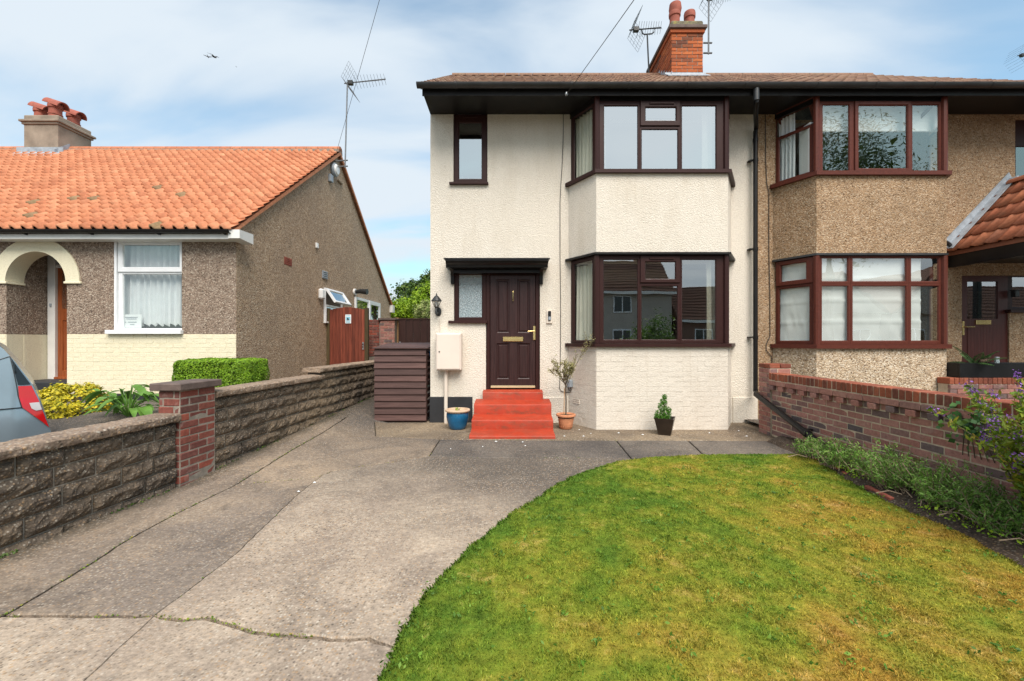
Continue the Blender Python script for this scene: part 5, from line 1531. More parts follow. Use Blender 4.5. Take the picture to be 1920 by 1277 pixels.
for (i, j) in sorted(single):
    base = O3 - U3 * (i * tw) + S3 * (j * tg) + N3 * random.uniform(-.003, .003)
    mm = M['tile_moss'] if random.random() < .022 else M['tile_orange']
    inst('tile', tmb, mm, roofb, frame4(base, U3, S3, N3) @ Matrix.Rotation(random.uniform(-.012, .012), 4, 'Z'))
tiles_joined('roof_tiles', M['tile_orange_s'], roofb, tw, tg, O3 - U3 * ((nu - 1) * tw), U3, S3, N3, nu, ns, tu, skip=lambda i, j: (nu - 1 - i, j) in single)
k = vx; q_ = 0
while k > BX0 and q_ < 42:
    mb = MB(); n = 8; r = .125
    po = [(aY + r * math.cos(math.pi * q / n), aZ - .005 + r * .85 * math.sin(math.pi * q / n)) for q in range(n + 1)]
    mb.extr(po, (0, 0, 0), (0, 1, 0), (0, 0, 1), (1, 0, 0), k - .292, k)
    mb.build('ridge_tile', M['tile_ridge'], roofb, True); k -= .30; q_ += 1
MB().extr([(eY0 + .02, brz(eY0) - .10), (aY, aZ - .13), (eY1, brz(eY1) - .10), (eY1, brz(eY1) - .045), (aY, aZ - .045), (eY0 + .02, brz(eY0) - .045)], (0, 0, 0), (0, 1, 0), (0, 0, 1), (1, 0, 0), GX - .01, vx - .03).build('verge', M['chim_render'], bung)
MB().box(BX0, aY - .14, aZ - .10, vx - .004, aY + .14, aZ - .012).build('ridge_mortar', M['mortar_grey'], roofb)
# fascia, gutter, box end
fy = 7.32
MB().box(BX0, fy, ZW(447.5, fy), XW(430, fy), DW + .05, ZW(435, fy)).build('fascia', M['white_paint'], bung)
bx = MB(); bx.extr([(fy - .04, ZW(447, fy)), (DW + .12, ZW(449.5, fy)), (DW + .12, ZW(430, fy)), (fy - .04, ZW(431, fy))], (0, 0, 0), (0, 1, 0), (0, 0, 1), (1, 0, 0), XW(430.5, fy), XW(452, fy))
bx.build('fascia_end', M['white_paint'], bung)
gy, gzc, r = fy - .055, ZW(432, fy), .056; n = 10
mb = MB()
pts = [(gy + r * math.cos(math.pi + math.pi * k / n), gzc + r * math.sin(math.pi + math.pi * k / n)) for k in range(n + 1)]
inn = [(gy + (r - .006) * math.cos(math.pi + math.pi * k / n), gzc + (r - .006) * math.sin(math.pi + math.pi * k / n)) for k in range(n + 1)]
mb.extr(pts + inn[::-1], (0, 0, 0), (0, 1, 0), (0, 0, 1), (1, 0, 0), BX0, XW(436, fy))
gb = mb.build('gutter', M['black_upvc'], bung, True)
for x in (50, 174, 300, 424):
    MB().extr([(gy - r - .006, gzc), (gy, gzc - r - .012), (fy, gzc - r - .02), (fy, gzc)], (0, 0, 0), (0, 1, 0), (0, 0, 1), (1, 0, 0), XW(x, fy) - .02, XW(x, fy) + .02).build('gutter_bracket', M['black_upvc'], gb)
# rear box end at the far eave
MB().box(GX + .003, 17.0, brz(17.1) - .35, GX + .12, 17.3, brz(17.1) - .06).build('fascia_end', M['white_paint'], bung)
# chimney
kX0, kX1, kY0, kY1 = XW(44.5, 11.5), XW(108.5, 11.5), 11.5, 12.42
kzt = ZW(233, 11.5)
ck = MB().box(kX0, kY0, brz(11.5) - .3, kX1, kY1, kzt, .01).build('chimney', M['chim_render'], bung)
MB().box(kX0 - .035, kY0 - .035, kzt + .001, kX1 + .035, kY1 + .035, kzt + .06, .01).build('chimney_band', M['chim_render'], ck)
MB().box(kX0 - .075, kY0 - .075, kzt + .061, kX1 + .075, kY1 + .075, kzt + .12, .01).build('chimney_band', M['chim_render'], ck)
MB().box(kX0 - .005, kY0 - .005, kzt + .121, kX1 + .005, kY1 + .005, kzt + .26, .02).build('chimney_flaunching', M['chim_render'], ck)
for x, y in ((79, 11.95), (106, 11.75), (140, 12.25)):
    chimney_pot(ck, XW(x - 2, y), y, kzt + .255, .150, .40)
    xx = XW(x - 2, y); n = 10; r2 = .165; mb = MB()
    po = [(r2 * math.cos(math.pi * k / n), r2 * math.sin(math.pi * k / n)) for k in range(n + 1)] + [((r2 - .025) * math.cos(math.pi * k / n), (r2 - .025) * math.sin(math.pi * k / n)) for k in range(n, -1, -1)]
    sl_ = R(18)
    mb.extr(po, (xx, y, kzt + .63), (0, 1, 0), (math.sin(sl_), 0, math.cos(sl_)), (math.cos(sl_), 0, -math.sin(sl_)), -.21, .23)
    mb.build('pot_hood', M['terracotta_pot'], ck, True)
ld = MB().extr([(kY0 - .22, brz(kY0 - .22) + .045), (kY0 - .002, brz(kY0) + .04), (kY0 - .002, brz(kY0) + .20), (kY0 - .018, brz(kY0) + .20), (kY0 - .018, brz(kY0) + .07), (kY0 - .22, brz(kY0 - .22) + .06)], (0, 0, 0), (0, 1, 0), (0, 0, 1), (1, 0, 0), kX0 - .18, kX1 + .16)
ld.build('lead_flashing', M['lead'], ck)
MB().extr([(kY0 - .1, brz(kY0 - .1) + .03), (aY - .1, aZ + .01), (aY - .1, aZ + .14), (kY0 - .1, brz(kY0 - .1) + .18)], (0, 0, 0), (0, 1, 0), (0, 0, 1), (1, 0, 0), kX1 + .002, kX1 + .014).build('lead_flashing', M['lead'], ck)

# ---- fittings on the gable
def on_gable(y_px, x_px):
    d = -GX * F / (960 - x_px)
    return d, ZW(y_px, d)
def gfit(name, label, cat, x, y, w_, h_, t_, mat, ch=.01):
    d, z = on_gable(y, x)
    t = MB().box(GX + .001, d - w_ / 2, z - h_ / 2, GX + t_, d + w_ / 2, z + h_ / 2, ch)
    return t.build(name, mat, None, label=label, cat=cat)
d, z = on_gable(490, 540)
MB().box(GX - .03, d - .16, z - .085, GX + .004, d + .16, z + .085).build('vent_brick', M['terracotta_pot'], bung)
for k in range(4): MB().box(GX + .004, d - .14, z - .065 + k * .037, GX + .012, d + .14, z - .045 + k * .037).build('vent_slat', M['terracotta_pot'], bung)
gfit('alarm_sensor', 'small white sensor high on the pebbledash gable', 'sensor', 592.5, 460, .10, .13, .05, M['white_plastic'])
t = thing('louvre_vent', 'small grey louvred vent cover above the white box on gable', 'vent', (GX, on_gable(515, 608)[0], on_gable(515, 608)[1]))
d, z = on_gable(515, 608)
MB().box(GX + .001, d - .14, z - .10, GX + .02, d + .14, z + .10, .004).build('back_plate', M['grey_plastic'], t)
for k in range(4): MB().box(GX + .02, d - .13, z - .085 + k * .048, GX + .045, d + .13, z - .058 + k * .048, .003).build('louvre', M['grey_plastic'], t)
gfit('wall_box', 'white rounded plastic box on gable beside small open window', 'wall box', 599, 551, .22, .27, .12, M['white_plastic'], .04)
d, z = on_gable(547, 664)
t = thing('security_lamp', 'black security spotlight on gable between the two windows', 'lamp', (GX, d, z))
MB().lathe([(0, 0), (.10, 0), (.10, .05), (0, .05)], (0, 0, 0), 16).build('lamp_base', M['white_plastic'], t, basis=Matrix.Translation((GX, d, z)) @ Matrix.Rotation(R(90), 4, 'Y'))
MB().tube([(GX + .05, d, z), (GX + .20, d - .02, z + .02), (GX + .42, d - .04, z + .0)], [.055, .07, .09], 12).build('lamp_head', M['iron'], t, True)
# two round fittings under the apex
d, z = on_gable(318, 624)
t = thing('floodlight', 'round white floodlight with grey rim just under gable apex', 'lamp', (GX, d, z))
MB().lathe([(0, 0), (.17, 0), (.19, .05), (.17, .10), (0, .10)], (0, 0, 0), 18).build('rim', M['grey_plastic'], t, True, basis=Matrix.Translation((GX, d, z)) @ Matrix.Rotation(R(90), 4, 'Y'))
MB().lathe([(0, .101), (.15, .101), (.12, .14), (0, .15)], (0, 0, 0), 18).build('lens', M['white_plastic'], t, True, basis=Matrix.Translation((GX, d, z)) @ Matrix.Rotation(R(90), 4, 'Y'))
gfit('junction_box', 'small grey box on the gable below the round floodlight', 'box', 617.5, 334, .16, .2, .08, M['grey_plastic'])
gfit('wall_bracket', 'empty rusty bracket on the gable right of the grey box', 'bracket', 636, 341, .28, .05, .05, M['twig'])

# ---- TV aerials
def aerial(name, label, base, mast_top, boom_y, x0, x1, z0, z1, up=False, refl_side=-1, ends=None, size=.62, n_el=10, tilt=0, mat=None, mesh=True):
    "mast, boom with dipoles crossing it, folded dipole and an angled mesh reflector"
    mat = mat or M['alu']
    t = thing(name, label, 'aerial', base)
    MB().tube([base, mast_top], .020, 8).build('mast', mat, t, True)
    a, b = Vector((x0, boom_y, z0)), Vector((x1, boom_y, z1))
    dr = (b - a).normalized(); side = Vector((0, 1, 0)) if not up else Vector((0, .3, .95)); vv = dr.cross(side).normalized()
    MB().tube([a, b], .016, 6).build('boom', mat, t)
    el = MB(); L = (b - a).length
    for k in range(n_el):
        p = a + dr * (L * (.28 + .70 * k / (n_el - 1)))
        for sgn in (-1, 1):
            h = (.17 - .008 * k)
            el.tube([p, p + vv * (.10 * sgn) + side * h * .9], .004, 5); el.tube([p, p + vv * (.10 * sgn) - side * h * .9], .004, 5)
    el.build('dipoles', mat, t, kind='stuff')
    rf = MB()
    for sgn in (1, -1):
        e = (-dr * .10 * 1 + vv * sgn * .55) if False else (dr * .24 + vv * sgn * .38)
        for q in (range(7) if mesh else (3,)):
            o = side * (size * (q / 6 - .5))
            rf.tube([a + dr * .04 + o, a + dr * .04 + o + e], .0032, 4)
        for q in range(5):
            o = e * (q / 4)
            rf.tube([a + dr * .04 + o - side * size / 2, a + dr * .04 + o + side * size / 2], .0032, 4)
    rf.build('reflector', mat, t, kind='stuff')
    MB().box(a.x + .10 * dr.x, a.y - .05, a.z - .05 + .1 * dr.z, a.x + .24, a.y + .05, a.z + .07, .01).build('dipole_box', M['iron'], t)
    return t
aY_ = 11.6
ta = aerial('tv_aerial', 'tall thin mast with mesh backed aerial fixed to bungalow gable', tuple(P(647, 314, aY_)), tuple(P(651.5, 154, aY_)), aY_, XW(645.5, aY_), XW(723, aY_), ZW(156, aY_), ZW(148, aY_))
for y in (300, 311): MB().tube([(GX, aY_, ZW(y + 2, aY_)), (XW(652, aY_), aY_, ZW(y, aY_))], .018, 6).build('bracket', M['alu'], ta)
tb = aerial('tv_aerial', 'black aerial on short pole rising left of the orange brick chimney', tuple(P(1217, 141, 10.9)), tuple(P(1213.5, 64, 10.9)), 10.9, XW(1180, 10.9), XW(1240, 10.9), ZW(56, 10.9), ZW(51.5, 10.9), mat=M['iron'])
MB().tube([P(1203, 55, 10.9), P(1204, 62, 10.9), P(1208, 64, 10.9), P(1222, 63, 10.9), P(1226, 60, 10.9), P(1227, 53, 10.9)], .016, 6).build('cradle', M['iron'], tb)
t3 = aerial('tv_aerial', 'tall lattice marked mast on the right side of orange chimney, aerial cut off above', tuple(P(1328.5, 101, 10.2)), tuple(P(1329, -40, 10.2)), 10.2, XW(1318, 10.2), XW(1372, 10.2), ZW(-4, 10.2), ZW(-12, 10.2))
for y in (80, 99): MB().tube([P(1319, y, 10.2), P(1335, y, 10.2)], .02, 6).build('bracket', M['alu'], t3)
t4 = aerial('tv_aerial', 'aerial with open rods behind the roof at far right edge', tuple(P(1938, 170, 16)), tuple(P(1936, 105, 16)), 16, XW(1908, 16), XW(1975, 16), ZW(104, 16), ZW(96, 16), mat=M['iron'], mesh=False, size=1.0)

# overhead wires to a pole across the street
def wire(a, b, label, sag=.25):
    pts = [a.lerp(b, k / 24) - Vector((0, 0, sag * math.sin(math.pi * k / 24))) for k in range(25)]
    MB().tube(pts, .0045, 5, False).build('telephone_wire', M['cable'], None, label=label, cat='wire', group='overhead telephone wires')
w1 = P(1062, 176, 6.83)
def through(A, x, y, far):
    "the point at depth far on the line through A whose picture passes (x, y)"
    ux, uz = (x - 960) / F, (638 - y) / F
    # depth at which the line meets the sight line, chosen so that it rises to a street pole
    d = far
    B = Vector((ux * d, d, CZ + uz * d))
    return A + (B - A) * 3.2
wire(w1, through(w1, 1182, 0, 4.6), 'thin black wire running up from the gutter of the cream house', .06)
w2 = Vector((GX + .05, 11.75, aZ - .1))
wire(w2, through(w2, 710, 0, 8.2), 'thin black wire running up from the bungalow roof end', .06)
MB().lathe([(0, -.02), (.02, -.02), (.028, 0), (.02, .03), (0, .03)], tuple(w1), 10).build('wire_hook', M['steel'], house, True)

# birds
def bird(x, y, d, s, rot, label):
    p = P(x, y, d); mb = MB()
    b = [(-.16, 0, 0, .012), (-.06, 0, 0, .05), (.06, 0, .01, .055), (.14, 0, .02, .035), (.20, 0, .02, .008)]
    mb.tube([q[:3] for q in b], [q[3] for q in b], 8)
    for sg in (-1, 1):
        mb.add([(.09, sg * .03, .02), (-.05, sg * .03, .02), (-.02, sg * .22, .10), (.10, sg * .20, .11), (-.10, sg * .46, .05), (-.06, sg * .48, .05),
                (.09, sg * .03, .008), (-.05, sg * .03, .008), (-.02, sg * .22, .09), (.10, sg * .20, .10)], [(0, 1, 2, 3), (3, 2, 4, 5), (6, 9, 8, 7), (9, 5, 4, 8)])
    mb.add([(-.13, .02, 0), (-.13, -.02, 0), (-.27, -.05, -.01), (-.27, .05, -.01), (-.13, .02, -.012), (-.13, -.02, -.012)], [(0, 1, 2, 3), (4, 3, 2, 5)])
    mb.v = [tuple(Matrix.Rotation(rot, 3, 'Y') @ Matrix.Rotation(rot * .6, 3, 'X') @ Vector(v) * s + p) for v in mb.v]
    mb.build('bird', M['bird'], None, True, label, 'bird', 'birds in the sky')
bird(401, 106, 26, .95, .55, 'larger dark bird with spread wings flying high above the bungalow')
bird(390, 106, 28, .55, 1.2, 'smaller dark bird flying close beside the larger one')
bird(443, 125, 34, .22, .2, 'tiny distant bird below and right of the flying pair')

# ================================================================== LEFT GARDEN WALL
wd_ = Vector((.075, 1, 0)).normalized(); wn = Vector((wd_.y, -wd_.x, 0))       # along it, and out over our drive
lw = thing('garden_wall', 'low wall of rough grey stone blocks with pebbly coping beside drive', 'wall', (wall_x(5), 5, 0))
def lwp(Y, off=0.0, z=0.0):
    p = Vector((wall_x(Y), Y, 0)) + wn * off; return Vector((p.x, p.y, z))
def rock_block(L, H, D, var):
    k = ('rock', round(L, 2), round(H, 2), var)
    if k in BOX: return BOX[k]
    rr = random.Random(hash(k) & 0xffff); nx, nz = (13, 6) if L > .3 else (8, 6)
    mb = MB(); off = rr.uniform(0, 50)
    for j in range(nz + 1):
        for i in range(nx + 1):
            u, v = i / nx, j / nz
            e = min(min(u, 1 - u) * L / .035, min(v, 1 - v) * H / .035, 1.0)
            r = mnoise.fractal(Vector((u * L * 13 + off, v * H * 13, var)), 0.8, 2.2, 5)
            ridge = abs(mnoise.noise((u * L * 7 + off, v * H * 16 + .7 * r, 5.5)))
            d = e * (.034 + .024 * r - .026 * ridge) - .004
            mb.v.append((u * L, -d, v * H))
    for j in range(nz):
        for i in range(nx):
            a = j * (nx + 1) + i
            mb.f.append((a, a + 1, a + nx + 2, a + nx + 1))
    b = len(mb.v); mb.v += [(0, D, 0), (L, D, 0), (L, D, H), (0, D, H)]
    w_ = nx + 1
    mb.f += [tuple(range(0, w_)) + (b + 1, b), tuple(range(nz * w_ + nx, nz * w_ - 1, -1)) + (b + 3, b + 2), tuple(range(0, (nz + 1) * w_, w_))[::-1] + (b, b + 3), tuple(range(nx, (nz + 1) * w_, w_)) + (b + 2, b + 1), (b, b + 1, b + 2, b + 3)]
    me = mb.mesh('stone_block')
    bm = bmesh.new(); bm.from_mesh(me); bmesh.ops.recalc_face_normals(bm, faces=bm.faces); bm.to_mesh(me); bm.free()
    BOX[k] = me
    return me
def stone_run(Y0, Y1, courses, joint=.012, seed=3):
    rr = random.Random(seed)
    L0 = (lwp(Y1) - lwp(Y0)).length
    for c, (za, zb) in enumerate(courses):
        u = -(0.225 if c % 2 else 0.0) - rr.uniform(0, .05)
        while u < L0 - .03:
            bl = .455 if rr.random() < .78 else .30
            a, b = max(u, 0), min(u + bl, L0)
            if b - a > .06:
                lq = round((b - a - joint) / .025) * .025
                me = rock_block(max(.05, lq), zb - za - joint, .08, rr.randrange(5))
                base = lwp(Y0) + wd_ * (a + joint / 2) + Vector((0, 0, za + joint / 2)) + wn * rr.uniform(-.006, .006)
                sc = (b - a - joint) / max(.05, lq)
                inst('stone_block', me, M['stone'], lw, frame4(base, wd_ * sc, -wn, (0, 0, 1)))
            u += bl
    mb = MB()
    z0, z1 = courses[-1][0] - .05, courses[0][1]
    q = [lwp(Y0, -.012), lwp(Y1, -.012), lwp(Y1, -.21), lwp(Y0, -.21)]
    mb.prism([(p.x, p.y) for p in q], z0, z1).build('wall_core', M['mortar_grey'], lw)
def coping(Y0, Y1, z0, z1, n, seed=1):
    "cast coping in lengths with a worn, pebbly arris"
    rr = random.Random(seed)
    for k in range(n):
        a, b = Y0 + (Y1 - Y0) * k / n + .003, Y0 + (Y1 - Y0) * (k + 1) / n - .003
        nx = max(4, int((b - a) / .05)); mb = MB()
        sec = [(.045, z0), (.055, z0 + .012), (.055, z1 - .018), (.040, z1 - .003), (-.10, z1 + .004), (-.235, z1 - .003), (-.25, z1 - .02), (-.25, z0)]
        for i in range(nx + 1):
            Y = a + (b - a) * i / nx
            for q, (o_, z_) in enumerate(sec):
                mb.v.append(tuple(lwp(Y, o_ + rr.uniform(-.005, .005), z_ + rr.uniform(-.004, .004))))
        m = len(sec)
        for i in range(nx):
            for q in range(m): mb.f.append((i * m + q, i * m + (q + 1) % m, (i + 1) * m + (q + 1) % m, (i + 1) * m + q))
        mb.f += [tuple(range(m)), tuple(range(nx * m, nx * m + m))]
        mb.build('coping_stone', M['coping'], lw, True, ang=35)
zz = lambda r: CZ + r
c1 = [(zz(-.945), zz(-.80)), (zz(-1.095), zz(-.945)), (zz(-1.25), zz(-1.095)), (zz(-1.40), zz(-1.25)), (zz(-1.55), zz(-1.40))]
stone_run(1.0, 4.23, c1, seed=4); coping(1.0, 4.235, zz(-.798), zz(-.722), 5, 2)
c2 = [(zz(-.775), zz(-.632)), (zz(-.925), zz(-.775)), (zz(-1.075), zz(-.925)), (zz(-1.225), zz(-1.075)), (zz(-1.375), zz(-1.225)), (zz(-1.50), zz(-1.375))]
stone_run(4.70, 6.95, c2, seed=9); coping(4.70, 7.0, zz(-.630), zz(-.555), 4, 3)
c3 = [(zz(-.65), zz(-.515))] + [(zz(-.80), zz(-.65)), (zz(-.95), zz(-.80)), (zz(-1.10), zz(-.95)), (zz(-1.25), zz(-1.10)), (zz(-1.40), zz(-1.25))]
stone_run(6.95, 10.4, c3, seed=14); coping(6.86, 10.45, zz(-.513), zz(-.44), 6, 4)
# pier of red brick
pier = thing('brick_pier', 'weathered red brick gate pier with flat cap between stone walls', 'pier', (wall_x(4.46), 4.46, 0))
pO = lwp(4.235, .035)
pL, pW = .455, .235
zp0, zp1 = -.05, zz(-.50)
q = [lwp(4.238, .032), lwp(4.687, .032), lwp(4.687, -pW + .05), lwp(4.238, -pW + .05)]
MB().prism([(p.x, p.y) for p in q], zp0, zp1).build('pier_core', M['mortar_grey'], pier)
ncs = 13
brickwork(pier, lwp(4.235, .035), wd_, wn, pL, -.06, zp1, M['brick_pier'], bl=.228, bh=.078, joint=.011, depth=.05, proud=.0, jit=.004, ch=.006)
brickwork(pier, lwp(4.235, .035 - pW), wn, -wd_, pW - .003, -.06, zp1, M['brick_pier'], bl=.228, bh=.078, joint=.011, depth=.05, proud=.0, jit=.004, ch=.006, off0=.06)
cp = MB(); q = [lwp(4.19, .075), lwp(4.735, .075), lwp(4.735, -pW + .0), lwp(4.19, -pW + .0)]
cap = MB()
m4 = frame4(lwp(4.19, .075, zp1 + .002), wd_, -wn, (0, 0, 1))
cap.box(0, 0, 0, .55, .33, .072, .008, m4).build('pier_cap', M['slate_cap'], pier)

# ================================================================== RIGHT BRICK WALL
rw = thing('garden_wall', 'red brick garden wall with brick-on-edge coping and dentil course', 'wall', (RX, 4.5, 0))
rzT, rzC, rzS = CZ - .487, CZ - .600, CZ - .675
rdO, rdU, rdN = Vector((RX, 6.49, 0)), Vector((0, -1, 0)), Vector((-1, 0, 0))
RL = 6.49 - 1.0
MB().box(RX + .003, 1.0, -.1, RX + .205, 6.49, rzC).build('wall_core', M['mortar'], rw)
bc = .075; ncr = 9
z_low = rzS - .075 - ncr * .0752
brickwork(rw, rdO, rdU, rdN, RL, z_low, rzS - .075, M['brick_wall'], bl=.225, bh=.0752, joint=.010, depth=.05, proud=.0, jit=.002, ch=.004)
# dentil course: every second header stands out
u = 0.0; i = 0
while u < RL - .12:
    outp = (i % 2 == 0)
    me = brick_mesh(.102 if outp else .110, .06 if not outp else .10, .066, .006, i % 3)
    inst('brick', me, M['brick_wall'], rw, frame4(rdO + rdU * (u + .004) + Vector((0, 0, rzS - .070)) + rdN * (.052 if outp else .0008), rdU, -rdN, (0, 0, 1)))
    u += .1125; i += 1
# oversailing stretcher course and brick-on-edge coping
u = -.06
while u < RL:
    a, b = max(u, 0), min(u + .225, RL)
    inst('brick', brick_mesh(b - a - .010, .11, .066, .005, random.randrange(3)), M['brick_wall'], rw, frame4(rdO + rdU * (a + .005) + Vector((0, 0, rzS + .003)) + rdN * (.050 + random.uniform(-.003, .003)), rdU, -rdN, (0, 0, 1)))
    u += .225
u = 0.0
while u < RL:
    inst('coping_brick', brick_mesh(.066, .215, .104, .006, random.randrange(3)), M['brick_cope'], rw, frame4(rdO + rdU * (u + .004) + Vector((0, 0, rzC + .006)) + rdN * (.052 + random.uniform(-.004, .004)), rdU, -rdN, (0, 0, 1)))
    u += .0752
MB().box(RX - .045, 1.0, rzC - .02, RX + .158, 6.49, rzT - .010).build('coping_mortar', M['mortar'], rw)
# end pier by the house
pz = ZW(690, 6.6)
MB().box(RX - .012, 6.50, -.1, RX + .30, 6.79, pz).build('pier_core', M['mortar'], rw)
brickwork(rw, (RX - .02, 6.798, 0), rdU, rdN, .302, -.02, pz, M['brick_wall'], bl=.225, bh=.0755, joint=.010, depth=.05, proud=.002, jit=.002, ch=.004)
brickwork(rw, (RX - .016, 6.50, 0), (1, 0, 0), f0, .31, rzC, pz, M['brick_wall'], bl=.225, bh=.0755, joint=.010, depth=.05, proud=.004, jit=.002, ch=.004)
for k in range(2):
    for q in range(2):
        inst('coping_brick', brick_mesh(.145, .16, .064, .006, (k + q) % 3), M['brick_cope'], rw, frame4((RX - .02 + q * .165 + .0, 6.798 - k * .152, pz + .006), rdU, -rdN, (0, 0, 1)))

# low brick wall in front of the neighbour's porch, with its planter
pw = thing('porch_wall', 'low red brick wall topped by a black planter before the porch', 'wall', (8.2, 6.75, 0))
py_ = 6.72; px0, px1 = XW(1781, py_), XW(2010, py_); pzt = ZW(708, py_)
MB().box(px0 + .01, py_ + .01, .0, px1, py_ + .2, pzt - .01).build('wall_core', M['mortar'], pw)
brickwork(pw, (px0, py_, 0), (1, 0, 0), f0, px1 - px0, pzt - .104 - 5 * .075, pzt - .104, M['brick_wall'], jit=.002)
u = 0.0
while u < px1 - px0:
    inst('coping_brick', brick_mesh(.066, .21, .098, .006, random.randrange(3)), M['brick_cope'], pw, frame4((px0 + u, py_ - .004, pzt - .100), (1, 0, 0), (0, 1, 0), (0, 0, 1))); u += .0755
pt_ = thing('planter', 'long black wooden planter on low brick wall by neighbour door', 'planter', (8.2, 6.8, pzt))
tx0, tx1 = XW(1800, 6.74), XW(2005, 6.74); tz1 = ZW(680.5, 6.74)
MB().box(tx0, 6.74, pzt, tx1, 6.77, tz1, .003).build('front_board', M['black_paint'], pt_)
MB().box(tx0, 6.98, pzt, tx1, 7.01, tz1, .003).build('back_board', M['black_paint'], pt_)
MB().box(tx0, 6.772, pzt, tx0 + .03, 6.978, tz1 - .002).build('end_board', M['black_paint'], pt_)
MB().box(tx0 + .03, 6.772, pzt, tx1, 6.978, tz1 - .03).build('soil', M['soil'], pt_)
def fern(name, label, base, n, ln, mat, cat='fern', droop=.5, wd=.16, seed=1, parent=None):
    rr = np.random.default_rng(seed); cs, ns = [], []
    t = thing(name, label, cat, tuple(base))
    quads = []; st = MB()
    for k in range(n):
        a = rr.uniform(0, 2 * np.pi); el = rr.uniform(.5, 1.3); L = ln * rr.uniform(.7, 1.1)
        prev = np.array(base, float); pts = [tuple(prev)]
        m = 12
        for q in range(1, m + 1):
            e = el - droop * (q / m) * 1.6
            prev = prev + L / m * np.array([np.cos(a) * np.cos(e), np.sin(a) * np.cos(e), np.sin(e)]); pts.append(tuple(prev))
            dv_ = np.array([-np.sin(a), np.cos(a), 0]); fw = np.array([np.cos(a) * np.cos(e), np.sin(a) * np.cos(e), np.sin(e)])
            w_ = wd * math.sin(math.pi * min(.97, .12 + .86 * q / m)) * .5 * ln / .4
            for sg in (-1, 1):
                for h in (0, .5):
                    o_ = prev - fw * (L / m) * h
                    tip = o_ + dv_ * sg * w_ + fw * w_ * .35 - np.array([0, 0, w_ * .25])
                    b1 = o_ - fw * L / m * .20; b2 = o_ + fw * L / m * .20
                    quads.append([b1, (b1 + tip) / 2 - fw * .004, tip, (b2 + tip) / 2 + fw * .004])
        st.tube(pts, [.004] * len(pts), 4)
    np_mesh('fronds', np.array(quads), 4, mat, t)
    st.build('stems', mat, t, kind='stuff')
    return t
fern('fern', 'feathery green fern growing in the black planter', (XW(1828, 6.88), 6.88, tz1 - .05), 11, .42, M['fern_green'], seed=5)
pc = MB(); c0 = P(1846, 676, 6.80)
cone = thing('pine_cone', 'brown pine cone lying on soil of the black planter', 'pine cone', tuple(c0))
scs = []
for k in range(70):
    tt = k / 70; a = k * 2.399; r = .042 * math.sin(math.pi * (.12 + .85 * tt)) + .006
    o_ = np.array([c0.x - .085 + .17 * tt, c0.y + r * math.cos(a), c0.z + .005 + r * math.sin(a)])
    rd = np.array([0.35, math.cos(a), math.sin(a)]); tn = np.array([0, -math.sin(a), math.cos(a)])
    scs.append([o_ - tn * .010, o_ - tn * .010 + rd * .012, o_ + tn * .010 + rd * .012, o_ + tn * .010])
np_mesh('scales', np.array(scs), 4, M['cone_brown'], cone)
MB().lathe([(0, -.08), (.02, -.07), (.035, -.02), (.035, .03), (.015, .08), (0, .085)], (0, 0, 0), 10).build('core', M['cone_brown'], cone, True, basis=Matrix.Translation(c0) @ Matrix.Rotation(R(90), 4, 'Y'))
g0 = Vector((XW(1869, 6.86), 6.86, tz1 - .03))
gj = thing('lantern', 'small clear solar lantern standing at back of black planter', 'lantern', tuple(g0))
MB().lathe([(.0, 0), (.028, 0), (.032, .05), (.026, .09), (0, .09)], tuple(g0), 12).build('jar', M['glass_frost'], gj, True)
MB().lathe([(0, .091), (.034, .091), (.030, .125), (0, .13)], tuple(g0), 12).build('lid', M['steel'], gj, True)
lampb = thing('wall_lantern', 'small black lamp on frame beside the neighbour front door', 'lamp', (XW(1898), DW - .02, ZW(551)))
MB().box(XW(1894), DW - .085, ZW(557), XW(1902), DW + .0, ZW(545), .01).build('lamp_body', M['iron'], lampb)
MB().box(XW(1892.5), DW - .10, ZW(545), XW(1903.5), DW + .0, ZW(543.4), .003).build('lamp_cap', M['iron'], lampb)

# ================================================================== RED STEPS
steps = thing('front_steps', 'four red painted concrete steps up to the dark front door', 'steps', (0, 6.95, 0))
def step(x0, x1, yf, zf0, zf1, yb, zb, k):
    "one solid step; its tread falls a little towards the street and its edges are worn"
    mb = MB(); n = 16; rr = random.Random(k)
    for i in range(n + 1):
        x = x0 + (x1 - x0) * i / n
        j = lambda a: rr.uniform(-a, a)
        mb.v += [(x, yf + .004 + j(.002), zf0), (x, yf + .002 + j(.002), zf1 - .022 + j(.002)), (x, yf + .008, zf1 - .007), (x, yf + .022, zf1 + j(.0015)), (x, yb, zb), (x, yb, zf0)]
    for i in range(n):
        for q in range(6): mb.f.append((i * 6 + q, i * 6 + (q + 1) % 6, (i + 1) * 6 + (q + 1) % 6, (i + 1) * 6 + q))
    mb.f += [(0, 1, 2, 3, 4, 5), tuple(n * 6 + q for q in range(6))]
    mb.build('step', M['step_red'], steps, True, ang=50)
zr = lambda r: CZ + r
step(-.632, .638, 6.28, -.05, zr(-1.401), 6.75, zr(-1.378), 1)
step(-.629, .641, 6.64, .02, zr(-1.237), 7.1, zr(-1.202), 2)
step(-.624, .646, 6.99, .15, zr(-1.044), 7.40, zr(-1.012), 3)
step(-.504, .531, 7.33, .30, zr(-.880), DW + .02, zr(-.868), 4)

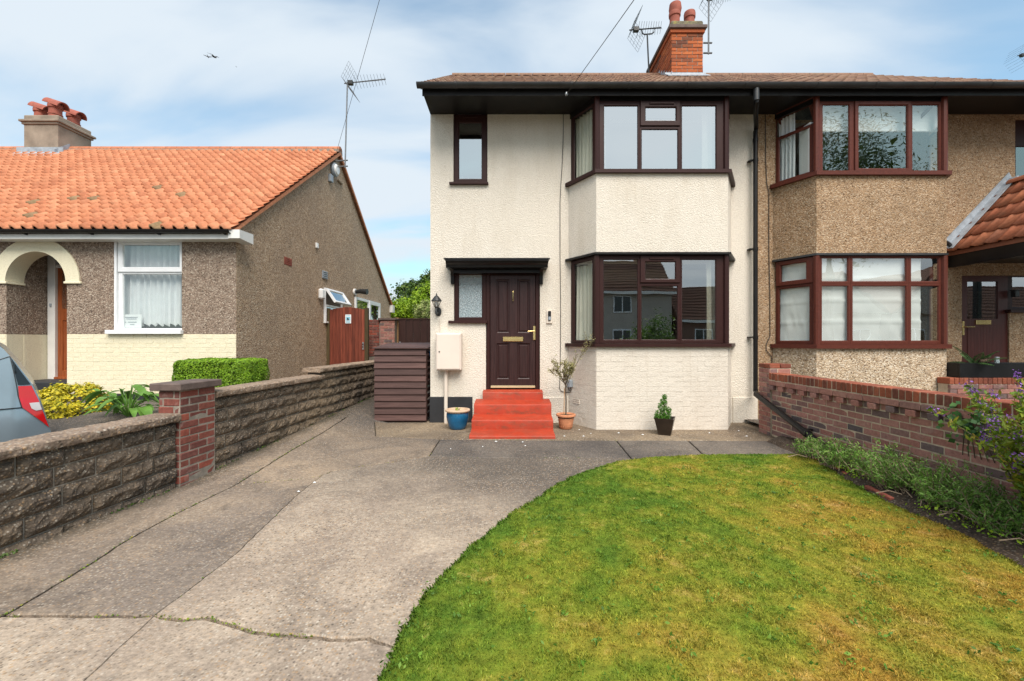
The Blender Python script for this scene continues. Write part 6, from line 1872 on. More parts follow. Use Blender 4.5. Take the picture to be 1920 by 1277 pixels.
# ================================================================== THINGS ON AND BY THE CREAM HOUSE
# meter box on its pipe
mt = thing('meter_box', 'cream metal meter cupboard on the wall left of front door', 'meter box', (XW(844), DW, ZW(694)))
MB().box(XW(820.5), DW - .19, ZW(694, 7.36), XW(865, 7.38), DW - .002, ZW(624, 7.36), .012).build('cabinet', M['meter'], mt)
MB().box(XW(820.5) + .02, DW - .202, ZW(693, 7.36) + .012, XW(865, 7.38) - .02, DW - .188, ZW(625, 7.36) - .012, .006).build('cabinet_door', M['meter'], mt)
MB().lathe([(0, 0), (.012, 0), (.012, .008), (0, .008)], (0, 0, 0), 10).build('lock', M['iron'], mt, basis=Matrix.Translation((XW(824, 7.36), DW - .202, ZW(659, 7.36))) @ Matrix.Rotation(R(90), 4, 'X'))
MB().tube([(XW(837), DW - .06, ZW(694) + .02), (XW(837), DW - .06, .0)], .033, 12).build('pipe', M['pipe_cream'], mt, True)
MB().tube([(XW(825), DW - .012, ZW(624)), (XW(825), DW - .012, ZW(597))], .006, 6).build('supply_cable', M['pipe_cream'], mt)
# carriage lantern
ln = thing('wall_lantern', 'black carriage lantern on the cream wall above meter box', 'lamp', (XW(822), DW, ZW(580)))
lx, ly = XW(818.5, 7.40), 7.40
zL = lambda y: ZW(y, 7.40)
MB().lathe([(0, 0), (.055, 0), (.055, .015), (.03, .022), (0, .022)], (0, 0, 0), 20).build('back_plate', M['iron'], ln, True, basis=Matrix.Translation((XW(822), DW - .001, ZW(584))) @ Matrix.Rotation(R(90), 4, 'X') @ Matrix.Scale(1.45, 4, (0, 1, 0)))
MB().tube([(XW(822), DW - .02, ZW(586)), (XW(821), DW - .09, ZW(588)), (lx, ly - .03, zL(587)), (lx, ly - .01, zL(580)), (lx, ly, zL(576.5))], [.016, .018, .02, .018, .02], 10).build('arm', M['iron'], ln, True)
MB().lathe([(0, zL(578)), (.022, zL(578)), (.034, zL(575.5)), (.040, zL(574.5)), (.0, zL(574.3))], (lx, ly, 0), 8).build('base_cup', M['iron'], ln)
MB().lathe([(.036, zL(574.4)), (.072, zL(564.5))], (lx, ly, 0), 6).build('glazing', M['glass_clear'], ln)
for k in range(6):
    a = 2 * math.pi * k / 6
    MB().tube([(lx + .037 * math.cos(a), ly + .037 * math.sin(a), zL(574.6)), (lx + .074 * math.cos(a), ly + .074 * math.sin(a), zL(564.4))], .0055, 5).build('cage_bar', M['iron'], ln)
MB().lathe([(0, zL(564.2)), (.092, zL(564.4)), (.092, zL(563.4)), (.070, zL(560)), (.040, zL(555.8)), (.022, zL(554)), (.010, zL(552.5)), (.012, zL(551)), (.005, zL(549.5)), (0, zL(548))], (lx, ly, 0), 12).build('lid', M['iron'], ln)
MB().lathe([(0, zL(573.5)), (.014, zL(573.5)), (.014, zL(571)), (.028, zL(568.5)), (.022, zL(566)), (0, zL(565.3))], (lx, ly, 0), 12).build('bulb', M['white_plastic'], ln, True)
# doorbell camera
db = thing('doorbell', 'black camera doorbell on pale plate right of front door', 'doorbell', (XW(1030), DW, ZW(606)))
MB().box(XW(1024.5), DW - .028, ZW(606), XW(1035.5), DW - .001, ZW(581), .004).build('back_plate', M['pipe_cream'], db)
MB().box(XW(1027.3), DW - .055, ZW(600.5), XW(1032.8), DW - .0285, ZW(583), .008).build('camera_body', M['car_black'], db)
MB().box(XW(1027.8), DW - .057, ZW(599.5), XW(1032.3), DW - .0555, ZW(593.5), .0005).build('bell_button', M['grey_plastic'], db)
# small grey box and the cables along the wall
A = Vector((*bayA[0], 0)); B = Vector((*bayA[1], 0)); U_ = (B - A).normalized(); N_ = Vector((U_.y, -U_.x, 0))
jb = MB(); jb.box(0, 0, ZW(724.5), .095, .07, ZW(711), .008, frame4(A + U_ * .035 + N_ * .004, U_, N_, (0, 0, 1)))
jb.build('junction_box', M['grey_plastic'], None, label='grey junction box on bay wall behind the little olive tree', cat='box')
cpts = [(1056, 214), (1056, 250), (1054.5, 300), (1051.5, 345), (1050, 380), (1050, 480), (1051, 560), (1051, 640), (1050, 700), (1049, 727), (1052, 733), (1060, 735), (1067, 735)]
ca = [Vector((XW(x), DW - .012, ZW(y))) for x, y in cpts] + [A + U_ * .06 + N_ * .014 + Vector((0, 0, ZW(735.5, 7.45))), A + U_ * .085 + N_ * .016 + Vector((0, 0, ZW(731, 7.45))), A + U_ * .09 + N_ * .02 + Vector((0, 0, ZW(724.5)))]
MB().tube(ca, .0055, 6).build('cable', M['cable'], None, True, label='thin dark cable down the cream wall between door and bay', cat='cable')
cb = [Vector((XW(1063.5), DW - .012, ZW(690))), Vector((XW(1064), DW - .012, ZW(722))), A + U_ * .02 + N_ * .012 + Vector((0, 0, ZW(730.5))), A + U_ * .05 + N_ * .015 + Vector((0, 0, ZW(732))), A + U_ * .075 + N_ * .02 + Vector((0, 0, ZW(724.5)))]
MB().tube(cb, .0055, 6).build('cable', M['cable'], None, True, label='short looped cable entering bottom of the grey junction box', cat='cable')
cc = [(1434, 205), (1435, 300), (1437, 345), (1441, 360), (1441, 470), (1443, 560), (1443, 630), (1436, 645), (1436, 656), (1446, 668), (1447, 678), (1442, 684)]
MB().tube([(XW(x), DW - .012, ZW(y)) for x, y in cc], .006, 6).build('cable', M['cable'], None, True, label='dark cable down the pebbledash wall beside the black downpipe', cat='cable')
# downpipe with its collars, then the long sloping run across the bed
dp = thing('downpipe', 'black plastic downpipe between the houses running diagonally to the bed', 'downpipe', (XW(1416), 7.45, ZW(735)))
dx, dy = XW(1416.5, 7.44), 7.44
MB().tube([(XW(1418, 6.80), 6.80, ZW(163, 6.8)), (XW(1418, 6.80), 6.80, ZW(176, 6.8)), (XW(1418, 6.80), 6.80, ZW(190, 6.8)), (XW(1417, 7.0), 7.0, ZW(212, 7.0)), (dx, dy - .02, ZW(236, 7.4)), (dx, dy, ZW(246, 7.44)), (dx, dy, ZW(733, 7.44))], .037, 14).build('pipe', M['black_upvc'], dp, True)
MB().tube([(XW(1418, 6.80), 6.80, ZW(166, 6.8)), (XW(1418, 6.80), 6.80, ZW(188, 6.8))], .044, 14).build('outlet', M['gutter_grey'], dp, True)
for y in (262, 300, 467, 633): MB().tube([(dx, dy, ZW(y - 3, 7.44)), (dx, dy, ZW(y + 3, 7.44))], .044, 14).build('collar', M['black_upvc'], dp, True)
for y in (299, 466, 632): MB().box(dx - .09, dy + .02, ZW(y + 1, 7.44), dx - .02, DW - .001, ZW(y - 1.5, 7.44), .004).build('pipe_clip', M['black_upvc'], dp)
def along(x, y, X=3.868):
    dd = X * F / (x - 960); return Vector((X, dd, ZW(y, dd)))
p1, p2, p3 = along(1417.5, 739), along(1541, 834), along(1551, 845)
MB().tube([(dx, dy, ZW(730, 7.44)), (dx, dy - .02, ZW(735, 7.44)), (dx - .05, dy - .12, ZW(737, 7.3)), tuple(p1), tuple(p2), tuple(p3), (p3.x, p3.y - .01, p3.z - .08)], .041, 14).build('sloping_pipe', M['black_upvc'], dp, True)
dr_ = (p2 - p1).normalized(); pq = p1.lerp(p2, .80)
MB().tube([pq - dr_ * .05, pq + dr_ * .05], .052, 14).build('collar', M['black_upvc'], dp, True)
MB().box(pq.x + .02, pq.y - .02, pq.z + .035, RX + .0, pq.y + .02, pq.z + .055, .003).build('pipe_clip', M['black_upvc'], dp)

# pots
def soil_disc(parent, x, y, z, r, mat=None):
    MB().lathe([(0, 0.01), (r * .6, .006), (r, 0), (r, -.03), (0, -.03)], (x, y, z), 20).build('soil', mat or M['soil'], parent, True)
bx_, by_ = XW(858, 7.02), 7.02
bp = thing('plant_pot', 'large blue glazed pot with bare clay rim and tiny seedlings', 'pot', (bx_, by_, 0))
MB().lathe([(0, 0), (.118, 0), (.130, .01), (.150, .06), (.172, .14), (.182, .20), (.180, .25), (.168, .285)], (bx_, by_, 0), 36).build('pot', M['blue_glaze'], bp, True)
MB().lathe([(.168, .285), (.200, .290), (.206, .305), (.200, .320), (.178, .322), (.170, .30), (.165, .26)], (bx_, by_, 0), 36).build('rim', M['pot_rim'], bp, True)
soil_disc(bp, bx_, by_, .285, .172, M['pot_rim'])
cs = np.stack([bx_ + RNG.normal(size=26) * .035, by_ + RNG.normal(size=26) * .03, .31 + RNG.uniform(0, .04, 26)], 1)
np_mesh('seedlings', leaves(cs, .028, .6, .6), 4, M['leaf_lime'], bp)

ox, oy = XW(1061, 7.02), 7.02
op = thing('plant_pot', 'terracotta pot with carved leaf pattern, right of the red steps', 'pot', (ox, oy, 0))
prof = [(0, 0), (.085, 0), (.10, .012), (.118, .10), (.130, .19), (.134, .205)]
MB().lathe(prof, (ox, oy, 0), 32).build('pot', M['terracotta'], op, True)
MB().lathe([(.134, .205), (.158, .210), (.162, .225), (.158, .242), (.145, .246), (.136, .235), (.130, .20)], (ox, oy, 0), 32).build('rim', M['terracotta'], op, True)
rel = MB()
for r_ in range(4):
    for k in range(18):
        a = 2 * math.pi * (k + .5 * (r_ % 2)) / 18; z_ = .025 + r_ * .045; rr_ = .0985 + z_ * .168
        c = Vector((ox + rr_ * math.cos(a), oy + rr_ * math.sin(a), z_)); t_ = Vector((-math.sin(a), math.cos(a), 0)); n_ = Vector((math.cos(a), math.sin(a), 0))
        rel.add([c + t_ * .014 + Vector((0, 0, .022)), c + Vector((0, 0, .048)), c - t_ * .014 + Vector((0, 0, .022)), c, c + n_ * .010 + Vector((0, 0, .024))], [(0, 1, 4), (1, 2, 4), (2, 3, 4), (3, 0, 4)])
rel.build('leaf_relief', M['terracotta'], op, kind='stuff')
soil_disc(op, ox, oy, .215, .134)
ot = thing('olive_tree', 'small sparse olive standard growing in terracotta pot', 'small tree', (ox, oy, .21))
tops = []
tk = MB()
tp = [(ox, oy, .20), (ox + .004, oy, .45), (ox - .006, oy, .66), (ox - .004, oy - .01, .72)]
tk.tube(tp, [.013, .012, .011, .011], 8)
MB().tube([(ox - .03, oy + .02, .20), (ox - .022, oy + .02, .66)], .007, 6).build('cane', M['post_tan'], ot)
rr = random.Random(3)
br = MB(); lc_ = []
def olive_branch(p, d, L, r, lev):
    q = [p]; n = 6
    for k in range(n):
        d = (d + Vector((rr.uniform(-.22, .22), rr.uniform(-.22, .22), rr.uniform(-.02, .16)))).normalized()
        q.append(q[-1] + d * (L / n))
        if lev < 2 and k > 0 and rr.random() < .6: olive_branch(q[-1], (d + Vector((rr.uniform(-.9, .9), rr.uniform(-.7, .7), rr.uniform(0, .5)))).normalized(), L * .5, r * .5, lev + 1)
        if lev > 0 or k > 2:
            for _ in range(2): lc_.append(q[-1] + Vector((rr.gauss(0, .016), rr.gauss(0, .016), rr.gauss(0, .014))))
    br.tube(q, [max(.0022, r * (1 - .75 * k / n)) for k in range(n + 1)], 5)
for k in range(9):
    a = 2 * math.pi * k / 9 + rr.uniform(-.3, .3)
    olive_branch(Vector((ox - .004, oy - .01, .66 + .012 * k)), Vector((math.cos(a) * .60, math.sin(a) * .55, .9)).normalized(), rr.uniform(.22, .34), .006, 0)
olive_branch(Vector((ox, oy, .72)), Vector((.18, 0, 1)).normalized(), .62, .006, 0)
olive_branch(Vector((ox, oy, .72)), Vector((-.45, -.05, .6)).normalized(), .25, .005, 0)
tk.build('trunk', M['bark'], ot, True); br.build('branches', M['bark'], ot, kind='stuff')
np_mesh('foliage', leaves(np.array([tuple(v) for v in lc_]), .034, .34, .1), 4, M['leaf_olive'], ot)

kx_, ky_ = XW(1249, 6.55), 6.60
kp = thing('plant_pot', 'square tapered dark bronze planter in front of painted bay', 'pot', (kx_, ky_, 0))
rz_ = R(-26)
def frus(b, t, z0, z1, th=.012):
    mb = MB()
    o = [(s1 * b, s2 * b, z0) for s1, s2 in ((-1, -1), (1, -1), (1, 1), (-1, 1))] + [(s1 * t, s2 * t, z1) for s1, s2 in ((-1, -1), (1, -1), (1, 1), (-1, 1))]
    i = [(x * (1 - th / t), y * (1 - th / t), z1) for x, y, z in o[4:]] + [(x * (1 - th / b), y * (1 - th / b), z0 + .02) for x, y, z in o[:4]]
    mb.add(o + i, [(0, 1, 2, 3)] + [(k, (k + 1) % 4, 4 + (k + 1) % 4, 4 + k) for k in range(4)] + [(4 + k, 4 + (k + 1) % 4, 8 + (k + 1) % 4, 8 + k) for k in range(4)] + [(8 + k, 8 + (k + 1) % 4, 12 + (k + 1) % 4, 12 + k) for k in range(4)])
    return mb
mK = Matrix.Translation((kx_, ky_, 0)) @ Matrix.Rotation(rz_, 4, 'Z')
frus(.088, .142, .0, .262).build('planter_box', M['bronze'], kp, basis=mK)
MB().box(-.122, -.122, .19, .122, .122, .215).build('soil', M['soil'], kp, basis=mK)
cn_ = thing('dwarf_conifer', 'tiny lumpy green conifer in the square bronze planter', 'shrub', (kx_ - .02, ky_, .22))
cs = []
for (dx_, dz_, rr_, n_) in ((-.05, .07, .095, 520), (.03, .11, .085, 460), (-.01, .20, .075, 380), (.005, .29, .055, 260), (.015, .36, .04, 170), (.06, .06, .06, 240), (-.09, .04, .055, 180), (.07, .16, .045, 140)):
    u = RNG.normal(size=(n_, 3)); u /= np.linalg.norm(u, axis=1)[:, None]
    cs.append(u * rr_ * RNG.uniform(.55, 1.08, n_)[:, None] + np.array([kx_ - .02 + dx_, ky_ + RNG.uniform(-.02, .02), .22 + dz_]))
cs = np.concatenate(cs)
np_mesh('foliage', leaves(cs, .024, .42, .5), 4, M['leaf_conifer'], cn_)
MB().tube([(kx_ - .02, ky_, .2), (kx_ - .015, ky_, .5)], [.014, .005], 6).build('trunk', M['bark'], cn_)
MB().tube([(kx_ + .075, ky_ + .0, .2), (kx_ + .078, ky_, .305)], .004, 5).build('plant_label', M['white_plastic'], cn_)

# petals / pebbles blown on the apron
deb = MB(); rr = random.Random(12)
for (x, y) in [(1058, 818), (1094, 818), (1108, 813), (1086, 806), (1262, 806), (1385, 808), (1440, 812), (980, 829), (985, 836), (845, 842), (1330, 812), (1205, 815), (905, 838), (930, 828), (1400, 818), (590, 905), (560, 922), (1160, 812)]:
    p = G(x, y); s_ = rr.uniform(.010, .024)
    n = 7; b = len(deb.v)
    deb.v += [(p.x + s_ * math.cos(2 * math.pi * k / n) * rr.uniform(.7, 1.2), p.y + .5 * s_ * math.sin(2 * math.pi * k / n), p.z + .006) for k in range(n)] + [(p.x, p.y, p.z + .014)]
    deb.f += [(b + k, b + (k + 1) % n, b + n) for k in range(n)]
deb.build('litter', M['paper'], None, label='scattered white petals and chips on the paving', kind='stuff', fix=False)

# ================================================================== BIN STORE, GATE, FENCE
bs = thing('bin_store', 'low brown slatted wooden bin store at the side of cream house', 'bin store', (-1.93, 8.0, .05))
bx0, bx1, byf = XW(702.5), XW(799), DW - .02
bz0 = ZW(789, byf); bzt = ZW(652, byf)
MB().box(bx0 + .03, byf + .04, bz0 - .05, bx1 - .03, byf + .07, bzt - .03).build('front_panel', M['store_wood'], bs)
nsl = 11; hs = (bzt - .02 - bz0) / nsl
for k in range(nsl):
    z = bz0 + k * hs; mb = MB()
    top_w = hs + .018
    # feather-edge board, thick and proud along its bottom edge
    mb.extr([(byf + .036, z + .004), (byf - .006, z + .004), (byf - .010, z + .012), (byf + .016, z + top_w), (byf + .036, z + top_w)], (0, 0, 0), (0, 1, 0), (0, 0, 1), (1, 0, 0), bx0 + random.uniform(-.003, .003), bx1 + random.uniform(-.003, .003))
    mb.build('slat', M['store_wood'], bs)
for x0_, x1_ in ((bx0 + .0, bx0 + .05), (bx1 - .05, bx1 + .0)):
    MB().box(x0_, byf + .075, bz0 - .08, x1_, byf + .125, bzt - .04).build('post', M['store_wood'], bs)
    MB().box(x0_, byf + 1.02, bz0 - .08, x1_, byf + 1.07, bzt + .04).build('post', M['store_wood'], bs)
for k in range(11):
    y0_, y1_ = byf + .05, byf + 1.05
    z = bz0 + k * hs
    MB().box(bx0 + .005, y0_, z + .03, bx0 + .028, y1_, z + hs - .006, .002).build('side_slat', M['store_wood'], bs)
    MB().box(bx1 - .028, y0_ + .04, z + .03, bx1 - .005, y1_, z + hs - .006, .002).build('side_slat', M['store_wood'], bs)
for k in range(4):
    ya = byf - .03 + k * .28; zA = bzt - .012 + k * .28 * .075
    mb = MB(); mb.extr([(ya, zA), (ya, zA + .018), (ya + .33, zA + .012 + .33 * .075), (ya + .33, zA - .0 + .33 * .075)], (0, 0, 0), (0, 1, 0), (0, 0, 1), (1, 0, 0), bx0 - .03, bx1 + .035)
    mb.build('lid_board', M['store_wood'], bs)
wb_ = thing('wheelie_bin', 'dark bin with blue lid squeezed beside the wooden bin store', 'bin', (-1.47, 8.3, .05))
MB().box(bx1 + .008, byf + .30, .04, HX0 - .016, byf + .8, ZW(668, 7.9), .02).build('body', M['car_black'], wb_)
MB().box(bx1 + .004, byf + .27, ZW(667, 7.9), HX0 - .010, byf + .82, ZW(656, 7.9), .015).build('lid', M['bin_blue'], wb_)

gd = 11.25
gt_ = thing('garden_gate', 'red-brown arched wooden board gate between bungalow and wall', 'gate', (-4.3, gd, .6))
gx0, gx1 = XW(616.5, gd), XW(684, gd)
nb = 11; zb0 = ZW(690, gd)
for k in range(nb):
    a = gx0 + .03 + (gx1 - gx0 - .03) * k / nb; b = gx0 + .03 + (gx1 - gx0 - .03) * (k + 1) / nb - .005
    t = (k + .5) / nb
    zt2 = ZW(583.5, gd) + (ZW(575.5, gd) - ZW(583.5, gd)) * math.sin(math.pi * (.12 + .76 * t))
    MB().box(a, gd - .012 + random.uniform(-.003, .003), zb0, b, gd + .012, zt2, .003).build('board', M['gate_wood'], gt_)
for z in (zb0 + .15, ZW(600, gd)): MB().box(gx0 + .04, gd + .013, z, gx1 - .02, gd + .05, z + .09).build('rail', M['gate_wood'], gt_)
MB().box(gx0 - .05, gd - .03, zb0, gx0 + .028, gd + .05, ZW(577.5, gd), .004).build('gate_post', M['post_green'], gt_)
MB().box(gx1 + .005, gd - .04, zb0, gx1 + .095, gd + .06, ZW(577, gd), .004).build('gate_post', M['post_green'], gt_)
MB().box(XW(680, gd), gd - .04, ZW(655, gd), XW(683, gd), gd - .013, ZW(641, gd), .002).build('latch', M['steel'], gt_)
for y in (645, 650): MB().box(XW(680.3, gd), gd - .048, ZW(y + 1, gd), XW(682.5, gd), gd - .0405, ZW(y - 1, gd)).build('latch_hole', M['iron'], gt_)
sg = thing('gate_sign', 'small white and blue printed notice with a dog picture on gate', 'sign', (XW(653, gd), gd, ZW(606, gd)))
MB().box(XW(648, gd), gd - .028, ZW(606, gd), XW(659, gd), gd - .019, ZW(589.5, gd), .002).build('sign_board', M['paper'], sg)
MB().box(XW(649.3, gd), gd - .0315, ZW(600.5, gd), XW(657.7, gd), gd - .0285, ZW(593.5, gd)).build('picture_panel', M['sign_blue'], sg)
MB().lathe([(0, 0), (.022, 0), (.022, .002), (0, .002)], (0, 0, 0), 10).build('dog_head', M['iron'], sg, basis=Matrix.Translation((XW(653, gd), gd - .032, ZW(597, gd))) @ Matrix.Rotation(R(90), 4, 'X'))
MB().box(XW(652, gd), gd - .0345, ZW(600, gd), XW(655, gd), gd - .032, ZW(597.5, gd)).build('dog_body', M['iron'], sg)
for y in (591.3, 602.3, 604): MB().box(XW(649.5, gd), gd - .0305, ZW(y + .6, gd), XW(657.3, gd), gd - .0285, ZW(y - .5, gd)).build('print_line', M['sign_blue'], sg)
# brick wall beside it and the dark fence
bw = thing('side_brick_wall', 'short red brick wall and pier between gate and dark fence', 'wall', (-3.5, 12.2, .4))
dW = 12.0
xa, xm, xb = XW(693, dW), XW(713, dW), XW(741, dW)
MB().box(xa - .02, dW + .01, .0, xb - .01, dW + .22, ZW(599, dW)).build('wall_core', M['mortar_grey'], bw)
brickwork(bw, (xa - .02, dW, 0), (1, 0, 0), f0, xm - xa, ZW(668, dW), ZW(598.5, dW), M['brick_pier'], bh=.077, jit=.003, proud=0)
brickwork(bw, (xm + .01, dW - .06, 0), (1, 0, 0), f0, xb - xm - .01, ZW(668, dW), ZW(600, dW), M['brick_wall'], bh=.077, jit=.002, proud=0)
MB().box(xm + .015, dW - .05, .0, xb - .005, dW + .01, ZW(600.5, dW)).build('pier_core', M['mortar'], bw)
MB().box(xm - .04, dW - .10, ZW(600, dW) + .002, xb + .04, dW + .28, ZW(596, dW), .006).build('pier_cap', M['slate_cap'], bw)
fc = thing('fence', 'dark brown vertical board fence with pale post behind bin store', 'fence', (-2.7, 12.3, .4))
dF = 12.3
fx0, fx1 = XW(748, dF), -1.0
MB().box(XW(741.5, dF), dF - .05, .2, XW(747.5, dF), dF + .05, ZW(595.5, dF), .004).build('post', M['post_tan'], fc)
nb = 11
for k in range(nb):
    a = fx0 + (fx1 - fx0) * k / nb; b = fx0 + (fx1 - fx0) * (k + 1) / nb
    MB().add([(a, dF - .004, .2), (b - .004, dF - .018, .2), (b - .004, dF - .018, ZW(599, dF)), (a, dF - .004, ZW(599, dF)), (a, dF + .012, .2), (b - .004, dF + .012, .2), (b - .004, dF + .012, ZW(599, dF)), (a, dF + .012, ZW(599, dF))],
             [(0, 1, 2, 3), (4, 7, 6, 5), (0, 4, 5, 1), (3, 2, 6, 7), (0, 3, 7, 4), (1, 5, 6, 2)]).build('board', M['fence_wood'], fc)
MB().box(fx0, dF - .03, ZW(599, dF) + .002, fx1, dF + .03, ZW(596.5, dF), .004).build('capping_rail', M['fence_wood'], fc)
MB().box(XW(749, dF), dF - .04, ZW(646, dF), XW(752, dF), dF - .019, ZW(640, dF), .002).build('latch', M['steel'], fc)

# ================================================================== CURTAINS AND WHAT STANDS IN THE WINDOWS
def inset_line(pl, i, d, a=0.0, b=1.0):
    A, B = Vector(pl[i]), Vector(pl[i + 1]); u = (B - A).normalized(); n = Vector((-u.y, u.x))
    return [tuple(A + (B - A) * a + n * d), tuple(A + (B - A) * b + n * d)]
zu0, zu1 = ZW(318, DB), ZW(187, DB)
curtain(inset_line(bayA, 0, .14, .05, 1.05), zu0 + .03, zu1 + .1, M['curtain'], 'cream curtain in left side of the upper cream bay', 8, .03)
curtain([(3.50, DW + .05), (3.35, 7.20), (3.18, 7.12)], zu0 + .03, zu1 + .1, M['curtain'], 'cream curtain at right end of the upper cream bay', 6, .03)
zl0, zl1 = ZW(643, DB), ZW(477, DB)
curtain(inset_line(bayA, 0, .14, .05, .98), zl0 + .03, zl1 - .10, M['curtain'], 'cream curtain in left side of the lower cream bay', 7, .032)
curtain([(3.62, DW + .05), (3.50, 7.22), (3.22, 7.10)], zl0 + .03, zl1 - .02, M['curtain'], 'cream curtain at right end of the lower cream bay', 6, .032)
MB().box(XW(861, 7.66), 7.66, ZW(252.5, 7.66), XW(903, 7.66), 7.665, ZW(214, 7.66)).build('roller_blind', M['blind_grey'], None, label='taupe roller blind half down in the small upper window', cat='blind')
# roman blinds of the neighbour
def roman(pts, z0, z1, label, n=4):
    A, B = Vector(pts[0]), Vector(pts[1]); u = (B - A).normalized(); nn = Vector((-u.y, u.x)); L = (B - A).length
    mb = MB(); nx, nz = 26, 40
    for j in range(nz + 1):
        t = j / nz; ph = (t * n) % 1.0
        for i in range(nx + 1):
            s = i / nx
            w_ = .010 * mnoise.noise((s * 5, t * 7, 2.2)) + .012 * mnoise.noise((s * 11 + t * 6, t * 4, 7.2)) * (1 if t < .35 else .4) - .014 * max(0, 1 - ph * 9)
            p = A + u * (L * s) + nn * w_
            mb.v.append((p.x, p.y, z0 + (z1 - z0) * t))
    for j in range(nz):
        for i in range(nx): a = j * (nx + 1) + i; mb.f.append((a, a + 1, a + nx + 2, a + nx + 1))
    return mb.build('roman_blind', M['blind'], None, True, label=label, cat='blind', fix=False, ang=180)
zl0, zl1 = ZW(645, DB), ZW(478, DB)
roman(inset_line(bayB, 1, .10, .03, .845), zl0 + .02, zl1 - .02, 'wide white roman blind drawn down in front of lower right bay')
roman(inset_line(bayB, 0, .10, .10, .92), zl0 + .02, zl1 - .05, 'narrow white roman blind in left splay of lower right bay', 4)
zu0, zu1 = ZW(321, DB), ZW(187, DB)
curtain(inset_line(bayB, 0, .11, .06, .45), zu0 + .02, zu1 + .05, M['net'], 'white curtain in left splay of upper right bay', 4, .025)
MB().box(*inset_line(bayB, 0, .16, .5, .9)[0], zu0 + .02, inset_line(bayB, 0, .16, .5, .95)[1][0], inset_line(bayB, 0, .16, .5, .95)[1][1] + .006, zu1 - .3).build('panel_blind', M['blind'], None, label='plain white blind in left splay of upper right bay', cat='blind')
MB().box(XW(1543, 7.06), 7.12, ZW(243, 7.12), XW(1768, 7.06), 7.13, ZW(200, 7.12)).build('roller_blind', M['blind'], None, label='white roller blind half lowered across upper right bay front', cat='blind')
MB().tube([(XW(1543, 7.06), 7.125, ZW(245, 7.12)), (XW(1768, 7.06), 7.125, ZW(245, 7.12))], .018, 8).build('blind_bar', M['blind'], bpy.data.objects['roller_blind.001'])
# bungalow net curtain with scalloped hem, and a notice leaning in the corner
curtain([(XW(228, 7.72), 7.72), (XW(338, 7.72), 7.74)], ZW(612, 7.72), ZW(455, 7.72), M['net'], 'white scalloped net curtain in the bungalow front window', 9, .030, 'net_curtain', hem=.06)
nq = thing('notice', 'white paper notice leaning in corner of bungalow front window', 'notice', (XW(248, 7.64), 7.64, ZW(615, 7.64)))
MB().box(XW(231.5, 7.63), 7.632, ZW(614.5, 7.63), XW(265, 7.63), 7.636, ZW(589, 7.63)).build('sheet', M['paper'], nq)
for k, (a, b) in enumerate(((235, 258), (237, 256), (233, 236.5), (240, 256), (244, 252))):
    y = (594.5, 597.5, 603.5, 603.5, 608)[k]
    MB().box(XW(a, 7.63), 7.628, ZW(y + .7, 7.63), XW(b, 7.63), 7.6315, ZW(y - .6, 7.63)).build('print_line', M['ink'], nq)

# ================================================================== PLANTS
def crown_pts(c, rad, n, clumps, spread=.30, shell=.55, flat=1.0):
    u = RNG.normal(size=(clumps, 3)); u /= np.linalg.norm(u, axis=1)[:, None]
    k = u * RNG.uniform(shell, 1.0, clumps)[:, None] * np.array(rad) + np.array(c)
    i = RNG.integers(0, clumps, n)
    pts = k[i] + RNG.normal(size=(n, 3)) * np.array(rad) * spread * RNG.uniform(.5, 1.2, clumps)[i][:, None]
    return pts, (pts - np.array(c)) / np.array(rad)
def shrub(name, label, cat, c, rad, n, size, mat, asp=.5, clumps=60, spread=.16, shell=.75, zmin=None, up=.4, group=None, stem=True):
    t = thing(name, label, cat, (c[0], c[1], c[2] - rad[2]), group)
    p, o_ = crown_pts(c, rad, n, clumps, spread, shell)
    if zmin is not None: k = p[:, 2] > zmin; p, o_ = p[k], o_[k]
    np_mesh('foliage', leaves(p, size, asp, up, out=o_ * .9), 4, mat, t)
    if stem:
        s = MB(); rr = random.Random(5)
        for k in range(6):
            e = Vector((c[0] + rr.uniform(-.6, .6) * rad[0], c[1] + rr.uniform(-.6, .6) * rad[1], c[2] + rr.uniform(0, .4) * rad[2]))
            b = Vector((c[0] + rr.uniform(-.1, .1), c[1] + rr.uniform(-.1, .1), c[2] - rad[2]))
            s.tube([b, b.lerp(e, .5) + Vector((0, 0, .05)), e], [.012, .009, .004], 5)
        s.build('stems', M['bark'], t, kind='stuff')
    return t
# golden bush
gb_ = (XW(131, 6.3), 6.35, NZ + .05)
shrub('golden_bush', 'rounded bright yellow leaved bush in front of bungalow base', 'bush', gb_, (.47, .42, .36), 17000, .038, M['leaf_yellow'], .60, 260, .07, .90, zmin=NZ - .1)
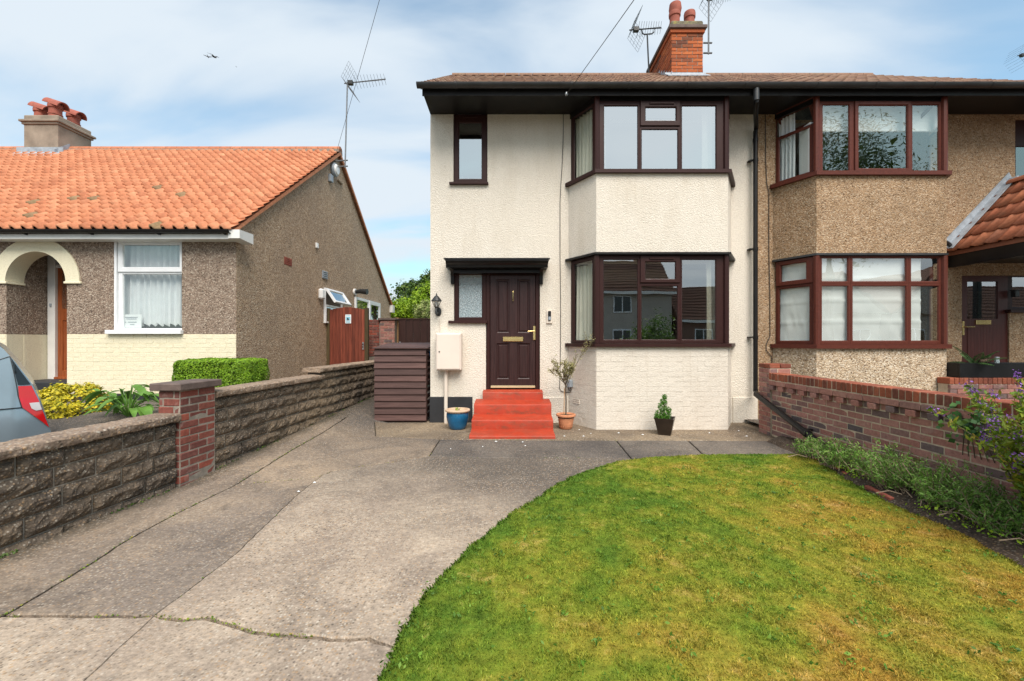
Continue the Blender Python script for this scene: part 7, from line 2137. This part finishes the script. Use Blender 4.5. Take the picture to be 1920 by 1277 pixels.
# broad-leaved plant
def broad(name, label, base, n, ln, mat, seed=2):
    rr = random.Random(seed); t = thing(name, label, 'plant', tuple(base)); stm = MB()
    for k in range(n):
        a = rr.uniform(0, 2 * math.pi); h = rr.uniform(.10, .40); rad = rr.uniform(.05, .40)
        o = Vector((base[0] + math.cos(a) * rad, base[1] + math.sin(a) * rad * .7, base[2] + h * (1.2 - rad)))
        el = rr.uniform(-.25, .75); d = Vector((math.cos(a) * math.cos(el), math.sin(a) * math.cos(el), math.sin(el)))
        s = d.cross(Vector((0, 0, 1))).normalized(); u = s.cross(d)
        L = ln * rr.uniform(.65, 1.15); W = L * rr.uniform(.30, .42); mb = MB(); m = 8
        for i in range(m + 1):
            q = i / m; w_ = W * .5 * math.sin(math.pi * q ** .8) ** .9 + .001
            c = o + d * (L * q) - Vector((0, 0, 1)) * (L * .55 * q * q)
            mb.v += [tuple(c - s * w_ + u * w_ * .35), tuple(c - u * 0.003), tuple(c + s * w_ + u * w_ * .35)]
        for i in range(m):
            b = i * 3; mb.f += [(b, b + 1, b + 4, b + 3), (b + 1, b + 2, b + 5, b + 4)]
        mb.build('leaf', mat, t, True, fix=False, ang=180)
        stm.tube([tuple(base), tuple(Vector(base).lerp(o, .6) + Vector((0, 0, .04))), tuple(o)], [.008, .007, .005], 5)
    stm.build('stems', mat, t, kind='stuff')
    return t
broad('broad_leaved_plant', 'low plant with big glossy green leaves behind stone wall', (XW(240, 5.9), 5.9, NZ), 46, .30, M['leaf_bold'])
# clipped box hedge
hd = thing('hedge', 'neatly clipped bright green box hedge in front of bungalow corner', 'hedge', (-4.2, 6.2, NZ))
hx0, hx1, hy0, hy1, hz1 = XW(318.5, 6.0), XW(467, 6.0), 6.0, 6.55, ZW(673, 6.0)
n = 26000
pp = RNG.uniform([hx0, hy0, NZ], [hx1, hy1, hz1], size=(n, 3))
fa = RNG.integers(0, 5, n)
dep = np.abs(RNG.normal(size=n)) * .018
pp[fa == 0, 1] = hy0 + dep[fa == 0]; pp[fa == 1, 2] = hz1 - dep[fa == 1]; pp[fa == 2, 0] = hx0 + dep[fa == 2]; pp[fa == 3, 0] = hx1 - dep[fa == 3]; pp[fa == 4, 1] = hy0 + dep[fa == 4] * 2
cen = np.array([(hx0 + hx1) / 2, (hy0 + hy1) / 2, (NZ + hz1) / 2]); hf = np.array([(hx1 - hx0) / 2, (hy1 - hy0) / 2, (hz1 - NZ) / 2])
q = (pp - cen) / hf; q3 = np.sign(q) * np.abs(q) ** 1.0; nr_ = np.linalg.norm(np.abs(q) ** 7, axis=1) ** (1 / 7); over = nr_ > .98
pp[over] = cen + q[over] / nr_[over][:, None] * .98 * hf
bmp = np.array([mnoise.noise((float(a) * 7, float(b) * 7, float(c_) * 7)) for a, b, c_ in pp])
pp += (q * (bmp * .022)[:, None])
np_mesh('foliage', leaves(pp, .026, .55, .3, out=np.sign(q) * np.abs(q) ** 6), 4, M['leaf_hedge'], hd)
MB().box(hx0 + .06, hy0 + .06, NZ, hx1 - .06, hy1 - .06, hz1 - .06).build('inner_twigs', M['soil'], hd)

# feathery plants along the right wall
rr = random.Random(21)
k = 0
spots = [(1562, 842, 3.72, 5.15, .26), (1610, 868, 3.66, 4.70, .34), (1650, 0, 3.74, 4.35, .42), (1690, 0, 3.66, 4.05, .40), (1720, 0, 3.76, 3.80, .40), (1760, 0, 3.68, 3.55, .36), (1800, 0, 3.72, 3.30, .34), (1840, 0, 3.66, 3.08, .26)]
names = ['small feathery plant nearest the foot of the black downpipe', 'feathery plant with bare twigs, second from the black downpipe', 'tallest grey-green feathery plant against brick wall', 'dense feathery plant in the middle of the bed',
         'feathery plant with pale dry stems just past the bed middle', 'feathery plant before the purple shrub, leaning over soil', 'low sprawling feathery plant touching the purple shrub', 'small sprawling green plant at foot of purple shrub']
for (_, _, x, y, h) in spots:
    t = thing('bed_plant', names[k], 'plant', (x, y, .06), 'feathery plants along the brick wall'); k += 1
    st = MB(); cs = []
    for s_ in range(34):
        a = rr.uniform(0, 2 * math.pi); le = rr.uniform(.1, 1.1); L = h * rr.uniform(.5, 1.05)
        d = Vector((math.cos(a) * le, math.sin(a) * le * 1.1, 1.0)).normalized()
        b = Vector((x + rr.uniform(-.20, .10), y + rr.uniform(-.12, .12), .05)); q = [b]
        for m in range(6):
            d = (d + Vector((rr.uniform(-.2, .2), rr.uniform(-.2, .2), rr.uniform(-.12, .10)))).normalized(); q.append(q[-1] + d * L / 6)
            if m > 0:
                for _ in range(13): cs.append(q[-1] + Vector((rr.gauss(0, .021), rr.gauss(0, .021), rr.gauss(0, .018))))
        st.tube(q, [.0035] * 7, 4)
    for s_ in range(7):
        a = rr.uniform(0, 6.28); b = Vector((x + rr.uniform(-.15, .1), y + rr.uniform(-.18, .18), .07)); e = b + Vector((-abs(math.cos(a)) * .2, math.sin(a) * .22, rr.uniform(.0, .12)))
        st.tube([b, b.lerp(e, .5) + Vector((0, 0, .03)), e], [.005, .004, .003], 5)
    st.build('stems', M['twig'], t, kind='stuff')
    np_mesh('foliage', leaves(np.array([tuple(v) for v in cs]), .032, .26, .3), 4, M['leaf_fern'], t)
# purple hebe at the edge
hb = thing('flowering_shrub', 'tall shrub with purple flower spikes leaning over the brick wall', 'shrub', (3.60, 2.78, .05))
rr = random.Random(8); st = MB(); cs, fl = [], []
for s_ in range(215):
    a = rr.uniform(0, 2 * math.pi); le = rr.uniform(.05, .52); L = rr.uniform(.50, 1.16)
    d = Vector((math.cos(a) * le * .70, math.sin(a) * le, 1.0)).normalized()
    b = Vector((3.70 + rr.uniform(-.10, .12), 2.72 + rr.uniform(-.22, .22), .06)); q = [b]
    for m in range(10):
        d = (d + Vector((rr.uniform(-.14, .14), rr.uniform(-.14, .14), -.03))).normalized(); q.append(q[-1] + d * L / 10)
        if m > 1:
            for _ in range(16): cs.append(q[-1] + Vector((rr.gauss(0, .022), rr.gauss(0, .022), rr.gauss(0, .020))))
    st.tube(q, [.006 - .0004 * m for m in range(11)], 5)
    if L > .62 and rr.random() < .75:
        for _ in range(48): fl.append(q[-1] + d * rr.uniform(-.03, .06) + Vector((rr.gauss(0, .013), rr.gauss(0, .013), rr.gauss(0, .013))))
st.build('stems', M['bark'], hb, kind='stuff')
np_mesh('foliage', leaves(np.array([tuple(v) for v in cs]), .048, .36, .3), 4, M['leaf_hebe'], hb)
np_mesh('flowers', leaves(np.array([tuple(v) for v in fl]), .014, .6, .2), 4, M['petal'], hb)
# ivy hanging on the wall
iv = thing('ivy', 'small dark ivy patch climbing on brick wall beside purple shrub', 'ivy', (RX - .05, 3.55, .6))
cs = []
for k in range(190):
    y = 3.55 + RNG.normal() * .13; z = CZ - .72 + RNG.normal() * .10
    cs.append((RX - .03 - abs(RNG.normal()) * .035, y, z))
np_mesh('foliage', leaves(np.array(cs), .044, .9, .2, out=np.tile(np.array([[-1., -.3, .2]]), (len(cs), 1))), 4, M['leaf_ivy'], iv)
st = MB()
for k in range(6): st.tube([(RX - .012, 3.6 + .05 * k - .12, CZ - 1.0), (RX - .03, 3.55 + .03 * k, CZ - .8), (RX - .04, 3.5 + .05 * k, CZ - .62)], .004, 5)
st.build('stems', M['bark'], iv, kind='stuff')
# weeds in the damp corner by the downpipe and at the wall foot
cs = []
for (x, y, n, s_) in ((1500, 830, 60, .06), (1515, 838, 90, .07), (1530, 845, 100, .07), (1545, 852, 90, .06), (1490, 826, 30, .05), (1575, 880, 40, .05)):
    p = G(x, y)
    for _ in range(n): cs.append((p.x + RNG.normal() * s_ * 1.3, p.y + RNG.normal() * s_ * 1.5, .02 + abs(RNG.normal()) * .035))
for k in range(2600):
    y = RNG.uniform(2.0, 5.1); x = RNG.uniform(3.25, 3.9); cs.append((x, y, .06 + abs(RNG.normal()) * .03)) if mnoise.noise((x * 3, y * 3, 1)) > .02 and not in_poly(np.array([[x, y]]), lawn_poly)[0] else None
tag(np_mesh('bed_weeds', leaves(np.array(cs), .024, .62, .8), 4, M['leaf_lime'], None, kind='stuff'), 'low weeds at the wall foot and on the bed')
# moss line at the foot of the stone wall
cs = []
for k in range(900):
    y = RNG.uniform(1.8, 9.0); a = wall_x(y)
    cs.append((a + .02 + abs(RNG.normal()) * .02, y, gz(a, y) + .004 + abs(RNG.normal()) * .008)) if mnoise.noise((y * 1.7, 0, 4)) > .0 else None
tag(np_mesh('moss', leaves(np.array(cs), .016, .8, 1.2), 4, M['leaf_dark'], None, kind='stuff'), 'dark moss along the foot of the stone wall')
# terracotta edging of the bed
ed = thing('bed_edging', 'broken terracotta edging bricks between lawn and flower bed', 'edging', (3.6, 4.7, 0))
ep = px((1560, 876), (1586, 893), (1620, 915), (1650, 930), (1668, 940))
for k, (a, b) in enumerate(((px((1524, 861))[0], px((1556, 872))[0]), (ep[0], ep[1]), (ep[2], ep[3]), (ep[3], ep[4]), (px((1517, 855))[0], px((1545, 851))[0]))):
    d = (b - a); u = d.normalized()
    inst('edging_brick', brick_mesh(round(d.length, 2), .045, .06, .008, k % 3), M['terracotta_pot'], ed, frame4((a.x, a.y, -.034 + .003 * k), (u.x, u.y, 0.02), (-u.y, u.x, 0), (0, 0, 1)))
tw_ = MB(); rr = random.Random(4)
for k in range(34):
    y = rr.uniform(2.6, 5.1); x = rr.uniform(3.42, 3.85); a = rr.uniform(0, 3.14); L = rr.uniform(.06, .22)
    tw_.tube([(x, y, .085), (x + math.cos(a) * L * .5, y + math.sin(a) * L * .5, .10 + rr.uniform(0, .02)), (x + math.cos(a) * L, y + math.sin(a) * L, .085)], .0045, 5)
tw_.build('fallen_twigs', M['twig'], None, label='dry twigs lying on the soil of the bed', kind='stuff')

# trees and shrubs behind
def tree(name, label, base, c, rad, n, size, mat, clumps=90, spread=.17, shell=.55, group='trees behind the houses', trunk=.12, asp=.55):
    t = thing(name, label, 'tree', base, group)
    p, o_ = crown_pts(c, rad, n, clumps, spread, shell)
    np_mesh('crown', leaves(p, size, asp, .35, out=o_ * .7), 4, mat, t)
    b = MB(); rr = random.Random(int(c[0] * 10) + 3); b.tube([base, (c[0], c[1], c[2] - rad[2] * .4)], [trunk, trunk * .6], 8)
    for k in range(9):
        a = rr.uniform(0, 6.28); e = Vector((c[0] + math.cos(a) * rad[0] * .75, c[1] + math.sin(a) * rad[1] * .75, c[2] + rr.uniform(-.2, .8) * rad[2]))
        s_ = Vector((c[0], c[1], c[2] - rad[2] * rr.uniform(.3, .7))); b.tube([s_, s_.lerp(e, .5) + Vector((0, 0, .2)), e], [trunk * .5, trunk * .3, trunk * .08], 6)
    b.build('trunk', M['bark'], t, True)
    return t
D1, D2, D3 = 24.0, 19.0, 17.0
tree('bushy_tree', 'dark leafy tree standing tallest behind the fence', (XW(795, D1), D1, 0), tuple(P(800, 557, D1)), (1.75, 1.6, 1.05), 9000, .17, M['leaf_dark'], 70, .15)
tree('bushy_tree', 'leafy treetop sprig peeping beside the cream house wall', (XW(812, D1 + 2), D1 + 2, 0), tuple(P(814, 530, D1 + 2)), (.9, .9, .95), 2200, .16, M['leaf_dark'], 26, .18)
tree('lime_bush', 'bright lime green spreading bush beyond the bungalow end', (XW(760, D2), D2, 0), tuple(P(757, 583, D2)), (.80, .8, .55), 6500, .10, M['leaf_lime'], 60, .16)
tree('lime_bush', 'tall lime green bush close behind the cream house corner', (XW(797, D2 - .5), D2 - .5, 0), tuple(P(800, 566, D2 - .5)), (.62, .7, .75), 5200, .10, M['leaf_lime'], 50, .16)
tree('variegated_bush', 'cream and green variegated bush above the dark fence', (XW(797, D3), D3, 0), tuple(P(800, 586, D3)), (.50, .5, .46), 5200, .06, M['leaf_varieg'], 60, .13)
tree('dark_bush', 'dark green bush just right of bungalow rear eave', (XW(745, D2 + 1), D2 + 1, 0), tuple(P(748, 598, D2 + 1)), (.7, .7, .5), 3500, .10, M['leaf_mid'], 40, .16)
tag(np_mesh('far_hedge', leaves(RNG.uniform([-8, 27, 0], [6, 29, 2.6], size=(9000, 3)), .22, .6, .3), 4, M['leaf_mid'], None, kind='stuff'), 'rough green hedge far behind the gardens')

# ================================================================== PARKED CAR (only its tail shows past the wall)
# local axes: u forwards along the car, v out of its visible side, z up; origin at the tail
cu = Vector((-.66, -.75, 0)).normalized(); cv = Vector((-cu.y, cu.x, 0))
if cv.dot(Vector((0, -1, 0)) + Vector((1, 0, 0)) * .7) < 0: cv = -cv
cb_ = Vector((XW(96, 4.4), 4.4, .04)) - cv * .66
car = thing('parked_car', 'silver-blue hatchback parked on bungalow drive, red tail lamp showing', 'car', tuple(cb_))
def cpt(u, v, z): return cb_ + cu * u + cv * v + Vector((0, 0, z))
W_ = .80
# side outline of the body from tail to nose
outl = [(.06, .20), (.012, .30), (-.004, .44), (.022, .575), (.032, .62), (.072, .80), (.125, .965), (.235, 1.19), (.335, 1.36), (.44, 1.44), (.62, 1.49), (.95, 1.53), (1.5, 1.54), (2.0, 1.50), (2.35, 1.36), (2.75, 1.02), (2.95, .95), (3.4, .84), (3.58, .70), (3.62, .50), (3.58, .25)]
def halfw(u, z):
    t = clamp((z - .62) / .85); e = min(1.0, (max(u, -.02) + .16) / .40) if u < .3 else min(1.0, (3.72 - u) / .5)
    return W_ * (1 - .20 * t ** 1.6) * (.80 + .20 * math.sqrt(max(0, e))) * (1 - .06 * clamp((.35 - z) / .2))
def car_body():
    mb = MB(); rows = []
    # rings: body skin between side (v=+w) and (v=-w) following the outline
    N = 9
    for (u, z) in outl:
        w0 = halfw(u, z)
        rows.append([cpt(u + .035 * (1 - math.cos(math.pi * (k / N - .5))) * 0, w0 * math.cos(math.pi * k / N) if False else w0 * (1 - 2 * k / N), z) for k in range(N + 1)])
    n = N + 1
    for r in rows: mb.v += [tuple(p) for p in r]
    for i in range(len(rows) - 1):
        for k in range(N): mb.f.append((i * n + k, i * n + k + 1, (i + 1) * n + k + 1, (i + 1) * n + k))
    for sgn in (1, -1):
        cols = 30; zs_ = 12; b = len(mb.v)
        def bounds(u):
            lo, hi = None, None; zs = []
            m = len(outl)
            for i in range(m):
                (u0, z0), (u1, z1) = outl[i], outl[(i + 1) % m]
                if (u0 - u) * (u1 - u) <= 0 and abs(u1 - u0) > 1e-6: zs.append(z0 + (z1 - z0) * (u - u0) / (u1 - u0))
            return min(zs), max(zs)
        us = [.002] + list(np.linspace(.02, .5, 14)) + list(np.linspace(.6, 3.6, 26))
        for u in us:
            lo, hi = bounds(u)
            for j in range(zs_ + 1):
                z = lo + (hi - lo) * j / zs_
                w = halfw(u, z) + .028 * math.sin(math.pi * clamp((z - .30) / .55)) * min(1, u / .25)
                if j in (0, zs_): w = halfw(u, z)
                mb.v.append(tuple(cpt(u, sgn * w, z)))
        for i in range(len(us) - 1):
            for j in range(zs_):
                a = b + i * (zs_ + 1) + j; mb.f.append((a, a + 1, a + zs_ + 2, a + zs_ + 1))
    return mb
car_body().build('body', M['car_silver'], car, True, ang=50)
def skin(poly, mat, name, off, sgn=1, parent=None):
    "a lens or pane following the side of the car: polygon in (u, z), wrapped on the body and standing off it"
    bm = bmesh.new(); f = bm.faces.new([bm.verts.new((u, z, 0)) for u, z in poly])
    bmesh.ops.triangulate(bm, faces=[f])
    bmesh.ops.subdivide_edges(bm, edges=bm.edges[:], cuts=4, use_grid_fill=True)
    mb = MB(); 
    for v in bm.verts:
        u, z = v.co.x, v.co.y; w = halfw(max(u, .0), z) + .028 * math.sin(math.pi * clamp((z - .30) / .55)) * min(1, max(u, 0) / .25) + off
        mb.v.append(tuple(cpt(u, sgn * w, z)))
    bm.verts.index_update()
    for f in bm.faces: mb.f.append(tuple(v.index for v in f.verts))
    bm.free()
    return mb.build(name, mat, parent or car, True, ang=60)
tl = skin([(.222, .965), (.135, .962), (.084, .80), (.040, .62), (.016, .53), (.066, .60), (.14, .69), (.193, .755), (.216, .86)], M['lamp_red'], 'tail_lamp', .012)
skin([(.150, .795), (.084, .795), (.066, .72), (.105, .715), (.135, .74)], M['lamp_white'], 'lamp_lens', .019, parent=tl)
skin([(.268, 1.245), (.226, 1.15), (.140, .975), (.222, .975), (.245, 1.10)], M['car_glass'], 'rear_glass', .010)
skin([(.03, .36), (.006, .44), (.02, .48), (.09, .40), (.13, .35)], M['car_black'], 'reflector', .012)
skin([(.75, .98), (.88, 1.36), (1.50, 1.42), (1.98, 1.36), (2.35, 1.0)], M['car_glass'], 'side_window', .010)
bp_ = MB(); bp_.tube([cpt(u, halfw(u, .755) + .028 * math.sin(math.pi * clamp((.755 - .3) / .55)) * min(1, u / .25) + .004, .755) for u in (.195, .28, .35, .5, .75, .95)], .006, 5)
bp_.build('bumper_seam', M['car_black'], car)
sm_ = MB()
sm_.tube([cpt(u, halfw(u, z) + .028 * math.sin(math.pi * clamp((z - .3) / .55)) * min(1, u / .25) + .003, z) for u, z in ((.275, 1.255), (.32, 1.235), (.42, 1.19), (.60, 1.12))], .004, 4)
sm_.tube([cpt(u, halfw(u, z) + .028 * math.sin(math.pi * clamp((z - .3) / .55)) * min(1, u / .25) + .003, z) for u, z in ((.275, 1.255), (.25, 1.10), (.232, .97), (.222, .87), (.20, .76))], .004, 4)
sm_.build('panel_seams', M['car_black'], car, kind='stuff')
skin([(.02, .24), (.012, .31), (.30, .33), (.95, .31), (.95, .24)], M['car_black'], 'bumper_trim', .012)
for u in (.72, 2.95):
    for sg_ in (1, -1):
        c = cpt(u, sg_ * (W_ - .13), .29); mq = Matrix.Translation(c) @ frame4((0, 0, 0), cu, (0, 0, 1), cu.cross(Vector((0, 0, 1))))
        wl = MB().lathe([(.20, -.09), (.28, -.09), (.29, -.05), (.29, .05), (.28, .09), (.20, .09)], (0, 0, 0), 28).build('wheel', M['rubber'], car, True, basis=mq)
        rm = MB().lathe([(0, -.05), (.20, -.07), (.20, .07), (0, .05)], (0, 0, 0), 20).build('rim', M['steel'], wl, True); rm.matrix_parent_inverse = Matrix.Identity(4)

# ================================================================== ACROSS THE STREET (seen in the window panes only)
def far_house(name, label, x0, x1, y, ez, rz, wall, chim=(), gable=False, group=None):
    t = thing(name, label, 'house', ((x0 + x1) / 2, y, 0), group)
    MB().box(x0, y - 6, 0, x1, y, ez).build('wall', wall, t)
    ym = y - 3
    if gable:
        xm = (x0 + x1) / 2
        MB().extr([(x0 - .3, ez - .1), (xm, rz), (x1 + .3, ez - .1)], (0, 0, 0), (1, 0, 0), (0, 0, 1), (0, 1, 0), y - 6.3, y + .3).build('roof', M['tile_far'], t)
        MB().extr([(x0, ez - .1), (xm, rz - .35), (x1, ez - .1)], (0, 0, 0), (1, 0, 0), (0, 0, 1), (0, 1, 0), y + .301, y + .32).build('gable', wall, t)
    else:
        rf = MB().extr([(y + .4, ez - .1), (ym, rz), (y - 6.4, ez - .1)], (0, 0, 0), (0, 1, 0), (0, 0, 1), (1, 0, 0), x0 - .2, x1 + .2).build('roof', M['tile_far'], t)
        for k in range(12):
            q = (k + .5) / 12; MB().box(x0 - .2, y + .4 - 3.4 * q - .03, ez - .1 + (rz - ez + .1) * q, x1 + .2, y + .4 - 3.4 * q + .03, ez - .1 + (rz - ez + .1) * q + .05).build('tile_course', M['tile_far'], rf)
        MB().box(x0 - .2, y + .41, ez - .2, x1 + .2, y + .46, ez - .02).build('fascia', M['white_paint'], t)
        for cx in chim:
            MB().box(cx - .5, ym - .4, rz - .8, cx + .5, ym + .4, rz + 1.1).build('chimney', M['far_brick'], t)
    k = x0 + 1.0
    while k < x1 - 1.5:
        for z in ([1.0] if ez < 4 else [1.0, 3.4]):
            wf = MB().box(k, y + .001, z, k + 1.3, y + .06, z + 1.25, .01).build('window', M['upvc_white'], t)
            MB().box(k + .08, y + .061, z + .08, k + .61, y + .066, z + 1.17).build('pane', M['car_glass'], wf)
            MB().box(k + .69, y + .061, z + .08, k + 1.22, y + .066, z + 1.17).build('pane', M['car_glass'], wf)
        k += 2.6
    return t
far_house('opposite_house', 'tall pale house with dark brown roof and two chimneys, reflected in lower bay', 3.5, 11.2, -16, 4.9, 7.6, M['far_wall'], (4.4, 10.0))
far_house('opposite_house', 'low brick house with plain dark roof, reflected in the lower bay', 11.8, 19.5, -16, 2.9, 5.6, M['far_brick'])
far_house('opposite_house', 'pale house with pointed gable, reflected in the right bay', 20.2, 26.0, -16, 3.4, 6.4, M['far_wall'], gable=True)
far_house('opposite_house', 'second pale pointed gable house, farthest along the street opposite', 26.6, 33.0, -16, 3.4, 6.6, M['far_wall'], gable=True)
far_house('opposite_house', 'brick house with brown roof, reflected in the neighbour porch door', 33.6, 43, -16, 2.9, 5.8, M['far_brick'])
far_house('opposite_house', 'brick house with dark roof across the street from the bungalow', -14, -3, -16, 2.9, 5.6, M['far_brick'])
tree('street_tree', 'tall feathery street tree reflected in upper right bay panes', (17.2, -9.2, 0), (17.2, -9.2, 9.6), (3.9, 3.2, 4.2), 15000, .19, M['leaf_dark'], 75, .15, .25, group='trees across the street', trunk=.22, asp=.3)
tree('street_bush', 'leafy white flowered bush reflected low in the cream bay', (6.3, -5.2, 0), (6.3, -5.2, 1.3), (1.1, .9, 1.2), 3500, .12, M['leaf_mid'], 50, .2, .4, group='trees across the street', trunk=.06)
